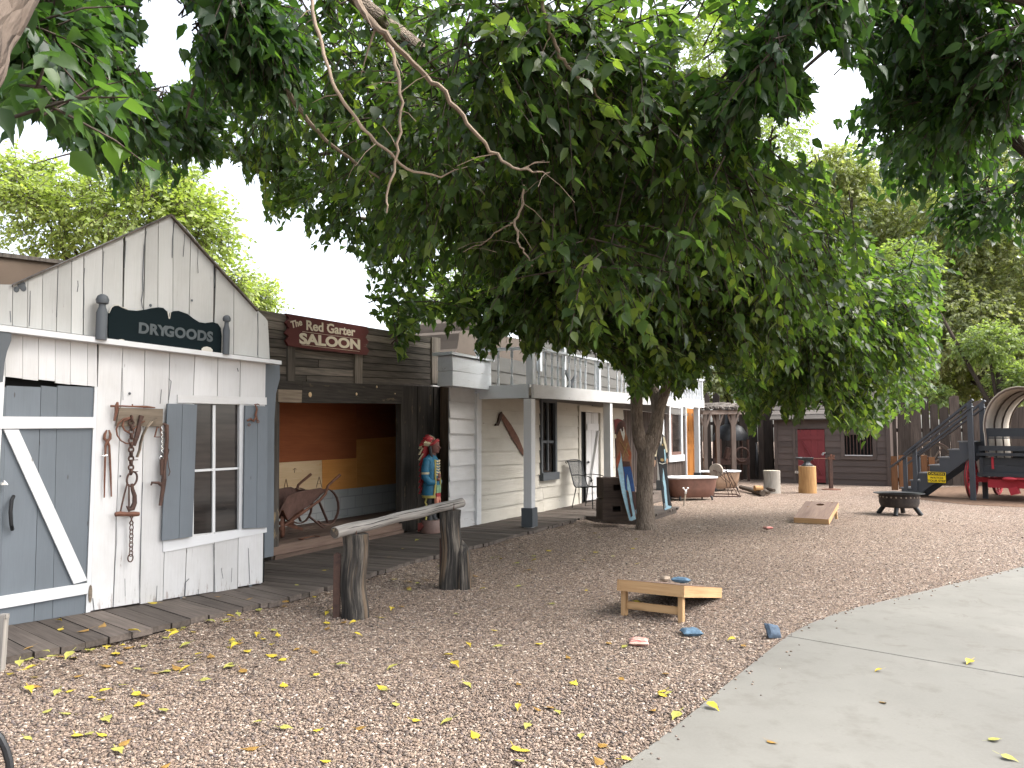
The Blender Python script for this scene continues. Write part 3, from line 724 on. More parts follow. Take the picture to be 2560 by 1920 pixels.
tr = facade('steel_trap', 'dark iron trap and bright chain hanging against the edge of the grey shutter', 'trap', FD)
mb = MB()
mb.tube(wallpts([(650, 265), (680, 285), (685, 420), (672, 560), (660, 700), (655, 800)], .075), [.012, .02, .016, .018, .014, .02], 7)
mb.tube(wallpts([(632, 600), (636, 690), (632, 765)], .07), [.016, .016, .012], 6); mb.tube(wallpts([(655, 800), (645, 900), (620, 1058)], .075), [.022, .018, .014], 6)
mb.tube(wallpts([(530, 862), (540, 835), (600, 836), (640, 860)], .07), [.006, .012, .014, .018], 6)
mb.tube(wallpts([(680, 490), (705, 520), (690, 580), (700, 680), (715, 730), (700, 770)], .075), .004, 5)
mb.build('trap_body', M['rustdark'], tr, True)
mb = MB()
for j in range(11):
    a, = wallpts([(637 + 9 * (j % 2), 310 + j * 22)], .07); mb.ring(a, .007, .003, (1, .5 * (-1) ** j, 0), (0, 0, 1), 8, 4, ry=.012)
a, = wallpts([(632, 600)], .075); mb.ring(a, .017, .004, (1, 0, 0), (0, 0, 1), 10, 5)
mb.build('bright_chain', M['chrome'], tr, True)
sr = facade('stirrup', 'small rusty triangular stirrup hanging under the right end of the plank', 'stirrup', FD)
mb = MB(); mb.tube(wallpts([(590, 300), (565, 395), (635, 395), (620, 300)], .06), [.006, .008, .008, .006], 6, closed=True); mb.build('loop', M['rust'], sr, True)
bt = facade('horse_bit', 'rusty horse bit hanging on the right shutter', 'bit', FD)
z2 = lambda pts: [(a, -.06, b) for a, b in FD.poly([(x / 2.2414, 920 + y / 2.2414) for x, y in pts], .06)]
mb = MB(); mb.tube(z2([(1432, 208), (1440, 230), (1432, 262), (1444, 298)]), [.006, .009, .011, .007], 6); mb.tube(z2([(1385, 295), (1405, 285), (1420, 298), (1434, 275)]), [.009, .012, .01, .008], 6)
for x, y in ((1396, 318), (1446, 300)):
    mb.ring(z2([(x, y)])[0], .012, .004, (1, 0, 0), (0, 0, 1), 10, 5)
mb.tube(z2([(1425, 205), (1445, 202), (1455, 208)]), .005, 5); mb.build('bit_bar', M['rust'], bt, True)

# ------------------------------------------------------------------ saloon
Z3 = lambda pts: [(600 + x * .42194, 720 + y * .42194) for x, y in pts]
sn = facade('saloon_building', 'dark weathered plank saloon front with an open recess backed by orange plywood', 'building', FS)
ptop, pbot = line((560, 760), (1099, 846)), line((640, 957), (1092, 964))
mb = MB(); rows = 8
for i in range(rows):
    cuts = [575, random.uniform(760, 800) if i % 2 else random.uniform(880, 905), 1097]
    for xa, xb in zip(cuts, cuts[1:]):
        f0, f1 = i / rows, (i + 1) / rows; g = .9
        Y = lambda x, f: lerp(ptop(x), pbot(x), f)
        pp(mb, FS, [(xa + .8, Y(xa, f0) + g), (xb - .8, Y(xb, f0) + g), (xb - .8, Y(xb, f1) - g), (xa + .8, Y(xa, f1) - g)], .0 + random.uniform(0, .008), .025, 'x')
mb.build('parapet_boards', M['saloonwood'], sn)
mb = MB()
for xa, xb, ya in ((720, 739, 790), (888, 907, 818), (1080, 1101, 842)): pp(mb, FS, [(xa, ya), (xb, ya + 3), (xb - 1, 960), (xa, 958)], .03, .03)
mb.each('batten', M['saloonwood'], sn)
mb = MB(); s1 = FS.uv(1060, 1000)[0]; zt = FS.uv(850, 800)[1]
pp(mb, FS, [(575, 764), (1100, 848), (1095, 955), (640, 950)], -.026, .02); mb.build('parapet_back', M['black'], sn)
mb = MB(); pp(mb, FS, Z3([(228, 600), (368, 605), (366, 680), (228, 675)]), .06, .12, 'x', .9); mb.build('beam_patch', M['plaque'], sn)
mb = MB(); pp(mb, FS, Z3([(228, 548), (368, 553), (368, 603), (228, 598)]), .06, .12, 'x', .3); pp(mb, FS, Z3([(369, 553), (965, 576), (958, 686), (367, 680)]), .06, .12, 'x', .15)
mb.build('header_beam', M['darkwood'], sn)
mb = MB()
for x, y, r in ((415, 632, 15), (690, 628, 9), (810, 586, 8), (918, 626, 4)):
    q = FS.uv(*Z3([(x, y)])[0], .06); mb.ell((q[0], -.062, q[1]), (r * .0022, .006, r * .0022), 9, 5)
mb.build('beam_knots', M['plylight'], sn)
mb = MB(); pp(mb, FS, [(683, 950), (699, 950), (697, 1396), (679, 1400)], .02, .18)
pp(mb, FS, Z3([(955, 575), (1052, 580), (1048, 1436), (957, 1442)]), .02, .10); pp(mb, FS, Z3([(1054, 580), (1110, 582), (1106, 1425), (1050, 1436)]), .03, .10); pp(mb, FS, Z3([(1111, 582), (1150, 584), (1146, 1418), (1107, 1425)]), .0, .10); pp(mb, FS, Z3([(1150, 584), (1200, 586), (1194, 1410), (1147, 1418)]), .02, .10)
mb.each('front_post', M['darkwood'], sn)
mb = MB(); a, b = FS.uv(*Z3([(1215, 560)])[0], .1), FS.uv(*Z3([(1208, 1400)])[0], .1)
mb.tube([(a[0], -.1, a[1] + .1), (lerp(a[0], b[0], .5), -.1, lerp(a[1], b[1], .5)), (b[0], -.1, DZ)], [.085, .08, .088], 12, rough=.12); mb.build('log_post', M['brownlog'], sn, True)
mb = MB()                                                       # recess: back wall panels
BK = -1.25
def bp(m, pts, rn=None, k=0): 
    b_ = MB(); pp(b_, FS, Z3(pts), BK + k, .02, 'x', rn); return b_.build('back_panel', M[m], sn)
bp('plyred', [(150, 560), (690, 590), (690, 1010), (150, 1042)], .9); bp('plyred', [(691, 590), (1060, 600), (1060, 870), (691, 898)], .05)
bp('plylight', [(150, 1040), (485, 1020), (487, 1205), (150, 1245)], .5, .004); bp('plyorange', [(487, 1020), (690, 1008), (690, 1184), (488, 1203)], .9, .004); bp('plyorange', [(692, 898), (1060, 870), (1060, 1142), (692, 1184)], .1, .002)
mb = MB()
for cx, cy, w, h in ((272, 1170, 17, 78), (468, 1150, 17, 64)):
    P = [FS.uv(*Z3([p])[0], BK + .006) for p in ((cx - w, cy + h / 2), (cx, cy - h / 2), (cx + w, cy + h / 2), (cx - w * .55, cy + h * .16), (cx + w * .6, cy + h * .14))]
    for i, j in ((0, 1), (1, 2), (3, 4)): mb.beam((P[i][0], -(BK + .006), P[i][1]), (P[j][0], -(BK + .006), P[j][1]), .014, .004, (0, 1, 0))
P = [FS.uv(*Z3([p])[0], BK + .006) for p in ((322, 1095), (325, 1068), (313, 1078), (334, 1074))]
for i, j in ((0, 1), (1, 2), (1, 3)): mb.beam((P[i][0], -(BK + .006), P[i][1]), (P[j][0], -(BK + .006), P[j][1]), .012, .004, (0, 1, 0))
mb.build('stencil_marks', M['stencil'], sn)
mb = MB(); pp(mb, FS, Z3([(120, 1246), (487, 1204), (1080, 1138), (1080, 1410), (120, 1520)]), BK - .001, .15)
pp(mb, FS, Z3([(120, 1420), (1080, 1288), (1080, 1310), (120, 1444)]), BK + .05, .05); mb.build('block_wall', M['block'], sn)
FZ = .27
mb = MB(); L = FS.uv(1003, 1300)[0]
n = 9
for i in range(n): mb.box((L / 2 + 1.1, .02 + (i + .5) * 1.25 / n, FZ - .02), (L + 2.2, 1.25 / n - .008, .04), jit=.003)
mb.build('recess_floor', M['redfloor'], sn)
mb = MB(); mb.box((L / 2, -.005, (DZ + FZ) / 2 - .01), (L - .01, .03, FZ - DZ), jit=.004); mb.box((L / 2, -.03, DZ + .02), (L - .02, .05, .05), jit=.006); mb.build('sill', M['redfloor'], sn)
mb = MB(); h0 = FS.uv(700, 960)[1]
mb.box((-.12, .75, 1.35), (.05, 1.3, 2.5)); mb.box((L + 2.3, .75, 1.35), (.05, 1.3, 2.5)); mb.box((L / 2 + 1.1, .72, h0 + .06), (L + 2.5, 1.35, .05)); mb.box((L / 2 + .4, 1.55, 1.6), (L + 1.5, .05, 3.0)); mb.box((L / 2 + .4, .8, h0 + .6), (L + 1.2, 1.5, .06))
mb.build('side_wall', M['saloonwood'], sn)
# saloon sign
ss = facade('saloon_sign', 'dark red sign board with a zigzag left end and cream lettering', 'sign', FS)
mb = MB(); pp(mb, FS, Z3([(272, 150), (292, 178), (272, 206), (291, 236), (268, 268), (290, 286), (272, 312), (288, 342), (420, 362), (600, 382), (752, 397), (766, 372), (748, 345), (762, 318), (744, 292), (764, 262), (752, 230)]), .06, .03, 'x'); mb.build('board', M['signred'], ss)
def stxt(body, x0, y0, x1, y1, size, bold, sx, nm='lettering'):
    a, b = FS.uv(*Z3([(x0, y0)])[0], .062), FS.uv(*Z3([(x1, y1)])[0], .062)
    t = text(body, size, .002, M['signlet'], nm, ss, bold, 1)
    w = max(v.co.x for v in t.data.vertices) - min(v.co.x for v in t.data.vertices); L_ = math.hypot(b[0] - a[0], b[1] - a[1])
    t.data.transform(Matrix.Diagonal((L_ / w, 1, 1, 1))); t.location = (a[0], -.062, a[1]); t.rotation_euler = (R(90), -math.atan2(b[1] - a[1], b[0] - a[0]), 0)
    return a, b
pxm = 8.9 / F * .42194
stxt('The', 306, 238, 370, 219, 44 * pxm / .72, .003, 1); stxt('Red Garter', 390, 246, 680, 284, 62 * pxm / .72, .004, 1); stxt('SALOON', 352, 326, 712, 362, 66 * pxm / .72, .0075, 1)
mb = MB()
for a, b in (((370, 258), (708, 303)), ((365, 336), (708, 376))):
    a, b = FS.uv(*Z3([a])[0], .062), FS.uv(*Z3([b])[0], .062); mb.beam((a[0], -.062, a[1]), (b[0], -.062, b[1]), .006, .004, (0, 1, 0))
# slab serifs on the upper line
for x, y in ((398, 197), (398, 247), (428, 252), (520, 216), (655, 262), (612, 272)):
    a = FS.uv(*Z3([(x, y)])[0], .062); mb.box((a[0], -.0622, a[1]), (.03, .004, .008))
mb.build('rule_lines', M['signlet'], ss)
# ------------------------------------------------------------------ white house with the balcony
ZH = lambda pts: [(1080 + x / 3.0157, 780 + y / 3.0157) for x, y in pts]
hs = facade('porch_house', 'white clapboard house with a balcony over its porch and a half open door', 'building', FH)
def hu(x, y, out=0.0): return FH.uv(*ZH([(x, y)])[0], out)
def siding(mb, s0, s1, z0, z1, course, opens=(), y=0.0, wob=.012):
    n = max(1, round((z1 - z0) / course)); c = (z1 - z0) / n
    for i in range(n):
        a, b = z0 + i * c, z0 + (i + 1) * c; segs = [(s0, s1)]
        for (oa, ob, za, zb) in opens:
            if min(b, zb) - max(a, za) > c * .4:
                segs = [q for p, r in segs for q in ((p, min(r, oa)), (max(p, ob), r)) if q[1] - q[0] > .03]
        for p, r in segs:
            cuts = [p]
            while r - cuts[-1] > 3.6: cuts.append(cuts[-1] + random.uniform(2.0, 3.2))
            cuts.append(r)
            for u, v in zip(cuts, cuts[1:]):
                d = [random.uniform(-wob, wob) for _ in range(4)]
                vs = [(u + .002, y - .032, a - .012 + d[0]), (v - .002, y - .032, a - .012 + d[1]), (v - .002, y - .008, b + .01), (u + .002, y - .008, b + .01),
                      (u + .002, y, a - .012 + d[0]), (v - .002, y, a - .012 + d[1]), (v - .002, y, b + .01), (u + .002, y, b + .01)]
                mb.add(vs, [(0, 1, 2, 3), (7, 6, 5, 4), (0, 4, 5, 1), (1, 5, 6, 2), (2, 6, 7, 3), (3, 7, 4, 0)], [(q[0], q[2], q[1]) for q in vs])
PO = 1.06
sw0, sw1 = hu(808, 900)[0], hu(922, 900)[0]; zw0, zw1 = hu(860, 1215)[1], hu(860, 655)[1]
sd0, sd1 = hu(1100, 1000)[0], hu(1262, 1000)[0]; zd1 = hu(1180, 750)[1]
sEnd = hu(1440, 1000)[0]; zc = hu(360, 655)[1] + .08
mb = MB(); siding(mb, .0, sd0, DZ, zc, .252, [(sw0, sw1, zw0, zw1)]); mb.build('porch_wall', M['cream'], hs)
mb = MB(); siding(mb, sd1, sEnd, DZ, zc, .252); mb.build('porch_wall', M['cream'], hs)
mb = MB(); siding(mb, sd0, sd1, zd1, zc, .252); mb.build('porch_wall', M['cream'], hs)
sL = hu(124, 900)[0]
mb = MB(); siding(mb, sL, -.10, DZ, hu(200, 560)[1], .252); mb.build('side_siding', M['white'], hs)
mb = MB()
p = [hu(*q) for q in ((55, 400), (330, 400))]; zb0, zb1 = hu(200, 575)[1], hu(200, 360)[1]
for k in range(2):
    a, b = lerp(zb0, zb1, k / 2), lerp(zb0, zb1, (k + 1) / 2)
    mb.box((lerp(p[0][0], 0.02, .5), -.12 + .0, (a + b) / 2), (.06 - p[0][0], .26, b - a - .01), jit=.008)
mb.box((lerp(p[0][0], .02, .5), -.1, zb1 + .03), (.16 - p[0][0], .36, .035), jit=.01)
mb.build('cornice', M['bluewhite'], hs)
mb = MB()
mb.box((-.055, -.035, (zc + DZ) / 2), (.10, .07, zc - DZ)); mb.box((.035, -.02, (zc + DZ) / 2), (.07, .07, zc - DZ)); mb.each('corner_board', M['white_clean'], hs)
# window
w = MB(); w.box(((sw0 + sw1) / 2, .03, (zw0 + zw1) / 2), (sw1 - sw0 - .06, .02, zw1 - zw0)); win = w.build('window', M['glass'], hs)
mb = MB(); mb.box((sw0 + .02, -.03, (zw0 + zw1) / 2), (.07, .06, zw1 - zw0)); mb.box((sw1 - .03, -.03, (zw0 + zw1) / 2), (.09, .06, zw1 - zw0)); mb.box(((sw0 + sw1) / 2, -.03, zw1 - .04), (sw1 - sw0 - .13, .06, .07)); mb.box(((sw0 + sw1) / 2, -.05, zw0 - .06), (sw1 - sw0 + .06, .11, .15))
mb.box(((sw0 + sw1) / 2, -.01, (zw0 + zw1) / 2), (.05, .04, zw1 - zw0 - .1)); mb.box(((sw0 + sw1) / 2, -.008, lerp(zw0, zw1, .42)), (sw1 - sw0 - .12, .03, .05))
mb.build('frame', M['graytrim'], win)
# door: frame, dark opening, leaf half open
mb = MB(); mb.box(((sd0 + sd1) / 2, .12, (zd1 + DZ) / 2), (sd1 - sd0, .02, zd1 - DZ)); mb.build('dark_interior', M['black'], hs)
mb = MB(); mb.box((sd0 + .03, -.02, (zd1 + DZ) / 2), (.12, .05, zd1 - DZ)); mb.box((sd1 - .03, -.035, (zd1 + DZ) / 2), (.12, .06, zd1 - DZ)); mb.box(((sd0 + sd1) / 2, -.036, zd1 + .045), (sd1 - sd0 + .12, .065, .12)); mb.build('door_frame', M['cream'], hs)
dw = (sd1 - sd0) * .47; x1 = sd1 - .085; ang = R(6)
dr = MB(); nb = 5
for i in range(nb): dr.box((-(i + .5) * dw / nb, 0, (zd1 - .0 + DZ) / 2), (dw / nb - .005, .03, zd1 - .03 - DZ), jit=.003)
door = dr.build('door', M['white'], hs, loc=(x1, .0, 0), rz=-ang)
mb = MB()
for zz in (DZ + .25, zd1 - .35): mb.box((-dw / 2, -.026, zz), (dw * .92, .02, .15))
mb.beam((-dw * .86, -.026, DZ + .34), (-dw * .14, -.026, zd1 - .44), .10, .02, (0, 1, 0)); mb.build('brace_boards', M['white'], door)
mb = MB(); mb.ell((-dw + .05, -.045, 1.0), (.03, .03, .03)); mb.build('door_knob', M['steel'], door, True)
# dark wing
zp = .27
s_a, s_b = sEnd, FH.uv(1752, 1100)[0] + .15
sx0, sx1 = FH.uv(1671, 1080)[0], FH.uv(1703, 1080)[0]; zx0, zx1 = FH.uv(1687, 1144)[1], FH.uv(1687, 1015)[1]
so0, so1 = FH.uv(1714, 1100)[0], FH.uv(1743, 1100)[0]; zo1 = FH.uv(1728, 1022)[1]
mb = MB(); x = s_a; zt2 = 3.0
mb.box(((s_a + s_b) / 2, .06, (zp + zt2) / 2), (s_b - s_a, .03, zt2 - zp))
while x < s_b:
    w_ = random.uniform(.17, .24)
    for a, b in (((zp, zx0), (zx1, zt2)) if sx0 < x + w_ / 2 < sx1 else ((zo1, zt2),) if so0 < x + w_ / 2 < so1 else ((zp, zt2),)):
        mb.box((x + w_ / 2, .02, (a + b) / 2), (w_ - .03, .03, b - a), jit=.004)
    x += w_
mb.build('batten_wall', M['batten'], hs)
w = MB(); w.box(((sx0 + sx1) / 2, .01, (zx0 + zx1) / 2), (sx1 - sx0 - .1, .02, zx1 - zx0 - .1)); win = w.build('window', M['glass'], hs)
mb = MB(); wf = .17
for c in (sx0 + .05, sx1 - .05): mb.box((c, -.02, (zx0 + zx1) / 2), (wf, .05, zx1 - zx0))
mb.box(((sx0 + sx1) / 2, -.018, zx1), (sx1 - sx0 + .2, .054, .12)); mb.box(((sx0 + sx1) / 2, -.03, zx0 - .02), (sx1 - sx0 + .3, .07, .2)); mb.build('frame', M['white_clean'], win)
mb = MB(); mb.box((sx0 + .35, -.003, (zx0 + zx1) / 2), (.12, .012, zx1 - zx0 - .12)); mb.box(((sx0 + sx1) / 2, -.02, zx0 + .13), (sx1 - sx0 - .1, .02, .1)); mb.build('sash', M['rustred'], win)
dr = MB(); dr.box(((so0 + so1) / 2, -.005, (zo1 + zp) / 2), (so1 - so0 - .1, .04, zo1 - zp)); door = dr.build('door', M['orangedoor'], hs); door['label'] = 'varnished orange panelled door'
mb = MB()
for a, b in ((.06, .42), (.47, .6), (.65, .95)):
    for f, g in ((.12, .47), (.53, .88)):
        mb.box((lerp(so0 + .05, so1 - .05, (f + g) / 2), -.03, lerp(zp, zo1, (a + b) / 2)), ((so1 - so0) * (g - f) * .8, .015, (zo1 - zp) * (b - a) * .9))
mb.build('door_panels', M['orangedoor'], door)
mb = MB()
for c in (so0 - .02, so1 + .02): mb.box((c, -.012, (zo1 + zp) / 2), (.1, .05, zo1 - zp))
mb.box(((so0 + so1) / 2, -.01, zo1 + .04), (so1 - so0 + .14, .054, .08)); mb.build('door_frame', M['white_clean'], hs)
# raised porch floor on the right
mb = MB(); xr = FH.uv(1758, 1100, PO)[0]
x = 6.6
while x < s_b - .2: mb.box((x, -PO / 2 + .03, zp - .03), (.135, PO + .1, .05), ax=1, jit=.002); x += .142
mb.box((9 + 1, -PO - .0, zp / 2 - .02), (7.6, .03, zp - .06), jit=.004); mb.build('raised_porch_floor', M['deck'], hs)
# porch posts
def post(px0, px1, pyb, pyt, z0):
    a, b = FH.uv(px0, pyb, PO)[0], FH.uv(px1, pyb, PO)[0]; c = (a + b) / 2; w_ = .145; zt_ = FH.uv((px0 + px1) / 2, pyt, PO)[1]
    m = MB(); m.box((c, -PO + .07, (z0 + zt_) / 2), (w_, w_, zt_ - z0), jit=.003); o = m.build('porch_post', M['white_clean'], hs, bevel=.005)
    m = MB(); m.box((c, -PO + .07, z0 + .16), (w_ + .05, w_ + .05, .30), jit=.004); m.build('post_foot', M['graytrim'], o)
    return c, zt_
c1, z1 = post(1320, 1347, 1315, 997, DZ); c2, z2_ = post(1518, 1541, 1235, 1009, DZ); c3, z3_ = post(1652, 1668, 1215, 1016, .2); c4, z4_ = post(1742, 1759, 1208, 1019, .23)
# balcony: floor, fascia, end board
zf0, zf1 = FH.uv(1336, 995, PO)[1], FH.uv(1757, 1019, PO)[1]; xe0, xe1 = FH.uv(1337, 980, PO)[0] - .08, FH.uv(1759, 1000, PO)[0]
ht_ = FH.uv(1337, 961, PO)[1] - zf0
mb = MB()
mb.prism([(xe0, zf0), (lerp(xe0, xe1, .5), lerp(zf0, zf1, .47)), (lerp(xe0, xe1, .5), lerp(zf0, zf1, .47) + ht_), (xe0, zf0 + ht_)], -PO - .02, -PO + .025, 'x')
mb.prism([(lerp(xe0, xe1, .5) + .006, lerp(zf0, zf1, .47)), (xe1, zf1), (xe1, zf1 + ht_), (lerp(xe0, xe1, .5) + .006, lerp(zf0, zf1, .47) + ht_)], -PO - .018, -PO + .025, 'x')
mb.build('balcony_fascia', M['white'], hs)
mb = MB(); mb.box((xe0 + .02, -PO / 2 + .05, zf0 + ht_ / 2), (.04, PO - .06, ht_), jit=.004); mb.build('balcony_end_board', M['bluewhite'], hs)
mb = MB(); mb.prism([(xe0 + .05, zf0 + ht_ * .55), (xe1 - .02, zf1 + ht_ * .55), (xe1 - .02, zf1 + ht_ * .8), (xe0 + .05, zf0 + ht_ * .8)], -PO + .03, 0.2, 'x'); mb.build('balcony_floor', M['cream'], hs)
fz = lambda s: lerp(zf0, zf1, (s - xe0) / (xe1 - xe0)) + ht_
rl = FH.uv(1337, 873, PO)[1] - FH.uv(1337, 961, PO)[1]           # height of the railing
rail = MB(); rail.prism([(xe0 - .03, fz(xe0) + rl), (xe1, fz(xe1) + rl), (xe1, fz(xe1) + rl + .04), (xe0 - .03, fz(xe0) + rl + .04)], -PO - .03, -PO + .09, 'x')
rail.box((xe0 + .05, -PO / 2 + .02, fz(xe0) + rl + .025), (.12, PO + .02, .04), jit=.006)
rail = rail.build('balcony_rail', M['bluewhite'], hs)
mb = MB()
for s_, y_ in ((xe0 + .06, -PO + .06), (xe0 + .06, -.06)): mb.box((s_, y_, fz(s_) + rl / 2), (.115, .115, rl))
for f in (.265, .62, .995): s_ = lerp(xe0, xe1, f) - .05; mb.box((s_, -PO + .05, fz(s_) + rl / 2), (.10, .10, rl + .05))
mb.each('rail_post', M['bluewhite'], rail)
def bal(h):
    m = MB(); r = .024
    m.loft([(z * h, 0, 0, r * k, r * k) for z, k in ((0, 1), (.22, 1), (.23, .6), (.26, .9), (.29, .55), (.33, .75), (.5, 1.0), (.62, .7), (.72, .5), (.75, .85), (.78, .55), (.80, 1), (1, 1))], 8, cap=True); return m
b0 = bal(rl).build('baluster', M['bluewhite'], rail, True); b0.location = (xe0 + .05, -PO * .62, fz(xe0))
b1 = b0.copy(); COL.objects.link(b1); b1.location = (xe0 + .05, -PO * .38, fz(xe0))
s_ = xe0 + .36; i = 0
while s_ < xe1 - .1:
    if i not in (9, 11, 12, 14):
        b1 = b0.copy(); COL.objects.link(b1); b1.location = (s_, -PO + .05, fz(s_)); b1.rotation_euler = (random.uniform(-.02, .02), random.uniform(-.03, .03), 0)
    s_ += .26 if s_ < lerp(xe0, xe1, .6) else .17; i += 1
mb = MB(); q0 = FH.uv(1432, 974, PO - .3)[0]
mb.beam((q0 - .25, -PO + .35, fz(q0) + .35), (q0 + .05, -PO + .3, fz(q0) - .02), .05, .03); mb.beam((q0 + .3, -PO + .35, fz(q0) + .3), (q0 - .02, -PO + .42, fz(q0)), .06, .03); tl = mb.build('loose_boards', M['graytrim'], hs)
# upper walls behind the railing
su = hu(795, 300)[0]; zr = hu(420, 335)[1] + .02
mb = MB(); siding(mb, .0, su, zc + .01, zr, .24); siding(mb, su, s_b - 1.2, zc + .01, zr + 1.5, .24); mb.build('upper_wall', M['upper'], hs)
mb = MB(); mb.box((su - .02, -.05, zr + .65), (.12, .07, 1.3 + .25)); mb.box((su + 1.2, -.05, zr + .25), (.1, .07, 1.3)); mb.build('upper_window_trim', M['bluewhite'], hs)
mb = MB(); mb.box((s_b / 2, .9, 1.5), (s_b, .04, 2.8)); mb.box((0.02, .45, zc / 2 + .06), (.04, .9, zc - .1)); mb.box((s_b / 2, .45, zc), (s_b, .9, .04)); mb.box((s_b - .02, .45, 1.6), (.04, .8, 2.6)); mb.build('shell', M['white'], hs)
# crosscut saw on the porch wall
sa = facade('crosscut_saw', 'old rusty one-man saw blade hanging aslant on the white porch wall', 'saw', FH)
mb = MB(); mb.prism([hu(*q, .05) for q in ((525, 752), (545, 775), (600, 850), (655, 945), (690, 1035), (700, 1078), (694, 1086), (645, 1020), (642, 1008), (585, 920), (580, 905), (527, 805), (518, 800))], -.045, -.038, 'x'); mb.build('blade', M['rust'], sa)
mb = MB(); mb.prism([hu(*q, .06) for q in ((512, 770), (530, 752), (532, 785), (503, 858), (480, 858), (484, 843), (496, 838))], -.062, -.036, 'x'); mb.build('handle', M['leather'], sa)
# adobe building behind
ab = Frame(FH.w(0, 3.2), FH.a)
out = ZH([(135, 330), (165, 310), (190, 275), (200, 215), (206, 160), (222, 140), (262, 137), (385, 160), (388, 110), (395, 60), (430, 25), (448, 40), (440, 120), (450, 165), (640, 200), (1000, 270), (1000, 900), (-150, 900), (-150, 330)])
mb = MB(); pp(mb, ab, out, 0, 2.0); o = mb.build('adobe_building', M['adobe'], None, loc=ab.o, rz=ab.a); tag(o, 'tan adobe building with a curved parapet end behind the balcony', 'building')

# ------------------------------------------------------------------ rusty wheelbarrow in the recess
ZB = lambda x, y, o: FS.uv(660 + x * .15066, 1150 + y * .15066, o)
wb = facade('wheelbarrow', 'rusty iron wheelbarrow tipped on its nose in the dark saloon recess', 'wheelbarrow', FS)
YA, YB = .22, .72
def P3(x, y, yy): a = ZB(x, y, -YA); return (a[0], yy, a[1])
rim = [(215, 1000), (300, 780), (385, 610), (480, 560), (700, 510), (940, 470), (1030, 510)]
bot = [(260, 1060), (350, 860), (470, 985), (560, 930), (700, 830), (850, 740), (990, 600)]
mb = MB()
A = [P3(x, y, YA) for x, y in rim]; B = [P3(x, y, YA + .06) for x, y in bot]; C2 = [P3(x, y, YB - .06) for x, y in bot]; D2 = [P3(x, y, YB) for x, y in rim]
vs = A + B + C2 + D2; n = len(rim); fs = []
for r_ in range(3):
    for i in range(n - 1): fs.append((r_ * n + i, r_ * n + i + 1, (r_ + 1) * n + i + 1, (r_ + 1) * n + i))
fs += [(0, n, 2 * n, 3 * n), (n - 1, 2 * n - 1, 3 * n - 1, 4 * n - 1)]
mb.add(vs, fs, vs); mb.tube(A + D2[::-1], .008, 5, closed=True); mb.build('tray', M['rustred'], wb, True)
for yy in (YA - .0, YB):
    mb = MB(); mb.tube([P3(400, 1160, lerp(yy, .47, .6)), P3(620, 960, lerp(yy, .47, .35)), P3(930, 665, yy), P3(1020, 560, yy), P3(1060, 430, yy), P3(1110, 380, yy), P3(1260, 250, yy)], [.02, .02, .02, .02, .018, .018, .02], 8); mb.build('handle', M['rust'], wb, True)
for yy in (YA + .02, YB - .02):
    mb = MB(); pts = [P3(1050 + 205 * math.sin(t), 780 - 300 * math.cos(t), yy) for t in [i * math.pi / 10 - .25 for i in range(14)]]
    for a, b in zip(pts, pts[1:]): mb.beam(a, b, .035, .01, (0, 1, 0))
    mb.beam(P3(930, 680, yy), P3(1080, 1040, yy), .035, .012, (0, 1, 0)); mb.beam(P3(770, 940, yy), P3(1010, 1130, yy), .035, .014, (0, 1, 0)); mb.build('leg_hoop', M['rustred'], wb)
mb = MB(); mb.beam(P3(470, 1000, .3), P3(330, 840, .24), .03, .01, (0, 1, 0)); mb.beam(P3(560, 1060, .5), P3(960, 1170, .55), .035, .02); mb.beam(P3(640, 820, .2), P3(500, 1010, .3), .04, .012, (0, 1, 0)); mb.build('braces', M['rust'], wb)
mb = MB(); c = Vector(P3(520, 1130, .47)); ra = .175; c.z = FZ + ra + .01
mb.ring(c + Vector((0, -.05, 0)), ra, .022, Vector((.8, .6, 0)), (0, 0, 1), 24, 6, flat=.35); 
for k in range(6):
    t = k * math.pi / 3; mb.tube([c + Vector((0, -.05, 0)), c + Vector((0, -.05, 0)) + Vector((.8, .6, 0)) * (ra * math.cos(t)) + Vector((0, 0, ra * math.sin(t)))], .006, 5)
mb.ring(c + Vector((-.2, 0, .06)), .15, .02, Vector((.55, .83, 0)), (0, 0, 1), 20, 6, flat=.35)
mb.tube([c + Vector((.1, -.14, 0)), c + Vector((-.1, .12, 0))], .025, 8); mb.build('wheel', M['rust'], wb, True)
hk = facade('iron_staple', 'bent iron rod lying on the red-brown recess floor', 'iron rod', FS)
mb = MB(); yy = .12; a, b = P3(470, 1330, yy), P3(640, 1320, yy); zf = FZ + .008
mb.tube([(a[0] - .02, yy - .09, zf), (a[0], yy, zf), (a[0] + .32, yy + .02, zf), (a[0] + .33, yy - .07, zf)], .008, 6); mb.build('rod', M['rust'], hk, True)

# ------------------------------------------------------------------ carved figure
fpos = D(1078, 1320, 11.78); fpos.z = DZ
fg = thing('carved_statue', 'painted wooden carved figure in feathered headdress and blue coat beside the saloon post', 'statue', fpos, R(-16))
k = 1.0
mb = MB(); mb.loft([(0, 0, 0, .165, .16), (.02, 0, 0, .17, .165), (.17, 0, 0, .16, .155), (.19, 0, 0, .15, .15)], 18); mb.build('base', M['p_rosy'], fg, True)
mb = MB(); mb.prism([(-.15, .02), (-.06, .1), (-.1, .16), (-.15, .15)], -.165, -.12); mb.build('base_paint', M['p_maroon'], fg)
mb = MB()
mb.loft([(.17, -.02, -.055, .075, .05), (.23, -.02, -.055, .06, .045), (.5, -.03, -.055, .07, .055), (.62, -.02, -.06, .08, .07)], 10); mb.loft([(.17, .03, .05, .085, .05), (.24, .0, .05, .06, .045), (.5, 0, .05, .07, .055), (.62, 0, .06, .08, .07)], 10); mb.build('legs', M['p_black'], fg, True)
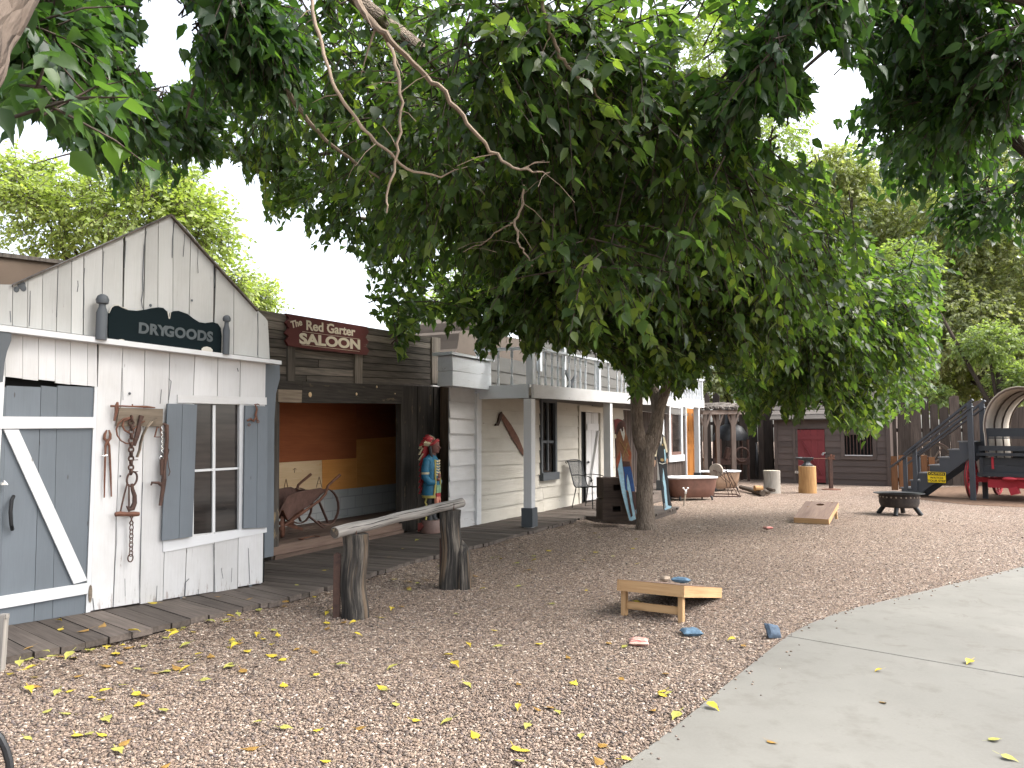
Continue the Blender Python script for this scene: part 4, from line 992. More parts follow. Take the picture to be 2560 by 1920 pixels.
mb = MB(); mb.tube([(-.045 + .012 * math.sin(i * 2.1), -.11, .2 + i * .032) for i in range(14)], .016, 6); mb.build('leg_fringe', M['p_yellow'], fg, True)
mb = MB()
mb.loft([(.55, -.01, 0, .125, .16), (.60, -.01, 0, .13, .165), (.78, -.0, 0, .115, .145), (.9, .01, 0, .105, .14), (1.02, .0, 0, .11, .165), (1.1, -.01, 0, .10, .165), (1.15, -.01, 0, .07, .11), (1.18, 0, 0, .05, .055)], 18); mb.build('coat', M['p_blue'], fg, True)
mb = MB(); mb.loft([(.525, -.01, 0, .128, .163), (.565, -.01, 0, .133, .168)], 18); mb.tube([(.09, -.115, .57), (.105, -.10, .75), (.095, -.09, .9), (.085, -.075, 1.1)], .016, 6); mb.tube([(.09, .115, .57), (.105, .10, .75), (.095, .09, .9)], .016, 6); mb.build('coat_trim', M['p_yellow'], fg, True)
for sy in (-1, 1):
    mb = MB(); mb.tube([(-.02, sy * .15, 1.09), (-.03, sy * .185, .97), (-.03, sy * .19, .84), (.03, sy * .165, .76), (.09, sy * .11, .76)], [.055, .062, .058, .055, .045], 10); mb.ell((-.02, sy * .15, 1.09), (.06, .05, .05)); mb.build('sleeve', M['p_blue'], fg, True)
    mb = MB(); mb.loft([(0, 0, 0, .065, .065), (.03, 0, 0, .066, .066)], 10); mb.xf(Matrix.Translation((-.03, sy * .188, .885))); mb.build('armband', M['p_cream'], fg, True)
mb = MB()
for i in range(6):
    for sy in (-1, 1): mb.beam((.112 - i * .001, sy * .008, .86 + i * .042), (.10, sy * .075, .875 + i * .042), .022, .02, (1, 0, 0))
mb.build('breastplate', M['p_cream'], fg)
mb = MB(); mb.ell((.12, .0, .85), (.03, .035, .05)); mb.ell((.125, -.045, .80), (.032, .03, .026)); mb.build('hands', M['skin'], fg, True)
for z0, z1, m_ in ((.60, .72, 'p_green'), (.545, .60, 'p_red'), (.40, .545, 'p_pink')):
    mb = MB(); mb.loft([(z0, .105, 0, .03, .085), (z1 - .002, .1, 0, .03, .08)], 10, pw=4); mb.build('apron_panel', M[m_], fg, True)
mb = MB(); mb.loft([(.455, .137, 0, .002, .012), (.475, .138, 0, .003, .02), (.5, .137, 0, .002, .006)], 8); mb.build('flame_mark', M['p_red'], fg)
mb = MB(); mb.loft([(1.14, .01, 0, .045, .048), (1.2, .02, 0, .045, .046), (1.21, .045, 0, .06, .05), (1.25, .045, 0, .075, .06), (1.30, .04, 0, .08, .066), (1.35, .035, 0, .08, .068), (1.40, .02, 0, .075, .065)], 14)
mb.prism([(.115, 1.31), (.145, 1.272), (.115, 1.262)], -.014, .014); mb.ell((.105, 0, 1.245), (.02, .026, .012)); mb.ell((.09, 0, 1.215), (.028, .028, .02))
mb.build('head', M['skin'], fg, True)
mb = MB()
for sy in (-1, 1): mb.ell((.108, sy * .03, 1.305), (.009, .013, .007))
mb.build('eye', M['p_black'], fg, True)
mb = MB()
for sy in (-1, 1): mb.tube([(.01, sy * .068, 1.36), (.0, sy * .075, 1.28), (.02, sy * .075, 1.18), (.04, sy * .07, 1.1)], [.022, .028, .024, .018], 7)
mb.build('hair', M['p_black'], fg, True)
mb = MB(); pts = [(-.07 * 0 + .055 * math.cos(t) + .02, .0, 0) for t in (0,)]
band = [(.02 + .075 * math.cos(t), .085 * math.sin(t), 1.395 - .055 * abs(math.sin(t)) ** 2 * 1.2) for t in [i * math.pi / 9 - math.pi / 1.8 for i in range(11)]]
mb.tube(band, .024, 6); mb.build('headband', M['p_red'], fg, True)
mb = MB(); mb.ell((-.05, 0, 1.36), (.10, .105, .10)); mb.loft([(.75, -.14, 0, .03, .07), (1.1, -.13, 0, .045, .10), (1.36, -.07, 0, .07, .10)], 12); mb.build('bonnet_cap', M['p_red'], fg, True)
fe = MB(); ft = MB(); tips = MB()
for i in range(11):
    t = i * math.pi / 10 - math.pi / 2; dy = math.sin(t)
    b_ = Vector((.04 - .03 * abs(dy), .09 * dy, 1.40 - .08 * abs(dy))); d_ = Vector((-.75, dy * .25, .50 - .35 * abs(dy))).normalized(); e_ = b_ + d_ * .10; g_ = e_ + Vector((-.03, 0, -.03)) + d_ * .035
    fe.beam(b_, e_, .05, .016, (1, 0, .3)); tips.beam(e_, g_, .056, .018, (1, 0, .3)); ft.tube([b_.lerp(e_, .1) + Vector((.008, 0, .008)), e_ + Vector((.008, 0, .008))], .005, 5)
for sy in (-1, 1):
    for j in range(9):
        z = 1.36 - j * .085; fe.beam((-.10, sy * (.085 + .02 * (j % 2)), z), (-.16, sy * .11, z - .1), .05, .014, (0, 1, 0)) if j < 3 else tips.beam((-.12, sy * .07, z), (-.16, sy * .09, z - .1), .055, .016, (0, 1, 0))
fe.build('feathers', M['p_cream'], fg); tips.build('feather_tips', M['p_red'], fg)['kind'] = 'stuff'; ft.build('feather_quills', M['p_black'], fg)

# ------------------------------------------------------------------ hitching rail
ZR = lambda x, y: (800 + x * .21095, 1220 + y * .21095)
p1, p2 = G(885, 1543), G(1127, 1470)
hr = thing('hitching_rail', 'grey log hitching rail resting on two dark weathered stump posts', 'hitching rail', p1)
def rpost(b, h, r, seed, spur=False):
    m = MB(); n = 20; secs = []
    for i in range(9):
        z = h * i / 8; f = 1.0 - .06 * math.sin(i / 8 * 2.6) + (.03 if i == 0 else 0); secs.append((z, b.x + .012 * math.sin(i + seed), b.y, r * f, r * f))
    m.loft(secs, n)
    m.V = [(x + (x - b.x) * q, y + (y - b.y) * q, z - (.012 * abs(q) if z > h * .98 else 0)) for x, y, z in m.V for q in (.055 * mnoise.noise(Vector((math.atan2(y - b.y, x - b.x) * 2.1 + seed, z * 1.1, seed))),)]
    if spur:
        m2 = [(b.x + .06 + .05 * k_, b.y - .03) for k_ in (0,)]
        m.loft([(0, b.x + .135, b.y - .02, .085, .10), (.25, b.x + .13, b.y - .02, .075, .09), (.36, b.x + .125, b.y - .02, .07, .085), (.42, b.x + .13, b.y - .01, .055, .07), (.47, b.x + .115, b.y, .02, .03), (.49, b.x + .112, b.y, .006, .01)], 11)
    o = m.build('post', M['blackpost'], hr, True); return o
rpost(Vector((0, 0, 0)), .715, .118, 1.3); q = p2 - p1; rpost(q, .80, .112, 4.1, True)
a = D(857, 1331, 6.42) - p1; b = D(1153, 1252, 8.2) - p1
a = Vector((0, 0, .765)) + (Vector((0, 0, .765)) - (q + Vector((0, 0, .852)))).normalized() * .26; b = q + Vector((0, 0, .852)) + (q + Vector((0, 0, .852)) - Vector((0, 0, .765))).normalized() * .2
mb = MB(); pts = [a.lerp(b, i / 14) + Vector((0, 0, .004 * math.sin(i * 1.3))) for i in range(15)]
mb.tube(pts, [.049 + .002 * math.sin(i * .9) + .001 * (i > 9) for i in range(15)], 16, rough=.05); mb.build('rail_log', M['graylog'], hr, True)
mb = MB(); d0 = (b - a).normalized(); sd_ = d0.cross(Vector((0, 0, 1))).normalized(); up_ = sd_.cross(d0)
for f0, f1, an in ((.03, .42, .35), (.38, .97, .62), (.12, .3, -.35), (.55, .8, -.2), (.7, .99, .15)):
    o_ = (sd_ * math.cos(an) + up_ * math.sin(an)) * .0475; mb.tube([a.lerp(b, lerp(f0, f1, i / 6)) + o_ * (1.03 + .03 * math.sin(i * 2)) + up_ * .004 * math.sin(i * 1.7) for i in range(7)], [.001, .003, .0035, .003, .0035, .003, .001], 5)
mb.build('drying_cracks', M['black'], hr)
mb = MB(); d_ = (b - a).normalized(); mb.tube([a - d_ * .004, a + d_ * .004], .044, 16); mb.build('cut_end', M['darkwood'], hr)
mb = MB()
for c, z in ((Vector((.02, -.06, 0)), .765), (q + Vector((.03, -.05, 0)), .85)): mb.tube([c + Vector((0, .01, z + .02)), c + Vector((0, 0, z - .11))], .006, 6)
mb.build('spike', M['rustdark'], hr, True)
p = G(841, 1544); o = thing('iron_stake', 'short flat rusty iron stake standing against the nearer rail post', 'stake', p)
mb = MB(); mb.box((0, 0, .27), (.062, .035, .55), jit=.003); mb.ell((0, 0, .545), (.022, .014, .012), 8, 5); mb.build('bar', M['rustdark'], o, bevel=.004)
p = G(1102, 1466); o = thing('iron_plate', 'narrow dark iron plate standing against the farther rail post', 'plate', p)
mb = MB(); mb.box((0, .02, .25), (.03, .09, .50), jit=.004); mb.build('bar', M['rustdark'], o)

# ------------------------------------------------------------------ cornhole boards and bags
def cornhole(label, origin, ang, mt):
    t = thing('cornhole_board', label, 'cornhole board', origin, ang, 'cornhole boards on the gravel')
    W, L, hb_, hf = .60, 1.22, .32, .10; sl = math.atan2(hb_ - hf, L)
    Rm = Matrix.Translation((0, 0, hf)) @ Matrix.Rotation(sl, 4, 'X')             # local: x across, y from the front edge back
    n = 28; cy, r = L - .23, .076; V = []; Fc = []
    sq = []
    for i in range(n):
        a_ = 2 * math.pi * i / n; V.append((r * math.cos(a_), cy + r * math.sin(a_), 0))
    for i in range(n):
        a_ = 2 * math.pi * i / n; m_ = max(abs(math.cos(a_)), abs(math.sin(a_))); V.append((.2 * math.cos(a_) / m_, cy + .2 * math.sin(a_) / m_, 0))
    V += [(v[0], v[1], -.014) for v in V[:n]]
    Fc = [(i, (i + 1) % n, n + (i + 1) % n, n + i) for i in range(n)] + [(i, 2 * n + i, 2 * n + (i + 1) % n, (i + 1) % n) for i in range(n)]
    b_ = len(V); V += [(-W / 2, 0, 0), (W / 2, 0, 0), (W / 2, cy - .2, 0), (-W / 2, cy - .2, 0), (-.2, cy - .2, 0), (.2, cy - .2, 0), (-W / 2, cy + .2, 0), (-.2, cy + .2, 0), (W / 2, cy + .2, 0), (.2, cy + .2, 0), (-W / 2, L, 0), (W / 2, L, 0)]
    Fc += [(b_, b_ + 1, b_ + 2, b_ + 3), (b_ + 3, b_ + 4, b_ + 7, b_ + 6), (b_ + 5, b_ + 2, b_ + 8, b_ + 9), (b_ + 6, b_ + 8, b_ + 11, b_ + 10)]
    m = MB(); m.add(V, Fc, [(v[1], v[0], v[2]) for v in V], .5); m.box((0, L / 2, -.016), (W, L, .001)) if False else None
    m.xf(Rm); m.build('top', mt, t)
    m = MB()
    for sx in (-1, 1): m.box((sx * (W / 2 - .01), L / 2, -.05), (.02, L, .095))
    m.box((0, .01, -.05), (W - .042, .02, .095)); m.box((0, L - .01, -.05), (W - .042, .02, .095)); m.xf(Rm); m.build('frame', M['pine'], t)
    yb = L * math.cos(sl) - .05
    for sx in (-1, 1):
        m = MB(); m.box((sx * (W / 2 - .045), yb, .14), (.04, .065, .30), Matrix.Rotation(.04, 3, 'X')); m.build('leg', M['pine'], t)
    m = MB(); m.box((0, yb - .01, .09), (W - .132, .02, .065)); m.build('leg_rail', M['pine'], t)
    return t
qa, qb = G(1985, 1308), G(2071.5, 1312); c = (qa + qb) / 2
far_board = cornhole('stained cornhole board lying with its hole end away, near the round fire pit', c, R(-31), M['boardtop'])
c = (D(1546.5, 1448, 6.85) + D(1710, 1462, 6.55)) / 2; dirv = Vector((math.sin(R(29.7)), math.cos(R(29.7)), 0))
near = c + dirv * 1.19; near.z = 0
near_board = cornhole('pale pine cornhole board with its raised end towards the viewer and bags on top', near, R(180 - 29.7), M['boardtop'])
def bag(name, label, pos, rz, mt, sx=.16, sy=.13, sz=.045, tilt=(0, 0), grp='bean bags lying about the near board'):
    n = 10; V = []; Fc = []
    for sgn in (1, -1):
        for i in range(n + 1):
            for j in range(n + 1):
                u, v = i / n * 2 - 1, j / n * 2 - 1
                h = ((1 - u ** 4) * (1 - v ** 4)) ** .6 * (1 + .35 * mnoise.noise(Vector((u * 1.6 + pos.x * 7, v * 1.6, sgn)))); pin = 1 - .10 * (1 - abs(u * v))
                V.append((u * sx / 2 * (1 - .08 * (1 - v * v) * 0) * pin, v * sy / 2 * pin, sz / 2 + sgn * h * sz / 2))
    m_ = (n + 1) ** 2
    for s_ in range(2):
        for i in range(n):
            for j in range(n):
                f = [s_ * m_ + i * (n + 1) + j, s_ * m_ + (i + 1) * (n + 1) + j, s_ * m_ + (i + 1) * (n + 1) + j + 1, s_ * m_ + i * (n + 1) + j + 1]; Fc.append(tuple(f if s_ == 0 else f[::-1]))
    mb = MB(); mb.add(V, Fc, V); o = mb.build(name, mt, None, True, loc=pos, rz=rz); o.rotation_euler = (tilt[0], tilt[1], rz)
    return tag(o, label, 'bean bag', grp)
bag('bean_bag', 'flat pink striped bean bag lying on the gravel', G(1597, 1612), R(-8), M['bag_pink'], .15, .15, .05)
bag('bean_bag', 'blue denim bean bag lying flat on the gravel in front of the near board', G(1728, 1588), R(5), M['bag_blue'], .16, .14, .055)
bag('bean_bag', 'slumped slate-blue bean bag propped upright by the concrete edge', G(1926, 1591) + Vector((0, .0, .02)), R(20), M['bag_navy'], .13, .13, .07, (R(48), R(14)))
tb = near - dirv * 1.10
rt_ = Vector((-dirv.y, dirv.x, 0)) * -1
bag('bean_bag', 'blue denim bean bag resting on the near board', D(1702, 1457, 6.78), R(-25), M['bag_blue'], .155, .13, .05, (R(-8), 0))
bag('bean_bag', 'small crumpled tan bean bag on the near board beside a blue one', D(1664, 1454, 6.86), R(30), M['bag_tan'], .075, .07, .05, (R(-8), 0))
bag('bean_bag', 'faded pink bean bag lying far off on the gravel left of the stained board', G(1920, 1323), R(20), M['bag_pink'], .15, .13, .05)
M['lean'] = wood('grey_brown_post', (.10, .075, .062), (.24, .19, .16))
M['pipe'] = flat('tan_pipe', (.36, .30, .24), .6)
# ------------------------------------------------------------------ platform, crates, chair, cutouts
pf = thing('plank_platform', 'low grey plank platform under the crates and painted cutouts', 'platform', (0, 0, 0))
A_, B_ = G(1447, 1304), G(1588, 1318); 
u_ = FH.ux; v_ = FH.uy
pc = FH.loc(G(1450, 1303)); pe = FH.loc(G(1702, 1290)); y0 = -PO - .02
mb = MB(); x = pc.x - .1; yf = FH.loc(G(1585, 1316)).y - .05
while x < pe.x + .7:
    a, b, c, d = FH.w(x, y0), FH.w(x + .15, y0), FH.w(x + .15, yf + random.uniform(-.03, .02)), FH.w(x, yf + random.uniform(-.03, .02)); mb.hprism([(p.x, p.y) for p in (a, b, c, d)], .07, .115, ax=(v_.x, v_.y)); x += .158
a, b, c, d = FH.w(pc.x - .1, yf + .03), FH.w(pe.x + .6, yf + .03), FH.w(pe.x + .6, y0), FH.w(pc.x - .1, y0); mb.hprism([(p.x, p.y) for p in (a, b, c, d)], -.03, .066); mb.build('planks', M['deck'], pf)
ZC = lambda x, y: (1400 + x / 5.184, 1000 + y / 5.184)
PT = .116
M['crate'] = wood('dark_crate_wood', (.022, .015, .012), (.075, .052, .04), .8)
def crate(label, px, py, z, w, d, h, rz):
    p = G(*ZC(px, py), PT); p.z = z; t = thing('wooden_crate', label, 'crate', p, rz, 'stacked wooden crates')
    m = MB(); th = .018
    for i, (z0, z1) in enumerate(((0, h * .40), (h * .68, h))):
        for sy in (-1, 1): m.box((0, sy * (d / 2), (z0 + z1) / 2), (w, th, z1 - z0), jit=.003)
    m.box((-w * .30, -d / 2, h * .54), (w * .4, th - .002, h * .29)); m.box((w * .36, -d / 2, h * .54), (w * .28, th - .002, h * .29)); m.box((0, d / 2, h * .54), (w, th - .002, h * .29)); m.build('long_side', M['crate'], t)
    m = MB()
    for sx in (-1, 1): m.box((sx * (w / 2 - .01), 0, h / 2), (.022, d - .02, h - .01))
    m.each('end_panel', M['crate'], t)
    m = MB(); m.box((0, 0, .012), (w - .04, d - .03, .014)); m.box((0, 0, h - .008), (w - .03, d - .03, .014)); m.build('slats', M['crate'], t); return t
M['crate'] = wood('dark_crate_wood', (.022, .015, .012), (.075, .052, .04), .8)
cw, cd, chh = .46, .34, .365
crate('dark wooden crate sitting on the plank platform under another crate', 672, 1545, PT, cw, cd, chh, R(12)); crate('dark wooden crate with a hand hole, upper one of the stack', 678, 1545, PT + chh + .002, cw * .98, cd, chh, R(14))
# patio chair
cp = G(*ZC(330, 1400), DZ); ch = thing('patio_chair', 'black wire mesh patio chair with curled arms on the porch', 'chair', cp + Vector((.1, .15, 0)), R(-40))
mb = MB(); W = .46
# local x = forward
V = []; Fc = []
prof = [(.24, .43), (.22, .44), (.0, .42), (-.18, .415), (-.22, .45), (-.27, .60), (-.33, .80), (-.37, .93), (-.40, .95)]
n = 8
for x, z in prof:
    for j in range(n + 1): V.append((x, (j / n - .5) * W, z))
for i in range(len(prof) - 1):
    for j in range(n): a = i * (n + 1) + j; Fc.append((a, a + 1, a + n + 2, a + n + 1))
sh = NT('black_wire_mesh'); 
def _mesh():
    t = sh; xz = t.n('ShaderNodeSeparateXYZ', {0: t.oc((1, 1, 1))}); s1 = t.math('SINE', t.math('MULTIPLY', xz.outputs[1], 420)); s2 = t.math('SINE', t.math('MULTIPLY', t.math('ADD', xz.outputs[0], xz.outputs[2]), 420))
    f = t.rng(t.math('MAXIMUM', s1, s2), .25, .3, 0, 1); t.fin((.014, .015, .016), .5); tr = t.n('ShaderNodeBsdfTransparent'); mx = t.n('ShaderNodeMixShader', {0: t.rng(f, 0, 1, .35, 1), 1: tr.outputs[0], 2: t.b.outputs[0]}); t.t.links.new(mx.outputs[0], t.out.inputs[0]); return t.m
me_ = _mesh()
mb.add(V, Fc, V); mb.build('seat_and_back', me_, ch, True)
mb = MB()
for sy in (-1, 1): mb.tube([(x, sy * W / 2, z) for x, z in prof], .011, 6)
mb.tube([(.235, -W / 2, .43), (.235, W / 2, .43)], .01, 6); mb.tube([(-.2, -W / 2, .42), (-.2, W / 2, .42)], .01, 6); mb.tube([(-.40, y, .945 + .03 * math.cos(y * 6)) for y in [-.23 + .0575 * i for i in range(9)]], .011, 6)
for sy in (-1, 1): mb.ring((-.415, sy * .23, .925), .022, .008, (1, 0, 0), (0, 0, 1), 10, 5)
mb.build('frame', M['blackmetal'], ch, True)
for sy in (-1, 1):
    mb = MB(); mb.tube([(-.29, sy * W / 2, .66), (-.1, sy * .25, .67), (.12, sy * .255, .655), (.22, sy * .255, .62), (.245, sy * .255, .57), (.215, sy * .255, .545), (.19, sy * .255, .57)], .009, 6); mb.tube([(.20, sy * .25, .62), (.23, sy * .24, .52), (.22, sy * .23, .43)], .009, 6); mb.build('arm', M['blackmetal'], ch, True)
    mb = MB(); mb.tube([(.215, sy * .22, .43), (.24, sy * .24, .0)], .010, 6); mb.build('leg', M['blackmetal'], ch, True)
    mb = MB(); mb.tube([(-.18, sy * .22, .42), (-.27, sy * .24, .0)], .010, 6); mb.build('leg', M['blackmetal'], ch, True)
# painted cutouts: flat boards, painted pieces a few millimetres proud
def cutout(name, label, base_px, yaw, pieces, outline, tilt, bm):
    b = G(*ZC(*base_px), PT); t = thing(name, label, 'cutout', b, yaw); t.rotation_euler = (tilt, 0, yaw)
    sc = b.y / F / 5.184
    L = lambda pts: [((x - base_px[0]) * sc / math.cos(yaw), (base_px[1] - y) * sc) for x, y in pts]
    m = MB(); m.prism(L(outline), 0, .018); m.build('board', M[bm], t)
    for i, (nm, mt, ps) in enumerate(pieces):
        m = MB()
        for p in ps: m.prism(L(p), -.003 - .0012 * i, .001)
        m.build(nm, M[mt], t)
    return t
YW = R(14)
cutout('headless_cutout', 'painted plywood cutout of a headless gunfighter in black vest and cream sleeves', (1385, 1428), YW, [
    ('sky_paint', 'p_sky', [[(1366, 880), (1376, 930), (1394, 1100), (1402, 1380), (1372, 1396), (1364, 1200), (1354, 1060)], [(1398, 650), (1414, 640), (1424, 760), (1402, 820)], [(1358, 1427), (1350, 1396), (1395, 1366), (1450, 1378), (1440, 1402)]]),
    ('trousers', 'p_black', [[(1318, 830), (1366, 845), (1368, 930), (1352, 1040), (1366, 1140), (1362, 1260), (1372, 1395), (1345, 1395), (1335, 1150), (1325, 1000)], [(1370, 845), (1420, 840), (1428, 1000), (1422, 1130), (1438, 1290), (1446, 1375), (1424, 1375), (1410, 1180), (1400, 1040), (1380, 920)]]),
    ('vest', 'p_black', [[(1318, 455), (1335, 450), (1352, 560), (1362, 605), (1374, 560), (1385, 455), (1396, 470), (1400, 700), (1392, 800), (1322, 800), (1312, 700), (1316, 560)]]),
    ('sleeves', 'p_shirt', [[(1308, 478), (1318, 470), (1316, 610), (1300, 690), (1288, 740), (1262, 735), (1280, 640), (1290, 540)], [(1398, 475), (1418, 490), (1438, 590), (1446, 680), (1424, 690), (1412, 600), (1400, 560)]]),
    ('shirt_front', 'p_white', [[(1338, 440), (1356, 455), (1380, 438), (1384, 460), (1372, 560), (1362, 600), (1352, 555), (1336, 460)]]),
    ('tie', 'p_black', [[(1340, 436), (1360, 466), (1380, 436), (1383, 444), (1364, 480), (1364, 540), (1357, 540), (1356, 480), (1338, 445)]]),
    ('cuffs', 'p_black', [[(1262, 735), (1290, 740), (1280, 785), (1254, 775)], [(1424, 688), (1446, 682), (1440, 735), (1422, 735)]]),
    ('hands', 'hand', [[(1256, 782), (1276, 788), (1270, 830), (1254, 872), (1242, 850), (1240, 805)], [(1420, 765), (1444, 770), (1442, 810), (1428, 838), (1418, 800)]]),
    ('badge', 'p_gold', [[(1376, 575), (1390, 575), (1392, 600), (1378, 602)], [(1345, 765), (1378, 765), (1388, 790), (1366, 805), (1340, 790)]]),
    ('belt_lines', 'p_white', [[(1320, 815), (1366, 832), (1412, 818), (1412, 825), (1366, 840), (1320, 823)]]),
    ('boot_paint', 'p_grey', [[(1345, 1340), (1366, 1340), (1370, 1395), (1346, 1410)]])],
    [(1312, 470), (1335, 432), (1385, 432), (1410, 462), (1436, 560), (1448, 700), (1446, 800), (1428, 842), (1424, 900), (1432, 1040), (1428, 1150), (1446, 1300), (1458, 1375), (1440, 1400), (1395, 1420), (1362, 1428), (1345, 1410), (1335, 1240), (1322, 1040), (1314, 860), (1300, 700), (1282, 790), (1262, 874), (1242, 855), (1240, 800), (1268, 690), (1288, 540)], R(-7), 'p_black')
cutout('fringed_cutout', 'painted plywood cutout of a figure in tan jacket and blue jeans by the tree', (930, 1566), YW, [
    ('sky_paint', 'p_sky', [[(838, 660), (852, 800), (862, 1000), (866, 1150), (882, 1200), (906, 1400), (920, 1520), (1000, 1540), (930, 1566), (898, 1560), (880, 1480), (845, 1320), (822, 1200), (802, 1040), (786, 900), (815, 800)], [(912, 970), (930, 1060), (948, 1196), (958, 1210), (972, 1400), (985, 1545), (925, 1520), (930, 1380), (912, 1200), (898, 1160), (900, 1050)], [(975, 900), (1000, 1200), (1015, 1440), (1000, 1545), (988, 1430), (1000, 1200), (980, 1000)]]),
    ('jeans', 'p_jean', [[(856, 868), (960, 868), (978, 1000), (996, 1190), (950, 1196), (930, 1060), (908, 960), (892, 1050), (900, 1185), (872, 1170), (864, 1050), (872, 960)]]),
    ('jacket', 'p_tan', [[(812, 430), (850, 370), (900, 380), (930, 470), (960, 600), (982, 700), (952, 820), (858, 812), (842, 690), (836, 640), (828, 700), (800, 800), (770, 830), (796, 640)]]),
    ('cuffs', 'p_orange', [[(836, 660), (836, 740), (818, 800), (785, 880), (768, 850), (770, 790), (800, 720)], [(940, 640), (980, 690), (972, 770), (938, 790)]]),
    ('shirt_front', 'p_white', [[(848, 372), (900, 350), (912, 440), (888, 540), (868, 460)]]),
    ('hair', 'p_brown', [[(790, 470), (796, 370), (830, 300), (870, 270), (890, 300), (892, 400), (876, 415), (862, 372), (838, 385), (812, 440)]]),
    ('lacing', 'p_gold', [[(835, 530), (842, 528), (950, 730), (944, 738)], [(930, 560), (936, 566), (862, 760), (855, 752)]]),
    ('belt', 'p_brown', [[(856, 800), (950, 806), (952, 868), (856, 872)]]),
    ('boots', 'p_brown', [[(880, 1190), (908, 1200), (930, 1380), (944, 1500), (922, 1520), (900, 1400)], [(955, 1200), (1000, 1196), (1010, 1420), (985, 1430), (965, 1330)]])],
    [(800, 440), (850, 340), (905, 345), (940, 470), (985, 690), (975, 830), (985, 960), (1005, 1200), (1015, 1440), (1000, 1545), (930, 1568), (898, 1562), (880, 1480), (845, 1320), (822, 1200), (800, 1040), (784, 900), (768, 850), (780, 720)], R(-8), 'p_tan')
bpn = D(*ZC(815, 560), G(*ZC(815, 1560), PT).y + .35)
o = thing('painted_backboard', 'dark brown rounded panel propped upright behind the tan jacket cutout', 'panel', G(*ZC(800, 1545), PT) + Vector((.04, .42, 0)), YW)
sc = bpn.y / F / 5.184; L = lambda pts: [((x - 800) * sc, (1500 - y) * sc) for x, y in pts]
mb = MB(); mb.prism(L([(722, 230), (770, 218), (840, 235), (880, 275), (890, 340), (880, 480), (850, 640), (800, 1400), (800, 1500), (745, 1500), (745, 890), (735, 480)]), 0, .03); mb.build('board', M['p_brown'], o)
mb = MB(); mb.prism(L([(722, 232), (770, 220), (835, 238), (800, 280), (770, 360), (730, 400)]), -.004, .001); mb.build('red_paint', M['p_maroon'], o)
mb = MB(); mb.prism(L([(728, 425), (785, 420), (780, 470), (730, 475)]), -.005, .001); mb.build('cream_patch', M['p_shirt'], o)

# ------------------------------------------------------------------ bathtubs
Z5 = lambda x, y: (1450 + x / 3.687, 900 + y / 3.687)
def tub(label, pos, rz, mt, L=1.42, W=.72, H=.56):
    t = thing('bathtub', label, 'bathtub', pos, rz, 'old bathtubs on the gravel')
    m = MB(); m.loft([(.07, 0, 0, L * .38, W * .34), (.10, 0, 0, L * .41, W * .38), (.3, 0, 0, L * .455, W * .44), (H - .02, 0, 0, L * .48, W * .475)], 32, cap=False, pw=3.2); m.V = [(x, y, z) for x, y, z in m.V]
    m.add([(x, y, .07) for x, y in [(L * .36 * math.cos(a), W * .32 * math.sin(a)) for a in [i * math.pi / 8 for i in range(16)]]], [tuple(range(15, -1, -1))], [(0, 0, 0)] * 16); m.build('shell', mt, t, True)
    m = MB(); m.loft([(H - .02, 0, 0, L * .465, W * .455), (.35, 0, 0, L * .43, W * .40), (.17, 0, 0, L * .38, W * .33), (.13, 0, 0, L * .28, W * .22)], 32, cap=False, pw=3.2); q = 32
    m.add([(L * .28 * math.copysign(abs(math.cos(a)) ** .63, math.cos(a)), W * .22 * math.copysign(abs(math.sin(a)) ** .63, math.sin(a)), .13) for a in [2 * math.pi * i / 32 for i in range(32)]], [tuple(range(32))], [(0, 0, 0)] * 32); m.build('basin', M['enamel'], t, True)
    m = MB(); pts = [(L * .49 * math.copysign(abs(math.cos(a)) ** .63, math.cos(a)), W * .485 * math.copysign(abs(math.sin(a)) ** .63, math.sin(a)), H) for a in [2 * math.pi * i / 40 for i in range(40)]]; m.tube(pts, .027, 8, closed=True, flat=.9); m.build('rim', M['enamel'], t, True)
    for sx in (-1, 1):
        for sy in (-1, 1):
            m = MB(); m.tube([(sx * L * .3, sy * W * .28, .12), (sx * L * .33, sy * W * .33, .06), (sx * L * .335, sy * W * .34, 0)], [.03, .022, .026], 7); m.build('foot', M['iron'], t, True)
    return t
tp = G(*Z5(1060, 1300)); t1 = tub('brown painted bathtub with white rim and a tap pipe at its end', tp + Vector((0, .4, 0)), R(17), M['tubbrown'], 1.36)
pe_ = G(*Z5(955, 1345)); o = thing('tap_stand', 'pipe stand with two white taps at the end of the brown bathtub', 'tap', pe_)
d_ = pe_.y; zt = D(*Z5(975, 1205), d_).z; dx = (Z5(975, 0)[0] - Z5(955, 0)[0]) / F * d_
mb = MB(); mb.tube([(0, 0, 0), (dx, 0, zt - .05)], .02, 8); mb.build('pipe', M['pipe'] if 'pipe' in M else flat('tan_pipe', (.36, .30, .24), .6), o, True)
mb = MB(); mb.tube([(dx, 0, zt - .06), (dx, -.03, zt), (dx, -.06, zt - .02)], .024, 8)
for s_ in (-1, 1): mb.tube([(dx, 0, zt), (dx + s_ * .045, -.01, zt + .05)], .014, 6); mb.ell((dx + s_ * .05, -.01, zt + .06), (.025, .025, .02), 8, 6)
mb.build('taps', M['enamel'], o, True)
Z9 = lambda x, y: (1680 + x * .16878, 980 + y * .16878)
tp = G(*Z9(800, 1480)); t2 = tub('tan rusty-sided bathtub with white basin set behind the grindstone', tp + Vector((0, .62, 0)), R(35), M['tubrust'], 1.45)

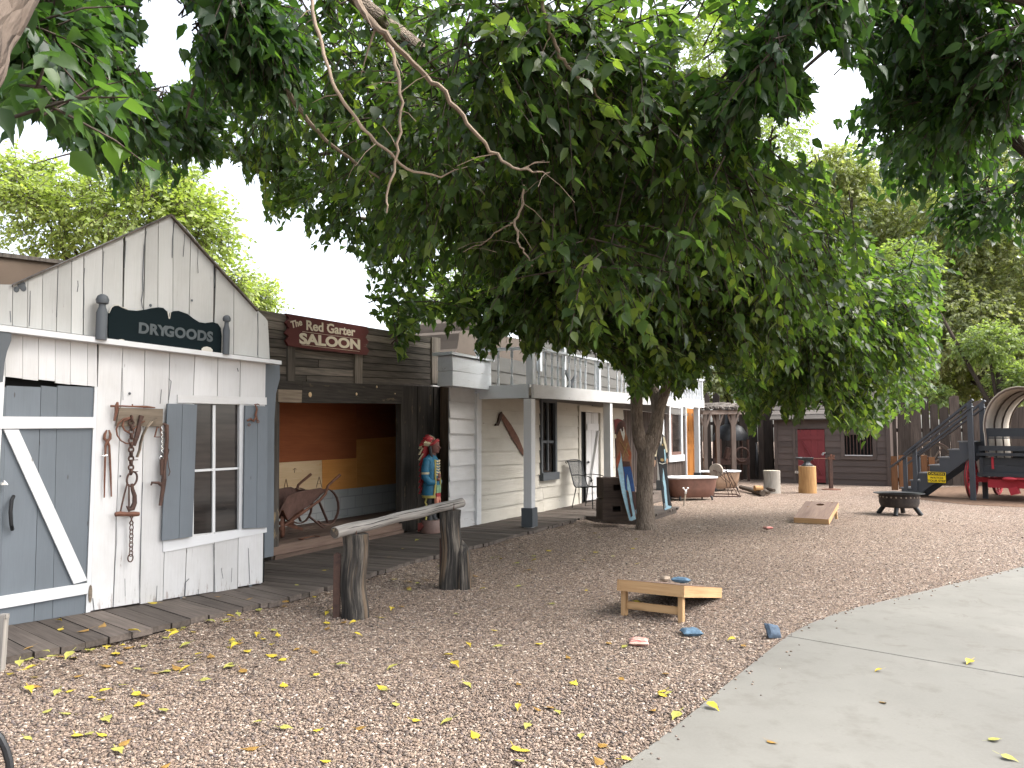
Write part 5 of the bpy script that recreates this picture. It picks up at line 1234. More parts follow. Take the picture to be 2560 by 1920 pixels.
# ------------------------------------------------------------------ grindstone on its frame
gp = G(*Z9(820, 1555)); t = thing('grindstone', 'tan grindstone wheel on a rusty angle-iron treadle frame', 'grindstone', gp)
dg_ = gp.y; sc = dg_ / F * .16878
L2 = lambda x, y, yy=0: Vector(((x - 820) * sc, yy, (1555 - y) * sc))
mb = MB(); c = L2(690, 1170, .18); m_ = Matrix.Translation(c) @ Matrix.Rotation(R(62), 4, 'Z') @ Matrix.Rotation(R(90), 4, 'Y')
rr = 100 * sc; mb.loft([(-.05, 0, 0, rr * .97, rr * .97), (-.04, 0, 0, rr, rr), (.04, 0, 0, rr, rr), (.05, 0, 0, rr * .97, rr * .97)], 32); mb.xf(m_); mb.build('wheel', M['stonewheel'], t, True)
mb = MB(); mb.tube([c + Vector((-.1, -.14, 0)), c + Vector((.1, .14, 0))], .02, 8); mb.build('axle', M['rustdark'], t, True)
mb = MB()
for yy in (0, .36):
    k = -60 if yy else 0
    for a, b in (((665 - k * .3, 1180), (620 - k, 1540)), ((665, 1190), (940 - k * .4, 1200)), ((780 - k, 1120), (945, 1360)), ((690, 1180), (860, 1350)), ((860, 1190), (1020 - k * .3, 1560)), ((945, 1360), (890, 1470)), ((830, 1200), (900, 1560)), ((640, 1290), (870, 1180))):
        mb.beam(L2(*a, yy), L2(*b, yy), .032, .008, (0, 1, 0))
mb.beam(L2(620, 1545, 0), L2(1020, 1550, 0), .03, .03); mb.beam(L2(620, 1520, .36), L2(1020, 1530, .36), .03, .03); mb.beam(L2(625, 1545, 0), L2(640, 1530, .36), .03, .03); mb.beam(L2(1015, 1550, 0), L2(1015, 1530, .36), .03, .03); mb.build('frame', M['rustdark'], t)

# ------------------------------------------------------------------ stumps, firewood, anvil, vise
def stump(name, label, px0, px1, pyb, pyt, m_side, m_top, flare=1.1):
    p = G((px0 + px1) / 2, pyb); t = thing(name, label, 'stump', p); r = (px1 - px0) / 2 / F * p.y; h = (pyb - pyt) / F * p.y + .05
    m = MB(); m.loft([(0, 0, r * .9, r * flare, r * flare), (h * .12, 0, r * .9, r * 1.02, r * 1.02), (h * .6, .01, r * .9, r * .97, r * .97), (h, 0, r * .9, r, r)], 22)
    m.V = [(x + (x) * .1 * mnoise.noise(Vector((math.atan2(y - r, x) * 1.5, z * .7, px0))), y, z) for x, y, z in m.V]; m.build('body', m_side, t, True)
    m = MB(); m.loft([(h - .01, 0, r * .9, r * .95, r * .95), (h + .004, 0, r * .9, r * .95, r * .95)], 22); m.build('cut_top', m_top, t, True); return t, p, r, h
Z6 = lambda x, y: (1850 + x / 3.1155, 900 + y / 3.1155)
M['cuttop'] = flat('sawn_end', (.46, .40, .31), .85, 0, .15, 14)
stump('grey_stump', 'pale grey weathered stump beside the firewood heap', Z6(205, 0)[0], Z6(335, 0)[0], Z6(0, 1040)[1], Z6(0, 880)[1], M['greystump'], M['cuttop'], 1.05)
_, ap, ar, ah = stump('honey_stump', 'honey-coloured debarked stump with the anvil on top', Z6(487, 0)[0], Z6(616, 0)[0], Z6(0, 1040)[1], Z6(0, 845)[1], M['stump'], M['cuttop'], 1.0)
t = thing('anvil', 'black iron anvil standing on the honey-coloured stump', 'anvil', ap + Vector((0, ar * .9, ah + .004)), R(8))
mb = MB(); mb.loft([(0, 0, 0, .15, .11), (.03, 0, 0, .15, .11), (.05, 0, 0, .11, .08), (.10, 0, 0, .075, .05), (.15, 0, 0, .11, .055), (.17, 0, 0, .17, .06), (.235, 0, 0, .19, .062), (.24, 0, 0, .185, .058)], 16, pw=4)
mb.build('body', M['iron'], t, True)
mb = MB(); mb.tube([(-.15, 0, .205), (-.23, 0, .215), (-.30, 0, .225), (-.36, 0, .232)], [.05, .042, .026, .006], 10); mb.build('horn', M['iron'], t, True)
p = G(*Z6(710, 1010)); t = thing('post_vise', 'rusty blacksmith post vise standing on a flat round base before the shed', 'vise', p)
h = (1010 - 780) / 3.1155 / F * p.y
mb = MB(); mb.loft([(0, 0, 0, .27, .27), (.02, 0, 0, .27, .27), (.035, 0, 0, .1, .1), (.04, 0, 0, .05, .05)], 20); mb.build('base_plate', M['rust'], t, True)
mb = MB(); mb.box((0, 0, h / 2 + .02), (.10, .10, h)); mb.build('column', M['rustdark'], t, bevel=.006)
mb = MB(); mb.box((.02, 0, h + .05), (.16, .1, .08)); mb.tube([(.09, -.1, h + .02), (.09, .1, h + .02)], .018, 7); mb.box((.01, -.03, h + .12), (.05, .06, .09)); mb.box((.09, -.03, h + .11), (.04, .06, .07)); mb.tube([(-.55, 0, h + .035), (-.1, 0, h + .04)], .012, 6); mb.build('jaws', M['rust'], t, True)
wz = lambda x, y, z=.0: G(*Z6(x, y), z)
lg = [((5, 990), (140, 1025), .055, .1), ((150, 990), (265, 1015), .05, .12), ((20, 1000), (215, 1010), .045, .05), ((160, 1000), (225, 1035), .05, .08), ((105, 1015), (180, 1040), .08, .08)]
for i, (a, b, r, z) in enumerate(lg):
    pa, pb = wz(*a, z), wz(*b, z); c = (pa + pb) / 2; o = MB(); o.tube([pa - c, (pb - pa) * .1, pb - c], [r, r * 1.1, r * .9], 9, rough=.2)
    tag(o.build('firewood_log', M['sticks'], None, True, loc=c), ['long split log at the left of the firewood heap', 'short thin log at the right of the firewood heap', 'long thin log lying across the firewood heap', 'short log leaning at the front of the firewood heap', 'dark thick log under the firewood heap'][i], 'log', 'logs of the firewood heap')
c = wz(145, 1000, .2); o = MB(); o.tube([Vector((-.11, 0, 0)), Vector((.11, .05, .0))], [.07, .065], 10, rough=.2); tag(o.build('firewood_log', M['stump'], None, True, loc=c), 'orange cut log on top of the firewood heap', 'log', 'logs of the firewood heap')

# ------------------------------------------------------------------ little brown shed
sd = facade('plank_shed', 'small brown plank shed with a red door and barred window', 'shed', FJ)
def ju(x, y, o=0.0): return FJ.uv(*Z6(x, y), o)
sw = ju(1158, 800)[0]; zh = ju(900, 432)[1]
dx0, dx1, dz1 = ju(456, 800)[0], ju(666, 800)[0], ju(560, 540)[1]
wx0, wx1, wz0, wz1 = ju(818, 700)[0], ju(1036, 700)[0], ju(930, 748)[1], ju(930, 572)[1]
mb = MB(); siding(mb, 0, sw, 0, zh, .21, [(dx0, dx1, 0, dz1), (wx0, wx1, wz0, wz1)], 0, .008); mb.build('front_wall', M['shed'], sd)
mb = MB(); mb.box((0.02, 1.2, zh / 2), (.03, 2.36, zh)); mb.box((sw - .02, 1.2, zh / 2), (.03, 2.36, zh)); mb.box((sw / 2, 2.4, zh / 2), (sw, .03, zh))
for xx in (.02, sw - .02): mb.add([(xx, 0, zh), (xx, 2.4, zh), (xx, 1.2, zh + 1.0)], [(0, 1, 2)], [(0, 0, 0)] * 3)
mb.build('side_wall', M['shed'], sd)
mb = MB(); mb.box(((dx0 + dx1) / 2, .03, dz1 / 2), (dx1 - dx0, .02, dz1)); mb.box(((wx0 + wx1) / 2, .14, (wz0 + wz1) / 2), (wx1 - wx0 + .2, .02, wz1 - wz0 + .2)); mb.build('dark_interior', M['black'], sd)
mb = MB()
for r_ in range(7):
    for sgn in (0, 1):
        a, b = r_ / 7, (r_ + 1) / 7 + .03; A = lambda f: (lerp(-.28, 1.2, f), lerp(zh - .12, zh + 1.05, f)) if not sgn else (lerp(2.68, 1.2, f), lerp(zh - .12, zh + 1.05, f))
        (y0_, z0_), (y1_, z1_) = A(a), A(min(b, 1)); e = .03
        mb.add([(-.15, y0_, z0_ + e), (sw + .12, y0_, z0_ + e), (sw + .12, y1_, z1_), (-.15, y1_, z1_), (-.15, y0_, z0_), (sw + .12, y0_, z0_), (sw + .12, y1_, z1_ - e), (-.15, y1_, z1_ - e)], [(0, 1, 2, 3), (7, 6, 5, 4), (0, 4, 5, 1), (1, 5, 6, 2), (2, 6, 7, 3), (3, 7, 4, 0)], [(x, y, z) for x in (0, 4) for y in (0, .2) for z in (0, .1)])
mb.build('roof', M['shedroof'], sd)
mb = MB(); dm_ = MB(); nb = 4
for i in range(nb): dm_.box((lerp(dx0, dx1, (i + .5) / nb), -.02, dz1 / 2 + .02), ((dx1 - dx0) / nb - .005, .03, dz1 - .06), jit=.002)
dm_.box(((dx0 + dx1) / 2, -.045, dz1 - .28), (dx1 - dx0 - .02, .02, .13)); dm_.box(((dx0 + dx1) / 2, -.045, .22), (dx1 - dx0 - .02, .02, .13)); dm_.beam((dx0 + .12, -.045, dz1 - .36), (dx1 - .1, -.045, .3), .1, .02, (0, 1, 0))
door = dm_.build('door', M['reddoor'], sd)
mb = MB(); mb.box((dx1 - .02, -.06, 1.05), (.10, .03, .03)); mb.ring((dx1 - .06, -.07, 1.0), .03, .008, (1, 0, 0), (0, 0, 1), 10, 5); mb.build('latch', M['chrome'], door, True)
mb = MB(); mb.box((dx0 - .04, -.07, .38), (.14, .03, .09)); mb.build('hinge', M['chrome'], door)
mb = MB(); w_ = .11
for c in (wx0 - w_ / 2, wx1 + w_ / 2): mb.box((c, -.04, (wz0 + wz1) / 2), (w_, .04, wz1 - wz0 + .22))
mb.box(((wx0 + wx1) / 2, -.038, wz1 + .05), (wx1 - wx0, .04, w_)); mb.box(((wx0 + wx1) / 2, -.038, wz0 - .06), (wx1 - wx0, .04, w_)); fr_ = mb.build('window', M['shed'], sd)
mb = MB(); mb.box(((wx0 + wx1) / 2, -.05, wz0 + .02), (wx1 - wx0 - .02, .08, .03)); mb.build('pale_sill', M['white'], fr_)
mb = MB()
for i in range(8): xx = lerp(wx0, wx1, (i + .6) / 8.2); mb.tube([(xx, -.01, wz0), (xx, -.01, wz1)], .016, 6)
mb.build('bars', M['rustdark'], fr_, True)
mb = MB(); mb.box((-.03, -.03, zh / 2), (.1, .08, zh)); mb.box((sw + .02, -.03, zh / 2), (.12, .08, zh)); mb.box((dx0 - .12, -.035, dz1 / 2), (.09, .03, dz1 + .1)); mb.each('corner_board', M['shed'], sd)
wr = facade('wire_ring', 'thin wire ring hanging from the shed eave above the barred window', 'wire ring', FJ)
a = ju(1050, 490, .3); mb = MB(); mb.ring((a[0], -.3, a[1]), .15, .006, (1, 0, 0), (0, 0, 1), 24, 5); mb.build('ring', M['rust'], wr, True)

# ------------------------------------------------------------------ tall slab fence at the back
fn = thing('slab_fence', 'tall dark fence of rough upright wooden slabs closing the yard', 'fence', (0, 0, 0))
def fence(a, b, zt, wmin, wmax, gap, skip=()):
    mb = MB(); a, b = Vector((*a, 0)), Vector((*b, 0)); L = (b - a).length; u = (b - a).normalized(); x = 0
    ang = math.atan2(u.y, u.x)
    while x < L:
        w_ = random.uniform(wmin, wmax); h = zt + random.uniform(-.25, .3); c = a + u * (x + w_ / 2); Rz = Matrix.Rotation(ang, 3, 'Z') @ Matrix.Rotation(random.uniform(-.02, .02), 3, 'Y')
        mb.prism([(-w_ / 2, 0), (w_ / 2, 0), (w_ / 2 * random.uniform(.75, 1), h - random.uniform(0, .15)), (0, h), (-w_ / 2 * random.uniform(.75, 1), h - random.uniform(0, .12))], 0, .05)
        for i in range(len(mb.V) - 10, len(mb.V)): mb.V[i] = tuple(c + Rz @ Vector(mb.V[i]))
        x += w_ + (random.uniform(0, gap) if random.random() < .55 else .005)
    mb.build('slab_panel', M['fence'], fn)
    m = MB(); n_ = Vector((-u.y, u.x, 0)) * .08
    for z in (.7, zt - .9): m.beam(a + n_ + Vector((0, 0, z)), b + n_ + Vector((0, 0, z)), .12, .06)
    m.build('fence_rail', M['fence'], fn)
fence((5.0, 31.0), (9.6, 28.6), 3.0, .16, .38, .10); fence((9.3, 29.2), (12.3, 28.0), 2.9, .4, .8, .02); fence((12.1, 25.6), (15.0, 25.0), 2.7, .2, .42, .03); fence((15.0, 25.0), (25.5, 22.5), 2.75, .2, .45, .03); fence((-2, 33.5), (5.0, 31.0), 3, .2, .4, .06)

# ------------------------------------------------------------------ brush-roofed lean-to with the forge
lt = thing('lean_to', 'open lean-to with a ragged plank roof on Y-braced posts beside the porch', 'lean-to', (0, 0, 0))
def l9(x, y, d): return D(*Z9(x, y), d)
pz = [(500, 25.2), (686, 26.0), (918, 26.6)]
for i, (px, d_) in enumerate(pz):
    b = l9(px, 1200, d_); tp_ = l9(px, 300, d_); m = MB(); m.box((b.x, b.y, tp_.z / 2), (.15 if i == 2 else .12, .13, tp_.z)); o = m.build('post', M['lean'], lt)
    m = MB()
    for sx in (-1, 1): m.beam(Vector((b.x, b.y - .03, tp_.z - .6)), Vector((b.x + sx * .20, b.y - .03, tp_.z)), .06, .05)
    m.build('brace', M['lean'], o)
a, b = l9(440, 300, 25.0), l9(1085, 300, 27.1); m = MB(); m.beam(a, b, .14, .1); m.build('beam', M['lean'], lt)
m = MB(); rnd_ = random.Random(3)
for i in range(34):
    f = i / 33; p = a.lerp(b, f); q = p + Vector((.9, 2.2, .22)) ; m.beam(p + Vector((-.2, -.45, .10 + rnd_.uniform(-.03, .07))), q + Vector((0, 0, .1 + rnd_.uniform(-.05, .08))), rnd_.uniform(.02, .06), rnd_.uniform(.06, .16))
for i in range(6): m.beam(a + Vector((rnd_.uniform(-.2, 1), .2 + i * .3, .2 + i * .03)), b + Vector((rnd_.uniform(-1, .5), .2 + i * .3, .2 + rnd_.uniform(0, .12) + i * .03)), .04, .12)
m.build('roof', M['shedroof'], lt)
fp = l9(880, 1190, 28.2); fp.z = 0; t = thing('old_forge', 'dark iron forge hood and blower standing under the lean-to', 'forge', fp)
m = MB(); m.loft([(1.45, 0, 0, .62, .5), (1.62, 0, 0, .62, .5), (1.95, 0, 0, .4, .35), (2.05, 0, 0, .2, .2), (2.6, 0, 0, .14, .14)], 14, pw=3); m.build('hood', M['iron'], t, True)
m = MB()
for sx in (-1, 1):
    for sy in (-1, 1): m.tube([(sx * .5, sy * .4, 0), (sx * .5, sy * .4, 1.5)], .05, 6)
m.box((0, 0, .7), (1.1, .9, .22)); m.ring((.25, -.5, .95), .25, .04, (1, 0, 0), (0, 0, 1), 18, 6); m.tube([(-.3, -.4, .8), (-.2, -.45, 1.2)], .12, 8); m.build('hearth', M['rustdark'], t, True)
m = MB(); m.ring((.9, -.1, .75), .6, .04, (.3, 1, 0), (0, 0, 1), 26, 6)
for k in range(5): m.beam((.9, -.1, .75), (.9 + .17 * math.cos(k * 1.26), -.1 + .57 * math.cos(k * 1.26), .75 + .59 * math.sin(k * 1.26)), .05, .03)
m.build('flywheel', M['iron'], t, True)

# ------------------------------------------------------------------ steps with the caution sign
sb = Vector((11.02, 20.6, 0)); tps = Vector((11.7, 18.95, 0))
a, b = D(*Z6(1262, 1040), 20.6), D(*Z6(1790, 640), 19.3); a.z = 0
dirx = Vector((b.x - a.x, b.y - a.y, 0)); run = dirx.length; rise = b.z; ang = math.atan2(dirx.y, dirx.x)
t = thing('wooden_steps', 'slate-grey wooden steps with a handrail climbing to the wagon', 'steps', a, ang)
ns = 7; tr_, rs = run / ns, rise / ns; wd = .75
m_t = M['stairs']
for yy in (0, wd):
    m = MB(); pts = []
    for i in range(ns): pts += [(i * tr_, i * rs + .03), (i * tr_, (i + 1) * rs)]
    pts += [(run + .05, rise), (run + .05, rise - .35), (.35, 0)]; pts[0] = (0, 0)
    m.prism(pts, yy - .02, yy + .02); m.build('stringer', m_t, t)
for i in range(ns): m = MB(); m.box((i * tr_ + tr_ / 2 - .01, wd / 2, (i + 1) * rs + .018), (tr_ + .04, wd + .06, .032)); m.build('tread', M['steptread'] if 'steptread' in M else M.setdefault('steptread', paint('worn_tread', (.16, .165, .17), (.2, .19, .17), .66)), t)
hh = .86
for yy in (-.03, wd + .03):
    m = MB(); m.box((.12, yy, (rs + hh) / 2), (.10, .05, rs + hh)); m.box((.37, yy, rs + hh / 2 + .1), (.10, .05, rs * 2 + hh - .1)) if yy < 0 else None; m.build('rail_post', m_t, t)
    m = MB(); m.box((run + .05, yy - .03, (rise + hh + .12) / 2), (.12, .06, rise + hh + .12)); m.build('rail_post', m_t, t)
    m = MB(); m.beam((-.25, yy - .035, hh - .1), (run + .12, yy - .035, rise + hh + .03), .12, .03, (0, 1, 0)); m.beam((.1, yy - .0, hh + .25), (run + .12, yy, rise + hh + .2), .05, .10); m.build('handrail', m_t, t)
s0 = D(*Z6(1515, 912), 19.9); o = thing('caution_sign', 'yellow caution sign fixed to the side of the grey steps', 'sign', s0 + Vector((0, -.1, 0)), ang)
sw_, sh_ = 130 / 3.1155 / F * 19.9, 82 / 3.1155 / F * 19.9
m = MB(); m.box((0, 0, 0), (sw_, .006, sh_)); m.build('plate', M['yellow'], o)
m = MB(); m.box((0, -.004, sh_ * .32), (sw_ * .94, .002, sh_ * .30)); m.build('black_band', M['black2'], o)
for body, mt, z, sz, bd in (('CAUTION', 'yellow', sh_ * .245, sh_ * .25, .0008), ('WATCH', 'black2', -sh_ * .14, sh_ * .27, .0015), ('YOUR STEP', 'black2', -sh_ * .42, sh_ * .27, .0015)):
    tt = text(body, sz, .001, M[mt], 'lettering', o, bd, 1.15, 1, 1, 'CENTER'); tt.location = (0, -.0062, z); tt.rotation_euler = (R(90), 0, 0)

# ------------------------------------------------------------------ covered wagon
wg = thing('covered_wagon', 'covered wagon with a dark plank body, red running gear and pale canvas bonnet', 'wagon', Vector((12.25, 18.75, 0)), R(-45))
X0, X1 = -.80, 1.0; zl, zm, zu = .62, 1.12, 1.34
m = MB()
for i, (z0_, z1_) in enumerate(((.68, .86), (.87, 1.06))): m.box(((X0 + X1) / 2, .06, (z0_ + z1_) / 2), (X1 - X0, .03, z1_ - z0_), jit=.003)
for xx in (X0, X1): m.box((xx, 1.4, .95), (.03, 2.7, .62))
m.box(((X0 + X1) / 2, 1.4, .64), (X1 - X0, 2.7, .04)); m.box(((X0 + X1) / 2, 2.76, .95), (X1 - X0, .03, .62)); body = m.build('body', M['wagondark'], wg)
m = MB(); m.box(((X0 + X1) / 2, .0, .64), (X1 - X0 + .1, .07, .09)); m.box(((X0 + X1) / 2, -.02, zm + .02), (X1 - X0 + .12, .09, .07)); m.box(((X0 + X1) / 2, .02, zm + .17), (X1 - X0, .06, .12)); m.box((X0 + .04, .0, .86), (.07, .06, .40)); m.build('front_rails', M['wagondark'], wg)
m = MB(); m.box(((X0 + X1) / 2 + .1, .30, 1.68), (X1 - X0 - .02, .04, .21), jit=.004); m.box((X0 + .12, .28, 1.4), (.06, .06, .42)); m.box((X1 - .1, .28, 1.4), (.06, .06, .42)); m.box(((X0 + X1) / 2, .12, 1.42), (X1 - X0, .36, .035)) if False else None; m.box(((X0 + X1) / 2 + .1, .28, 1.545), (X1 - X0, .05, .03)); m.build('seat_board', M['wagondark'], wg)
m = MB()
for xx in (X0 + .28, X1 - .3): m.box((xx, .03, .93), (.05, .03, .3))
m.build('red_trim', M['wagonred'], wg)
# bonnet
cx, hw, zb, ztop = .10, .80, 1.75, 2.82
prof = [(cx - hw, 1.0), (cx - hw * 1.02, 1.6)] + [(cx - hw * 1.04 * math.cos(a), 1.75 + 1.05 * math.sin(a)) for a in [math.pi * i / 18 for i in range(0, 19)]] + [(cx + hw * 1.02, 1.6), (cx + hw, 1.0)]
ys = [.42 - .25, .7, 1.1, 1.5, 1.9, 2.3, 2.75]; V = []; Fc = []
for j, y in enumerate(ys):
    s_ = 1 - .02 * (j % 2)
    for x, z in prof: V.append((cx + (x - cx) * s_, y + (.38 * max(0, z - 1.7) * -0.0 if j else -.22 * max(0, z - 1.75)), z * s_ if z > 1.7 else z))
n = len(prof)
for j in range(len(ys) - 1):
    for i in range(n - 1): Fc.append((j * n + i, j * n + i + 1, (j + 1) * n + i + 1, (j + 1) * n + i))
m = MB(); m.add(V, Fc, V); o = m.build('bonnet', M['canvas'], wg, True); so = o.modifiers.new('thick', 'SOLIDIFY'); so.thickness = .012
for y in (.22, 1.1, 1.9, 2.7):
    m = MB(); m.tube([(cx + (x - cx) * .965, y + (-.2 * max(0, z - 1.75) if y < .3 else 0), 1.0 + (z - 1.0) * .975) for x, z in prof], .02, 6); m.build('hoop', M['lean'], wg, True)
def wheel(nm, c, r, u, par, mt, spokes=12, tw=.05):
    m = MB(); u = Vector(u).normalized(); c = Vector(c); nrm = u.cross(Vector((0, 0, 1)))
    def bx(ra, rb, w2, seg=36):
        vs = []; fs = []
        for i in range(seg):
            t_ = 2 * math.pi * i / seg; d_ = u * math.cos(t_) + Vector((0, 0, 1)) * math.sin(t_)
            for r_, s_ in ((ra, -1), (rb, -1), (rb, 1), (ra, 1)): vs.append(c + d_ * r_ + nrm * (s_ * w2))
        for i in range(seg):
            for k_ in range(4): fs.append((i * 4 + k_, i * 4 + (k_ + 1) % 4, ((i + 1) % seg) * 4 + (k_ + 1) % 4, ((i + 1) % seg) * 4 + k_))
        m.add(vs, fs, vs)
    bx(r * .87, r, tw * .6)
    for k_ in range(spokes):
        t_ = 2 * math.pi * k_ / spokes; d_ = u * math.cos(t_) + Vector((0, 0, 1)) * math.sin(t_); m.tube([c + d_ * r * .1, c + d_ * r * .9], [.028, .02], 6)
    m.tube([c - nrm * .15, c - nrm * .08, c + nrm * .08, c + nrm * .13], [.05, .09, .09, .05], 12)
    o = m.build(nm, mt, par, True)
    m = MB(); m.ring(c, r + .008, .012, u, (0, 0, 1), 40, 6, flat=1); m.build('tyre', M['rustdark'], o, True); return o
for x, y, r, ug in ((-1.05, .25, .52, (0, 1, 0)), (1.35, .25, .52, (0, 1, 0)), (-.95, 2.3, .6, (0, 1, 0)), (1.3, 2.3, .6, (0, 1, 0))): wheel('wheel', (x, y, r + .008), r, ug, wg, M['wagonred'])
m = MB(); m.box((.15, .25, .5), (2.2, .12, .12)); m.box((.15, .1, .42), (1.6, .08, .2)); m.box((.15, 2.3, .5), (2.1, .12, .12)); m.box((.15, 1.3, .45), (.1, 2.2, .1)); m.box((.4, -.05, .56), (1.2, .05, .05)); m.ell((-.15, -.08, .55), (.16, .1, .05)); m.ell((.65, -.05, .5), (.22, .12, .07)); m.beam((-.1, 0, .35), (-.05, 0, .18), .18, .2); m.build('running_gear', M['wagonred'], wg)
# spare wheels leaning on the fence
for i, (x, y, r, lab) in enumerate(((1500, 960, .72, 'large grey wagon wheel leaning on the fence behind the steps'), (1420, 960, .5, 'small dark wagon wheel leaning on the fence by the shed corner'))):
    q = D(*Z6(x, y), 24.0); t = thing('spare_wagon_wheel', lab, 'wagon wheel', Vector((q.x, 24.2 - i * .1, 0)), R(-12)); t.rotation_euler = (R(12), 0, R(-12)); t['group'] = 'wagon wheels on the fence'
    wheel('wheel', (0, 0, r + .02), r, (1, 0, 0), t, M['sticks'] if i == 0 else M['rustdark'])
q = D(*Z6(1240, 900), 23.2); t = thing('plank_bin', 'low orange-brown slatted bin standing behind the foot of the steps', 'bin', Vector((q.x + .1, 23.0, 0)), R(-8))
m = MB()
for i in range(6): m.box((-.32 + i * .21, 0, .5 + .03 * math.sin(i * 2)), (.17, .04, 1.0), jit=.004)
m.build('slats', M['orangeslat'] if 'orangeslat' in M else M.setdefault('orangeslat', wood('orange_brown_slats', (.09, .04, .018), (.21, .10, .045))), t)
m = MB(); m.box((.2, .05, .3), (1.2, .04, .1)); m.box((.2, .05, .8), (1.2, .04, .1)); m.build('rails', M['orangeslat'], t)

# ------------------------------------------------------------------ fire pit
p = G(*Z6(1282, 1215)); t = thing('fire_pit', 'round black steel fire pit with a wide rim on stubby legs', 'fire pit', p + Vector((.05, .3, 0)))
r1, r2, hz = .372, .475, .42
m = MB(); m.loft([(.15, 0, 0, .30, .30), (.17, 0, 0, .345, .345), (.24, 0, 0, r1, r1), (hz, 0, 0, r1, r1)], 40, cap=False); m.loft([(.16, 0, 0, .3, .3), (.161, 0, 0, .0, .0)], 40, cap=False); m.loft([(hz, 0, 0, r1 - .008, r1 - .008), (.25, 0, 0, r1 - .008, r1 - .008), (.2, 0, 0, .3, .3), (.19, 0, 0, .001, .001)], 40, cap=False); m.build('bowl', M['pitsteel'] if 'pitsteel' in M else M.setdefault('pitsteel', rust('sooty_steel', (.022, .020, .02), (.07, .055, .048), .3, .7, 8)), t, True)
m = MB(); m.loft([(hz - .005, 0, 0, r1 - .02, r1 - .02), (hz, 0, 0, r1, r1), (hz + .012, 0, 0, r2 - .02, r2 - .02), (hz + .018, 0, 0, r2, r2), (hz + .006, 0, 0, r2, r2), (hz - .01, 0, 0, r1 + .02, r1 + .02)], 48, cap=False); m.build('rim', M['blackmetal'], t, True)
m = MB()
for i in range(26): a_ = 2 * math.pi * i / 26; m.ell((r1 * math.cos(a_), r1 * math.sin(a_), hz - .06), (.018, .018, .018), 7, 5)
m.build('vent_holes', M['stonewheel'], t, True)
for k_ in range(4):
    a_ = math.pi / 4 + k_ * math.pi / 2 + .15; m = MB(); m.tube([(.26 * math.cos(a_), .26 * math.sin(a_), .2), (.40 * math.cos(a_), .40 * math.sin(a_), 0)], .045, 10); m.build('leg', M['blackmetal'], t, True)

# ------------------------------------------------------------------ left edge: stake and iron hoop
a, b = G(8, 1700), D(16, 1535, G(8, 1700).y + .02); t = thing('grey_stake', 'weathered grey wooden stake at the left edge of the boardwalk', 'stake', a)
m = MB(); m.beam((-.02, 0, 0), (b.x - a.x, 0, b.z), .05, .03, (0, 1, 0)); m.box((b.x - a.x, 0, b.z - .01), (.045, .035, .03)); m.build('bar', M['graylog'], t)
c = D(-45, 1915, 2.95); t = thing('iron_hoop', 'dark iron hoop standing in the gravel at the lower left edge', 'hoop', Vector((c.x, c.y, 0)))
m = MB(); m.ring((0, 0, .235), .10, .014, (1, .2, 0), (0, 0, 1), 26, 8, ry=.235); m.build('ring', M['iron'], t, True)
q = G(22, 1680, 0); t = thing('weed_tuft', 'small green weed at the end of the boardwalk by the stake', 'plant', Vector((q.x, q.y, 0)))
m = MB()
for i in range(40):
    a_ = random.uniform(0, 6.28); l = random.uniform(.05, .12); d_ = Vector((math.cos(a_), math.sin(a_), random.uniform(.3, 1.2))).normalized() * l; b_ = Vector((random.uniform(-.05, .05), random.uniform(-.06, .06), 0)); s_ = Vector((-d_.y, d_.x, 0)).normalized() * .014
    m.add([b_, b_ + d_ * .5 + s_, b_ + d_, b_ + d_ * .5 - s_], [(0, 1, 2, 3)], [(0, 0, 0)] * 4)
m.build('leaves', M['moss'], t)
# ------------------------------------------------------------------ trees
LV = np.array([(0, 0, 0), (.22, .25, .05), (.26, 0, -.01), (.22, -.25, .05), (.55, .225, .03), (.56, 0, -.03), (.55, -.225, .03), (.82, .085, -.02), (.83, 0, -.06), (.82, -.085, -.02), (1.08, .01, -.16)], dtype=np.float32)
LF = np.array([(0, 2, 1), (0, 3, 2), (1, 2, 5), (1, 5, 4), (2, 3, 6), (2, 6, 5), (4, 5, 8), (4, 8, 7), (5, 6, 9), (5, 9, 8), (7, 8, 10), (8, 9, 10)], dtype=np.int32)
SV = np.array([(0, 0, 0), (.45, .27, .05), (1, 0, -.08), (.45, -.27, .05)], dtype=np.float32)
SF = np.array([(0, 2, 1), (0, 3, 2)], dtype=np.int32)
def nrm(a): return a / np.maximum(np.linalg.norm(a, axis=1, keepdims=True), 1e-6)
def lump(p, s, ph):
    return (np.sin(p[:, 0] * s + ph) * np.sin(p[:, 1] * s * .9 + ph * 1.7) + np.sin(p[:, 2] * s * 1.15 + ph * .6) * np.sin(p[:, 0] * s * .55 - p[:, 1] * s * .4 + ph)) * .5
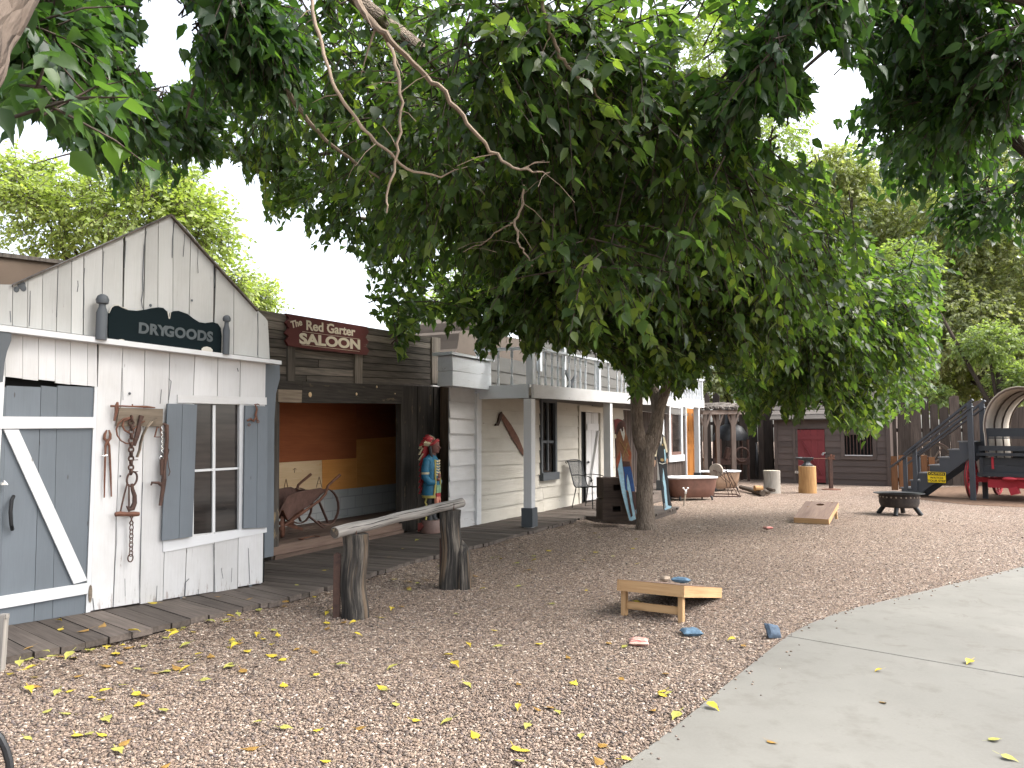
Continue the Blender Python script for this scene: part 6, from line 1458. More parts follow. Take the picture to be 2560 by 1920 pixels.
def foliage(clumps, size, per=10, tl=(.3, .65), droop=.5, lumpy=.45, ls=2.2, simple=False, shell=.4, keep=None, dens=1.0):
    """leaves set along short twigs that fill lumpy ellipsoids; clumps: (centre, (rx, ry, rz), twigs)"""
    P = []; O = []
    for c, r, n in clumps:
        n = int(n * dens); u = nrm(NR.normal(size=(n * 3, 3))); rad = NR.random((n * 3, 1)) ** shell
        q = u * rad * np.array(r) + np.array(c)
        ok = lump(q, ls, c[0] * 1.7 + c[2]) + NR.normal(size=n * 3) * .18 > -lumpy
        q, o_ = q[ok][:n], u[ok][:n]; P.append(q); O.append(o_ / np.array(r) * max(r))
    P = np.concatenate(P); O = nrm(np.concatenate(O)); T = len(P)
    d = nrm(O * .7 + NR.normal(size=(T, 3)) * .55 + np.array([0, 0, -.25]) * droop * 2)
    L = NR.uniform(tl[0], tl[1], (T, 1)); bend = np.array([0, 0, -1.0]) * droop
    t = (np.arange(per) + .6) / per
    pos = P[:, None, :] + d[:, None, :] * (L * t)[:, :, None] + bend * (L * t * t * .35)[:, :, None]
    side = nrm(np.cross(d, np.array([0, 0, 1.0]) + NR.normal(size=(T, 3)) * .2))
    sg = np.where(np.arange(per) % 2 == 0, 1.0, -1.0)
    ld = d[:, None, :] * .55 + side[:, None, :] * (sg[None, :, None] * .75) + np.array([0, 0, -droop]) + NR.normal(size=(T, per, 3)) * .26
    pos = pos.reshape(-1, 3) + NR.normal(size=(T * per, 3)) * .012; x = nrm(ld.reshape(-1, 3)); tid = np.repeat(np.arange(T), per); rt0 = NR.random(T)
    if keep is not None: kk = keep(pos + x * size * .6); pos, x, tid = pos[kk], x[kk], tid[kk]
    N = len(x)
    up = nrm(np.array([0, 0, 1.0]) + NR.normal(size=(N, 3)) * .45); y = nrm(np.cross(up, x)); z = np.cross(x, y)
    s = (.5 + .85 * NR.random((N, 1)) ** .8) * size
    tv, tf = (SV, SF) if simple else (LV, LF)
    w = NR.uniform(.85, 1.3, (N, 1, 1)); cv = NR.uniform(.2, 1.8, (N, 1, 1))
    V = pos[:, None, :] + s[:, None, :] * (tv[None, :, 0:1] * x[:, None, :] + tv[None, :, 1:2] * w * y[:, None, :] + tv[None, :, 2:3] * cv * z[:, None, :])
    Fc = tf[None] + (np.arange(N) * len(tv))[:, None, None]
    rn = np.repeat(np.clip(rt0[tid] * .55 + NR.random(N) * .45, 0, 1), len(tv))
    if keep is not None: kt = np.bincount(tid, minlength=T) >= per * .85; P, d, L, T = P[kt], d[kt], L[kt], int(kt.sum())
    e = P + d * L + bend * L * .35; q = nrm(np.cross(d, NR.normal(size=(T, 3)))); q2 = np.cross(d, q); rw = .0042 + L * .003
    ring = lambda c, k: np.stack([c + (q * math.cos(a) + q2 * math.sin(a)) * rw * k for a in (0, 2.1, 4.2)], 1)
    TV = np.concatenate([ring(P - d * .1, 1.5), ring(P + d * L * .5 + bend * L * .09, 1), ring(e, .4)], 1)
    tfq = np.array([(i * 3 + k, i * 3 + (k + 1) % 3, i * 3 + 3 + (k + 1) % 3, i * 3 + 3 + k) for i in range(2) for k in range(3)])
    TF = tfq[None] + (np.arange(T) * 9)[:, None, None]
    return V.reshape(-1, 3), Fc.reshape(-1, 3), rn, TV.reshape(-1, 3), TF.reshape(-1, 4)
def CL(ox, oy, rx, ry, dep, rd, n):
    c = DO(ox, oy, dep); k = K * dep / F; return ((c.x, c.y, c.z), (max(rx * k - .42, .08), rd, max(ry * k - .40, .06)), n)
def tree(name, label, cat, base, trunk, limbs, clumps, leaf, bark, size=.11, group=None, deadb=(), keep=None, twigmat=None, **kw):
    t = thing(name, label, cat, base, 0, group); B = Vector(base)
    m = MB()
    for pts, rad in [trunk] + list(limbs):
        # resample a soft curve through the points
        q = [Vector(p) - B for p in pts]; P = []; Rr = []
        for i in range(len(q) - 1):
            p0, p1, p2, p3 = q[max(i - 1, 0)], q[i], q[i + 1], q[min(i + 2, len(q) - 1)]
            for j in range(6):
                f = j / 6; P.append(.5 * (2 * p1 + (p2 - p0) * f + (2 * p0 - 5 * p1 + 4 * p2 - p3) * f * f + (3 * p1 - p0 - 3 * p2 + p3) * f ** 3)); Rr.append(lerp(rad[i], rad[i + 1], f))
        P.append(q[-1]); Rr.append(rad[-1])
        m.tube(P, Rr, 16 if Rr[0] > .06 else 8, rough=.14)
    m.build('trunk', bark, t, True)
    for pts, rad in deadb:
        m = MB(); q = [Vector(p) - B for p in pts]; P = []; Rr = []
        for i in range(len(q) - 1):
            for j in range(4): P.append(q[i].lerp(q[i + 1], j / 4) + Vector([random.uniform(-.012, .012) for _ in range(3)])); Rr.append(lerp(rad[i], rad[i + 1], j / 4))
        P.append(q[-1]); Rr.append(rad[-1]); m.tube(P, Rr, 8, rough=.2)
        for _ in range(max(2, len(P) // 4)):
            i = random.randrange(2, len(P) - 1); d_ = Vector((random.uniform(-1, 1), random.uniform(-.6, .6), random.uniform(-1, .3))).normalized() * random.uniform(.1, .35); m.tube([P[i], P[i] + d_ * .5 + Vector((0, 0, .02)), P[i] + d_], [Rr[i] * .4, Rr[i] * .28, .002], 5)
        m.build('dead_branch', M['deadwood'], t, True)
    if clumps:
        V, Fc, rn, TV, TF = foliage(clumps, size, keep=keep, **kw); b = np.array(B)
        np_mesh('crown', V - b, Fc, leaf, t, {'rnd': rn})
        np_mesh('twigs', TV - b, TF, twigmat or M['barkdark'], t)
    return t

# main yard tree: forked trunk in the middle of the yard
tb_ = G(1615, 1323); td = tb_.y
fork = D(1618, 1092, td + .05)
trunk = ([tb_ + Vector((-.0, 0, -.05)), D(1613, 1290, td), D(1612, 1210, td), D(1615, 1140, td), fork], [.19, .155, .14, .145, .165])
limbs = [([D(1610, 1130, td), D(1597, 1085, td - .05), D(1591, 1030, td - .1), D(1590, 960, td - .2), D(1570, 860, td - .6), D(1470, 640, td - 1.8), D(1330, 380, td - 3.2), D(1130, 190, td - 4.6), D(930, 30, td - 6), D(800, -90, td - 7)], [.115, .108, .104, .104, .105, .11, .10, .085, .075, .06]),
         ([D(1622, 1130, td), D(1638, 1075, td + .05), D(1648, 1020, td + .1), D(1668, 960, td + .1), D(1710, 850, td), D(1790, 640, td), D(1880, 420, td)], [.12, .13, .11, .09, .08, .06, .03]),
         ([D(1645, 1040, td + .1), D(1640, 1000, td + .25), D(1628, 950, td + .35), D(1610, 820, td + .3), D(1580, 560, td), D(1560, 300, td)], [.11, .11, .10, .09, .07, .03]),
         ([D(1655, 1005, td + .1), D(1668, 940, td - .1), D(1700, 880, td - .5), D(1800, 800, td - .9)], [.06, .05, .035, .015]),
         ([D(1560, 840, td - .6), D(1400, 700, td - 1.2), D(1200, 600, td - 1.5), D(1000, 560, td - 1.2), D(850, 540, td - 1)], [.09, .075, .06, .045, .02]),
         ([D(1480, 660, td - 1.7), D(1440, 420, td - 2.4), D(1380, 180, td - 3), D(1350, -20, td - 3.4)], [.085, .07, .055, .04]),
         ([D(1330, 380, td - 3.2), D(1200, 330, td - 3.6), D(1000, 330, td - 3.4), D(760, 400, td - 2.6)], [.07, .055, .045, .02]),
         ([D(1790, 640, td), D(1980, 640, td + .3), D(2150, 720, td + .6)], [.05, .035, .015])]
dead = [([DO(x, y, d) for x, y, d in [(755, -20, 5.0), (800, 48, 5.0), (845, 85, 5.0), (905, 150, 5.1), (962, 200, 5.1), (1010, 265, 5.2), (1060, 325, 5.3), (1110, 362, 5.3), (1150, 372, 5.3), (1188, 372, 5.3)]], [.028, .024, .021, .018, .016, .014, .012, .010, .008, .004]),
        ([DO(x, y, d) for x, y, d in [(838, 90, 5.0), (862, 160, 5.0), (868, 240, 5.0), (858, 330, 5.05), (840, 410, 5.1), (835, 460, 5.1)]], [.012, .011, .010, .009, .008, .005]),
        ([DO(x, y, d) for x, y, d in [(672, -10, 5.6), (682, 60, 5.6), (706, 140, 5.6), (722, 190, 5.6), (770, 260, 5.7), (830, 320, 5.7), (878, 365, 5.8), (950, 380, 5.9), (1010, 360, 5.9)]], [.013, .014, .013, .014, .012, .011, .010, .007, .003]),
        ([DO(x, y, d) for x, y, d in [(470, -20, 6.6), (520, 60, 6.6), (590, 150, 6.7), (640, 225, 6.8), (700, 300, 6.9), (770, 350, 7.0), (820, 385, 7.0)]], [.026, .026, .024, .022, .018, .014, .008]),
        ([DO(x, y, d) for x, y, d in [(1165, -10, 5.6), (1180, 45, 5.6), (1195, 90, 5.6), (1215, 130, 5.7), (1260, 175, 5.8), (1300, 215, 5.9), (1330, 250, 6)]], [.014, .014, .013, .013, .011, .008, .005]),
        ([DO(x, y, d) for x, y, d in [(1133, 400, 6.2), (1128, 440, 6.2), (1112, 478, 6.2), (1120, 520, 6.2), (1132, 545, 6.2), (1150, 575, 6.3)]], [.010, .010, .011, .009, .008, .005]),
        ([DO(x, y, d) for x, y, d in [(1112, 478, 6.2), (1090, 490, 6.3), (1050, 520, 6.4), (1000, 545, 6.5)]], [.007, .006, .005, .003])]
# lower outline of the canopy and the holes through which the sky shows
EDGE = [(-400, 270), (0, 275), (60, 270), (110, 300), (150, 330), (200, 385), (300, 430), (350, 405), (420, 375), (490, 355), (520, 385), (560, 405), (575, 470), (640, 485), (680, 550), (740, 540), (790, 600), (800, 645), (830, 700), (870, 785), (905, 740), (960, 690), (1000, 720), (1070, 755), (1150, 765), (1220, 745), (1300, 770), (1340, 840), (1400, 850), (1480, 835), (1560, 835), (1620, 905), (1720, 895), (1820, 925), (1905, 945), (1950, 915), (1990, 885), (2020, 850), (2030, 780), (2035, 690), (2040, 560), (2150, 560), (2212, 610), (2700, 640)]
EX, EY = np.array([p[0] for p in EDGE], float), np.array([p[1] for p in EDGE], float)
HOLES = [(345, 110, 62, 140), (410, 60, 30, 60), (1805, 195, 75, 100), (1760, 130, 30, 40), (1520, 115, 62, 85), (1700, 295, 78, 60), (1850, 390, 60, 70), (1790, 330, 60, 45), (1920, 500, 40, 60), (60, 285, 60, 25), (510, 300, 16, 14), (250, 160, 12, 14), (690, 430, 14, 12), (980, 590, 22, 14), (930, 640, 20, 22), (1010, 250, 14, 10), (860, 560, 16, 12)]
def keep_edge(q, extra=()):
    v = q - np.array([0, 0, HC]); f_ = v[:, 1] * math.cos(PIT) + v[:, 2] * math.sin(PIT); u_ = -v[:, 1] * math.sin(PIT) + v[:, 2] * math.cos(PIT); f_ = np.maximum(f_, .05)
    ox = (CX + F * v[:, 0] / f_) / K; oy = (CY - F * u_ / f_) / K; j = 16 * np.sin(ox * .071 + oy * .02) + 10 * np.sin(ox * .19)
    ok = oy < np.interp(ox, EX, EY) + j - 12 + NR.normal(size=len(q)) * 9 + 26 * np.sin(ox * .043 + 1) * np.sin(ox * .013)
    for x, y, a, b in HOLES:
        an = np.arctan2(oy - y, ox - x); ok &= ((ox - x) / a) ** 2 + ((oy - y) / b) ** 2 > (.85 + .22 * np.sin(an * 3 + x) + .16 * np.sin(an * 7 + y)) ** 2
    return ok
mc = [((1.2, 15.6, 5.6), (2.2, 2.0, 1.0), 170), ((-1.2, 14.6, 6.0), (2.0, 2.0, .9), 110), ((4.2, 17.5, 5.4), (2.4, 2.0, 1.0), 140), ((3.0, 13.5, 6.8), (3.0, 2.4, 1.0), 200), CL(780, 190, 300, 230, 9.2, 2.0, 500), CL(1080, 230, 330, 280, 7.6, 1.9, 720), CL(1400, 300, 330, 290, 8.4, 2.2, 850), CL(1220, 160, 330, 240, 6.5, .7, 120), CL(1500, 330, 250, 260, 6.8, .8, 150), CL(1270, 540, 230, 200, 6.8, .5, 50), CL(1630, 470, 240, 230, 10.5, 2.2, 800),  # clumps given by coordinates: hidden, added over the house to cut its skylight
      CL(1480, 640, 300, 150, 11.6, 1.8, 640), CL(1240, 520, 210, 170, 9.6, 1.5, 420), CL(1000, 500, 210, 120, 10.6, 1.5, 290), CL(790, 440, 160, 120, 11.2, 1.3, 190),
      CL(1180, 640, 140, 80, 10.4, 1.0, 170), CL(1400, 760, 140, 80, 11.5, .9, 170), CL(1720, 660, 200, 130, 12.6, 1.4, 330), CL(1700, 800, 150, 70, 13.6, 1.0, 200), CL(1800, 860, 90, 40, 14.6, .7, 90),
      CL(1640, 850, 130, 50, 14.2, .9, 130), CL(1880, 720, 90, 110, 13.6, .9, 120), CL(920, 640, 130, 60, 11.0, .9, 130), CL(770, 655, 190, 85, 9.4, .3, 46), CL(1130, 680, 200, 130, 10.2, .8, 170), CL(1300, 710, 190, 130, 10.8, .9, 190), CL(1450, 780, 170, 120, 12.0, .9, 190), CL(1000, 660, 140, 100, 10.8, .7, 80), CL(1870, 630, 190, 160, 13.2, 1.0, 240), CL(1870, 830, 170, 120, 14.5, .9, 170), CL(1950, 820, 160, 130, 15.5, .9, 150), CL(1980, 690, 120, 110, 15, .7, 70), CL(1700, 880, 220, 90, 14.2, .8, 150), CL(1780, 830, 170, 110, 14.2, .8, 160), CL(860, 735, 55, 55, 9.0, .3, 40), CL(620, 380, 80, 60, 11.5, .7, 80), CL(700, 540, 50, 50, 11.4, .5, 45),
      CL(1290, 760, 110, 50, 11.0, .5, 70), CL(1100, 690, 80, 40, 10.6, .5, 50), CL(1470, 800, 110, 45, 12.4, .7, 90), CL(520, 330, 110, 80, 11.5, .8, 80), CL(390, 330, 100, 90, 11.8, .8, 80), CL(300, 400, 110, 50, 11.0, .6, 70), CL(560, 200, 200, 140, 10.5, 1.4, 230)]
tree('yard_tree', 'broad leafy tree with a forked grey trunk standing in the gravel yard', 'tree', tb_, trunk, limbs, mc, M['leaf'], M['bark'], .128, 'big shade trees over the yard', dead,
     keep_edge, per=14, tl=(.5, 1.05), droop=.62, lumpy=.12, ls=1.9, dens=.86)

# tree beside the viewer, its trunk outside the frame on the left
lb = Vector((-2.7, 1.5, 0))
lc = [((-1.2, .6, 5.2), (2.4, 2.2, .9), 420), ((.6, -1.6, 5.6), (2.6, 2.4, .9), 380), ((-3.2, 2.2, 5.4), (1.6, 1.8, 1.0), 200), CL(60, 60, 120, 70, 3.4, .4, 60), CL(190, 90, 130, 100, 5.0, .9, 130), CL(230, 210, 120, 80, 6.0, .9, 130), CL(60, 190, 60, 60, 2.9, .25, 16), CL(20, 230, 40, 30, 2.7, .2, 9), CL(90, 200, 100, 60, 5.4, .8, 70), CL(380, 240, 110, 80, 7.4, .9, 130), CL(430, 60, 110, 90, 6.2, 1.0, 110),  # clumps given by coordinates: unseen overhead, added to darken near ground and store wall
      CL(560, 60, 150, 120, 6.4, 1.2, 200), CL(10, 320, 14, 18, 2.5, .08, 2), CL(255, 60, 60, 80, 5.6, .7, 60), CL(190, 270, 90, 40, 7.4, .5, 50)]
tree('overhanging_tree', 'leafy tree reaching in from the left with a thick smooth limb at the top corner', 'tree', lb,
     ([lb + Vector((0, 0, -.05)), lb + Vector((.05, .05, 1.2)), D(-260, 330, 1.9), D(-30, 75, 2.1), D(75, -75, 2.3), D(260, -300, 3)], [.2, .15, .09, .068, .062, .05]),
     [([D(75, -75, 2.3), D(300, -130, 4.0), D(480, -90, 6), D(560, 60, 7.5)], [.05, .04, .03, .012]), ([DO(425, -20, 6), DO(437, 60, 6.1), DO(432, 140, 6.2), DO(415, 200, 6.3), DO(402, 255, 6.4)], [.022, .02, .017, .013, .008]), ([DO(240, 320, 6.8), DO(160, 330, 6.9), DO(70, 355, 7)], [.012, .009, .004])],
     lc, M['leafnear'], M['barksmooth'] if 'barksmooth' in M else M.setdefault('barksmooth', barkmat('smooth_bark', (.105, .08, .064), (.16, .125, .10), .4)), .115, 'big shade trees over the yard', (), keep_edge, per=9, tl=(.28, .5), droop=.6, lumpy=.35, ls=3)

# tree out of frame on the right whose boughs hang over the path
rb = Vector((6.4, 3.6, 0))
rc = [CL(1700, 40, 200, 90, 6.2, 1.1, 240), CL(1620, 180, 110, 110, 6.0, .8, 130), CL(1950, 60, 220, 130, 7.0, 1.3, 330), CL(2130, 160, 160, 160, 6.6, 1.2, 280), CL(2060, 280, 140, 110, 8.6, 1.2, 200), CL(2160, 400, 90, 130, 9.0, 1.0, 150), CL(1980, 180, 130, 100, 7.8, .8, 170), CL(1690, 260, 80, 60, 6.6, .5, 50), CL(1900, 330, 80, 50, 10, .6, 50)]
tree('overhanging_tree', 'dark leafy tree hanging over the path from the right with a slanting bough', 'tree', rb,
     ([rb + Vector((0, 0, -.05)), rb + Vector((-.1, .1, 1.5)), rb + Vector((-.3, .5, 2.8)), D(2650, 420, 6.6), D(2494, 203, 6.8), D(2376, 0, 7), D(2250, -200, 7)], [.22, .18, .13, .055, .045, .035, .03]),
     [([rb + Vector((-.3, .5, 2.8)), D(2900, 100, 5.5), D(2300, -60, 5.8), D(1950, 60, 6.2), D(1800, 200, 6.4)], [.1, .08, .05, .03, .012]), ([D(2494, 203, 6.8), D(2420, 330, 7.6), D(2380, 420, 8.4)], [.03, .02, .008]), ([D(2376, 0, 7), D(2100, 100, 7), D(1900, 290, 7)], [.03, .02, .007])],
     rc, M['leafnear'], M['barkdark'], .118, 'big shade trees over the yard', (), keep_edge, per=9, tl=(.3, .6), droop=.65, lumpy=.35, ls=2.6)

# trees beyond the buildings and the fence
def back_tree(label, bx, by_d, clumps, leaf, size, h=5, group='trees beyond the village', **kw):
    b = D(bx * K, 1000, by_d); b.z = 0; top = Vector((b.x, b.y, h))
    lm = [([b + Vector((0, 0, h * .5)), (b + Vector((0, 0, h * .6))).lerp(Vector(c), .6), Vector(c)], [.09, .05, .02]) for c, r, n in clumps]
    return tree('background_tree', label, 'tree', b, ([b, b + Vector((.1, 0, h * .5)), top], [.25, .18, .08]), lm, clumps, leaf, M['barkdark'], size, group, simple=True, **kw)
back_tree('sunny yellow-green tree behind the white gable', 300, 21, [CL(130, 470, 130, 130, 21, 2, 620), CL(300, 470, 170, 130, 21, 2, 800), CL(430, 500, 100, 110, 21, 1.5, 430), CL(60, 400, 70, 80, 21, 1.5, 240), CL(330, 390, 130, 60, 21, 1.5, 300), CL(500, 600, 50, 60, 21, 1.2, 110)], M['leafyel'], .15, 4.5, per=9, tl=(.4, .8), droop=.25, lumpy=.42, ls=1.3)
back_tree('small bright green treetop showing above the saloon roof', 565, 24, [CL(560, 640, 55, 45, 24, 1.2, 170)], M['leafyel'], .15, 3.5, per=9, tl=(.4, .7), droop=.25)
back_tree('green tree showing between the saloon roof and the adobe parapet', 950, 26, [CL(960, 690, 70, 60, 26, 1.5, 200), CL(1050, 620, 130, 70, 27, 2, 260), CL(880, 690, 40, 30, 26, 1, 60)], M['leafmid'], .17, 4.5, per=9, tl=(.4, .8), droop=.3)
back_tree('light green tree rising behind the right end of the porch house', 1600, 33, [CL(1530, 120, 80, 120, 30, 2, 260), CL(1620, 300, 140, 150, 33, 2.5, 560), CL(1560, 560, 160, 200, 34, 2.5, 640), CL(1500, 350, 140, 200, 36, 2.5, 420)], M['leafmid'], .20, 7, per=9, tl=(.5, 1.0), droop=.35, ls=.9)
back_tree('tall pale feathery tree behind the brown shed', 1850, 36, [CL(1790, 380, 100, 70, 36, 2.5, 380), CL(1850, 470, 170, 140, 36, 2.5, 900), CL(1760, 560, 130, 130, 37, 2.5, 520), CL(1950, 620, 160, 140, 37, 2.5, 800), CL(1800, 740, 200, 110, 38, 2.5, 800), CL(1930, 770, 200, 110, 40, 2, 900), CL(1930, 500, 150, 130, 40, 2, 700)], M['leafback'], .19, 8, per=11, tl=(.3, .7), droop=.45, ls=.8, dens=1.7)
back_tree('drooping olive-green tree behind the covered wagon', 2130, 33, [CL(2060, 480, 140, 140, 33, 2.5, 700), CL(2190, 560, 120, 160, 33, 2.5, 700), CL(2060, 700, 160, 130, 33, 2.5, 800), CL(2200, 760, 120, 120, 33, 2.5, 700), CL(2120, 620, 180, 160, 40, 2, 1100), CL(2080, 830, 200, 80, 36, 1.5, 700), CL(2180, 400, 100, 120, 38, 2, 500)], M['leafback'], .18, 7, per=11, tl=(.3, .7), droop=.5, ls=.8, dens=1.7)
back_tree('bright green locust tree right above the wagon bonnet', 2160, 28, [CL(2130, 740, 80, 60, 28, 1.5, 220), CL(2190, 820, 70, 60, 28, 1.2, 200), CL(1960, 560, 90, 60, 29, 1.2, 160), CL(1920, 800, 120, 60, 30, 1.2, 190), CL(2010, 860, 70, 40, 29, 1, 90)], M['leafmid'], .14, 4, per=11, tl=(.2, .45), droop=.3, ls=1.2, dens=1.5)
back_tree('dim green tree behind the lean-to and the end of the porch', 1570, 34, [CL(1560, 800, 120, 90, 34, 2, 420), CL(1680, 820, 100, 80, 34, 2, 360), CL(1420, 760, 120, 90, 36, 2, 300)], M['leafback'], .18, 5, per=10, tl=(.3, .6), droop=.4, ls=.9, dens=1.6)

# ------------------------------------------------------------------ loose stones over the gravel bed
def inpoly(px, py, poly):
    c = np.zeros(len(px), bool); n = len(poly)
    for i in range(n):
        x0_, y0_ = poly[i][:2]; x1_, y1_ = poly[(i + 1) % n][:2]
        if y0_ == y1_: continue
        k_ = ((y0_ > py) != (y1_ > py)) & (px < (x1_ - x0_) * (py - y0_) / (y1_ - y0_) + x0_); c ^= k_
    return c
walk_poly = [(p.x, p.y) for p in [fl[0] + Vector((-.9, -.7, 0))] + fl[1:]] + [(6, 24), (-12, 24), (-12, 2)]
ico = [(-1, 1.618, 0), (1, 1.618, 0), (-1, -1.618, 0), (1, -1.618, 0), (0, -1, 1.618), (0, 1, 1.618), (0, -1, -1.618), (0, 1, -1.618), (1.618, 0, -1), (1.618, 0, 1), (-1.618, 0, -1), (-1.618, 0, 1)]
icf = [(0, 11, 5), (0, 5, 1), (0, 1, 7), (0, 7, 10), (0, 10, 11), (1, 5, 9), (5, 11, 4), (11, 10, 2), (10, 7, 6), (7, 1, 8), (3, 9, 4), (3, 4, 2), (3, 2, 6), (3, 6, 8), (3, 8, 9), (4, 9, 5), (2, 4, 11), (6, 2, 10), (8, 6, 7), (9, 8, 1)]
IV = np.array(ico, dtype=np.float32) / 1.9; OV = np.array([(1, 0, 0), (0, 1, 0), (-1, 0, 0), (0, -1, 0), (0, 0, 1), (0, 0, -1)], dtype=np.float32); OF = np.array([(0, 1, 4), (1, 2, 4), (2, 3, 4), (3, 0, 4)], dtype=np.int32)
def stones(name, d0, d1, dens, smin, smax, tv, tf, zoff=0.0, fade=None):
    w = lambda d: .80 * d + .8
    A = (d1 - d0) * (w(d0) + w(d1)); n = int(A * dens)
    y = NR.uniform(d0, d1, n * 2); x = NR.uniform(-w(d1), w(d1), n * 2); k_ = np.abs(x) < w(y); x, y = x[k_][:n], y[k_][:n]
    bad = (NR.random(len(y)) > np.clip((fade[1] - y) / (fade[1] - fade[0]), 0, 1)) if fade else np.zeros(len(y), bool)
    bad |= inpoly(x, y, walk_poly) | inpoly(x, y, path_poly); x, y = x[~bad], y[~bad]; n = len(x); bk = bank(x, y)
    s = NR.uniform(0, 1, n) ** 1.8 * (smax - smin) + smin; a = NR.uniform(0, 6.283, n); ca, sa_ = np.cos(a), np.sin(a)
    sc_ = np.stack([s * NR.uniform(.8, 1.3, n), s * NR.uniform(.55, .95, n), s * NR.uniform(.35, .65, n)], 1)
    V = tv[None] * (1 + NR.normal(size=(n, len(tv), 1)) * .12) * sc_[:, None, :]
    V[:, :, 2] += V[:, :, 0] * NR.normal(size=(n, 1)) * .25
    X = V[:, :, 0] * ca[:, None] - V[:, :, 1] * sa_[:, None] + x[:, None]; Y = V[:, :, 0] * sa_[:, None] + V[:, :, 1] * ca[:, None] + y[:, None]; Z = V[:, :, 2] + (s * NR.uniform(.1, .5, n) + zoff + bk)[:, None]
    Fc = tf[None] + (np.arange(n) * len(tv))[:, None, None]
    o = np_mesh(name, np.stack([X, Y, Z], 2).reshape(-1, 3), Fc.reshape(-1, 3), M['stone'], None, {'rnd': np.repeat(NR.random(n), len(tv))}, True)
    return tag(o, 'loose brown and grey gravel covering the yard', 'gravel', None, 'stuff')
stones('gravel', 1.5, 5.0, 4300, .0055, .0135, IV, np.array(icf, dtype=np.int32))
stones('gravel', 5.0, 14.0, 2100, .0065, .0145, OV, OF, 0, (6.5, 14.0)); stones('gravel', 9.0, 19.0, 240, .009, .017, OV, OF, 0, (9.5, 19.0))

def pebbles():
    P = []; r_ = random.Random(9)
    for u, v in zip(edge[1:], edge[2:]):
        d_ = v - u; nrm_ = Vector((d_.y, -d_.x, 0)).normalized()
        for _ in range(int(d_.length * 22)): q = u.lerp(v, r_.random()) + nrm_ * (r_.expovariate(1 / .05) - .02); P.append((q.x, q.y))
    x, y = np.array(P).T; n = len(x); s = NR.uniform(.004, .011, n); V = IV[None] * (1 + NR.normal(size=(n, 12, 1)) * .14) * (s[:, None] * np.array([[1.1, .8, .55]]))[:, None, :]
    V = V + np.stack([x, y, .021 + s * .35], 1)[:, None, :]; Fc = np.array(icf, dtype=np.int32)[None] + (np.arange(n) * 12)[:, None, None]
    tag(np_mesh('gravel', V.reshape(-1, 3), Fc.reshape(-1, 3), M['stone'], None, {'rnd': np.repeat(NR.random(n), 12)}, True), 'small stones spilled onto the edge of the concrete path', 'gravel', None, 'stuff')
pebbles()
# ------------------------------------------------------------------ fallen leaves, each one a thing
def leafmesh(mat, seed):
    r_ = random.Random(seed); m = MB(); c = r_.uniform(-1.5, 2.2); V = []
    for x, y, z in LV: V.append((x - .5, y * 1.35, z * c + .10 * c * (x - .5) ** 2 + r_.uniform(-.02, .02)))
    zmin = min(v[2] for v in V); V = [(v[0] * .074, v[1] * .074, (v[2] - zmin) * .074) for v in V]
    V = V + [(v[0], v[1], v[2] - .0008) for v in V]
    m.add(V, [tuple(f) for f in LF] + [tuple(int(i) + 11 for i in f[::-1]) for f in LF] + [(p, q, q + 11, p + 11) for p, q in ((0, 1), (1, 4), (4, 7), (7, 10), (10, 9), (9, 6), (6, 3), (3, 0))], V)
    m.add([(-.042, -.002, V[0][2]), (-.042, .002, V[0][2]), (-.075, .006, V[0][2] + .004), (-.075, .003, V[0][2] + .004)], [(0, 1, 2, 3)], [(0, 0, 0)] * 4)
    return m.build('fallen_leaf', mat, None, True)
protos = [leafmesh(M[mt], i) for i, mt in enumerate(['fall_y'] * 5 + ['fall_g'] * 3 + ['fall_o'] * 2)]
kinds = ['yellow'] * 5 + ['yellowish-green'] * 3 + ['ochre'] * 2
used = [False] * 10
spots = []
ex = [(92, 1424), (60, 1447), (128, 1342), (222, 1352), (130, 1360), (515, 1328), (230, 1402), (310, 1403), (300, 1522), (270, 1605), (358, 1655), (555, 1562), (618, 1574), (540, 1618), (494, 1438), (610, 1425), (780, 1573), (900, 1556), (965, 1560), (1025, 1588), (1120, 1647), (1300, 1610), (1255, 1592), (1205, 1540), (1160, 1532), (1012, 1396), (1075, 1398), (825, 1334), (1580, 1384), (1605, 1395), (1410, 1535), (1460, 1548), (1540, 1530), (430, 1415), (455, 1418), (400, 1450), (600, 1372), (1355, 1648), (740, 1438), (830, 1490), (1120, 1478), (1240, 1476)]
for x, y in ex: spots.append((x, y))
rl_ = random.Random(5)
while len(spots) < 205:
    r_ = rl_.random()
    if r_ < .45: x = rl_.uniform(20, 900); y = 1437 - .235 * x + rl_.uniform(-6, 30) + rl_.expovariate(1 / 55)
    elif r_ < .62: x = rl_.uniform(900, 1420); y = 1235 - (x - 900) * .235 + rl_.uniform(-4, 20) + rl_.expovariate(1 / 35)
    else: x = rl_.uniform(100, 1500); y = rl_.uniform(1240, 1655)
    spots.append((x, y))
for x in (640, 700, 770, 870, 965, 900, 1130, 60, 180, 330, 470, 840): spots.append((x, 1437 - .235 * x - rl_.uniform(18, 60)))
for x, y in ((1898, 1450), (2093, 1433), (1908, 1518), (2150, 1600), (2180, 1640), (1668, 1604)): spots.append((x, y))
px_ = np.array([0.0]); 
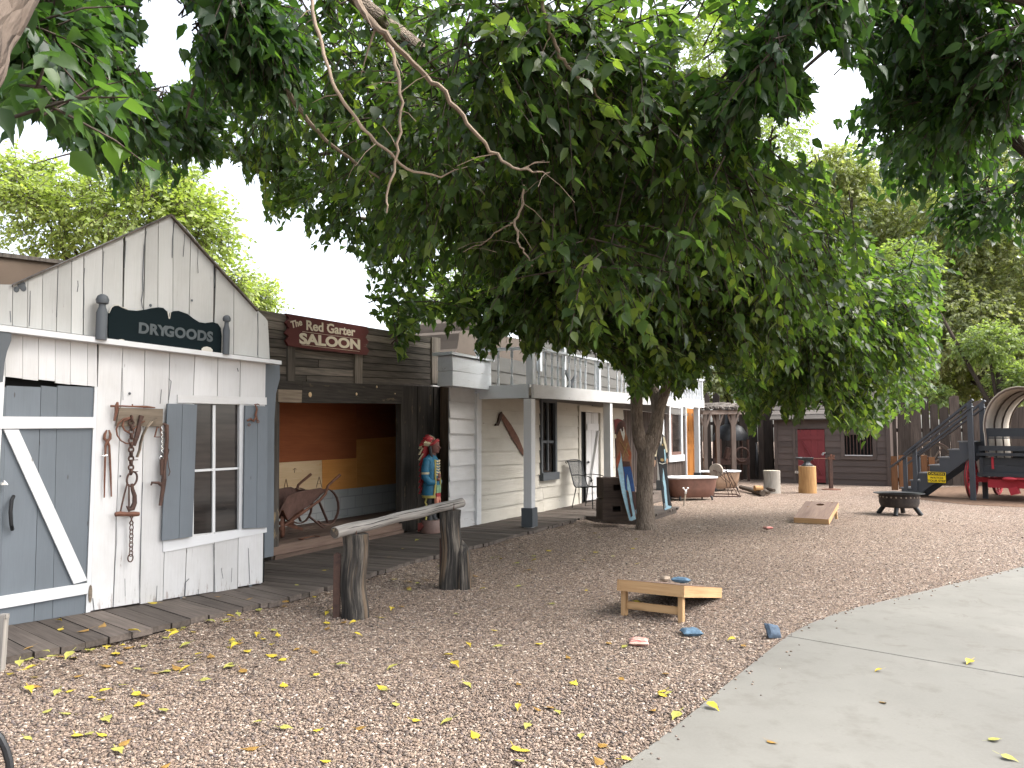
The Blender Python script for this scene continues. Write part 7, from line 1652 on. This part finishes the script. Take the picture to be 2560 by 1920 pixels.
for x, y in spots:
    g = G(x * K, y * K, .012)
    if g.y > 22 or g.y < 1: continue
    onw = bool(inpoly(np.array([g.x]), np.array([g.y]), walk_poly)[0]); onp = bool(inpoly(np.array([g.x]), np.array([g.y]), path_poly)[0])
    if onw:
        g = G(x * K, y * K, DZ + .004)
        if FD.loc(g).y > -.03 and g.y < 7.6: continue
        if g.y > 8.9 and FS.loc(g).y > -.08: continue
    if not onw and not onp: g.z += float(bank(g.x, g.y))
    if onw: pass
    elif onp: g = G(x * K, y * K, .0225)
    i = rl_.choice([0, 1, 2, 3, 4, 5, 6, 7, 5, 8, 9, 8]) if not onp else rl_.choice([0, 5, 8])
    if used[i]: o = protos[i].copy(); COL.objects.link(o)
    else: o = protos[i]; used[i] = True
    o.location = g; s_ = rl_.uniform(.7, 1.2); o.scale = (s_, s_, s_); o.rotation_euler = (rl_.uniform(-.2, .2), rl_.uniform(-.2, .2), rl_.uniform(0, 6.28))
    where = 'on the boardwalk planks' if onw else 'on the concrete path' if onp else 'on the gravel'
    tag(o, f'{kinds[i]} fallen leaf lying {where}', 'leaf', f'{kinds[i]} leaves fallen {where}')
for i in range(10):
    if not used[i]: bpy.data.objects.remove(protos[i])

# ------------------------------------------------------------------ light, sky, camera
w = bpy.data.worlds.new('World'); S.world = w; w.use_nodes = True; nt = w.node_tree
bg = nt.nodes['Background']; sky = nt.nodes.new('ShaderNodeTexSky'); sky.sky_type = 'NISHITA'; sky.sun_disc = False
EL, AZ = R(52), R(95)
sky.sun_elevation = EL; sky.sun_rotation = AZ; sky.air_density = 1.0; sky.dust_density = 6.0; sky.ozone_density = 1.0; sky.altitude = 300
hs_ = nt.nodes.new('ShaderNodeHueSaturation'); hs_.inputs['Saturation'].default_value = .38; nt.links.new(sky.outputs[0], hs_.inputs['Color']); nt.links.new(hs_.outputs[0], bg.inputs[0]); bg.inputs[1].default_value = .15
sl_ = bpy.data.lights.new('sun', 'SUN'); sl_.energy = .6; sl_.angle = R(40); sl_.color = (1, .96, .9)
so_ = bpy.data.objects.new('sun', sl_); COL.objects.link(so_)
dv = Vector((math.sin(AZ) * math.cos(EL), math.cos(AZ) * math.cos(EL), math.sin(EL))); so_.rotation_euler = dv.to_track_quat('Z', 'Y').to_euler()
cam = bpy.data.cameras.new('camera'); co = bpy.data.objects.new('camera', cam); COL.objects.link(co)
cam.sensor_width = 36; cam.lens = 36 * F / 2560; co.location = (0, 0, HC); co.rotation_euler = (R(90) + PIT, 0, 0); cam.clip_end = 1000; cam.clip_start = .05
S.camera = co
S.view_settings.view_transform = 'Standard'; S.view_settings.look = 'None'; S.view_settings.gamma = 1.0; S.view_settings.exposure = 2.08
S.cycles.use_denoising = True; S.cycles.max_bounces = 7; S.cycles.diffuse_bounces = 4; S.cycles.transmission_bounces = 4; S.cycles.transparent_max_bounces = 6; S.cycles.caustics_reflective = False; S.cycles.caustics_refractive = False
S.cycles.sample_clamp_indirect = 8
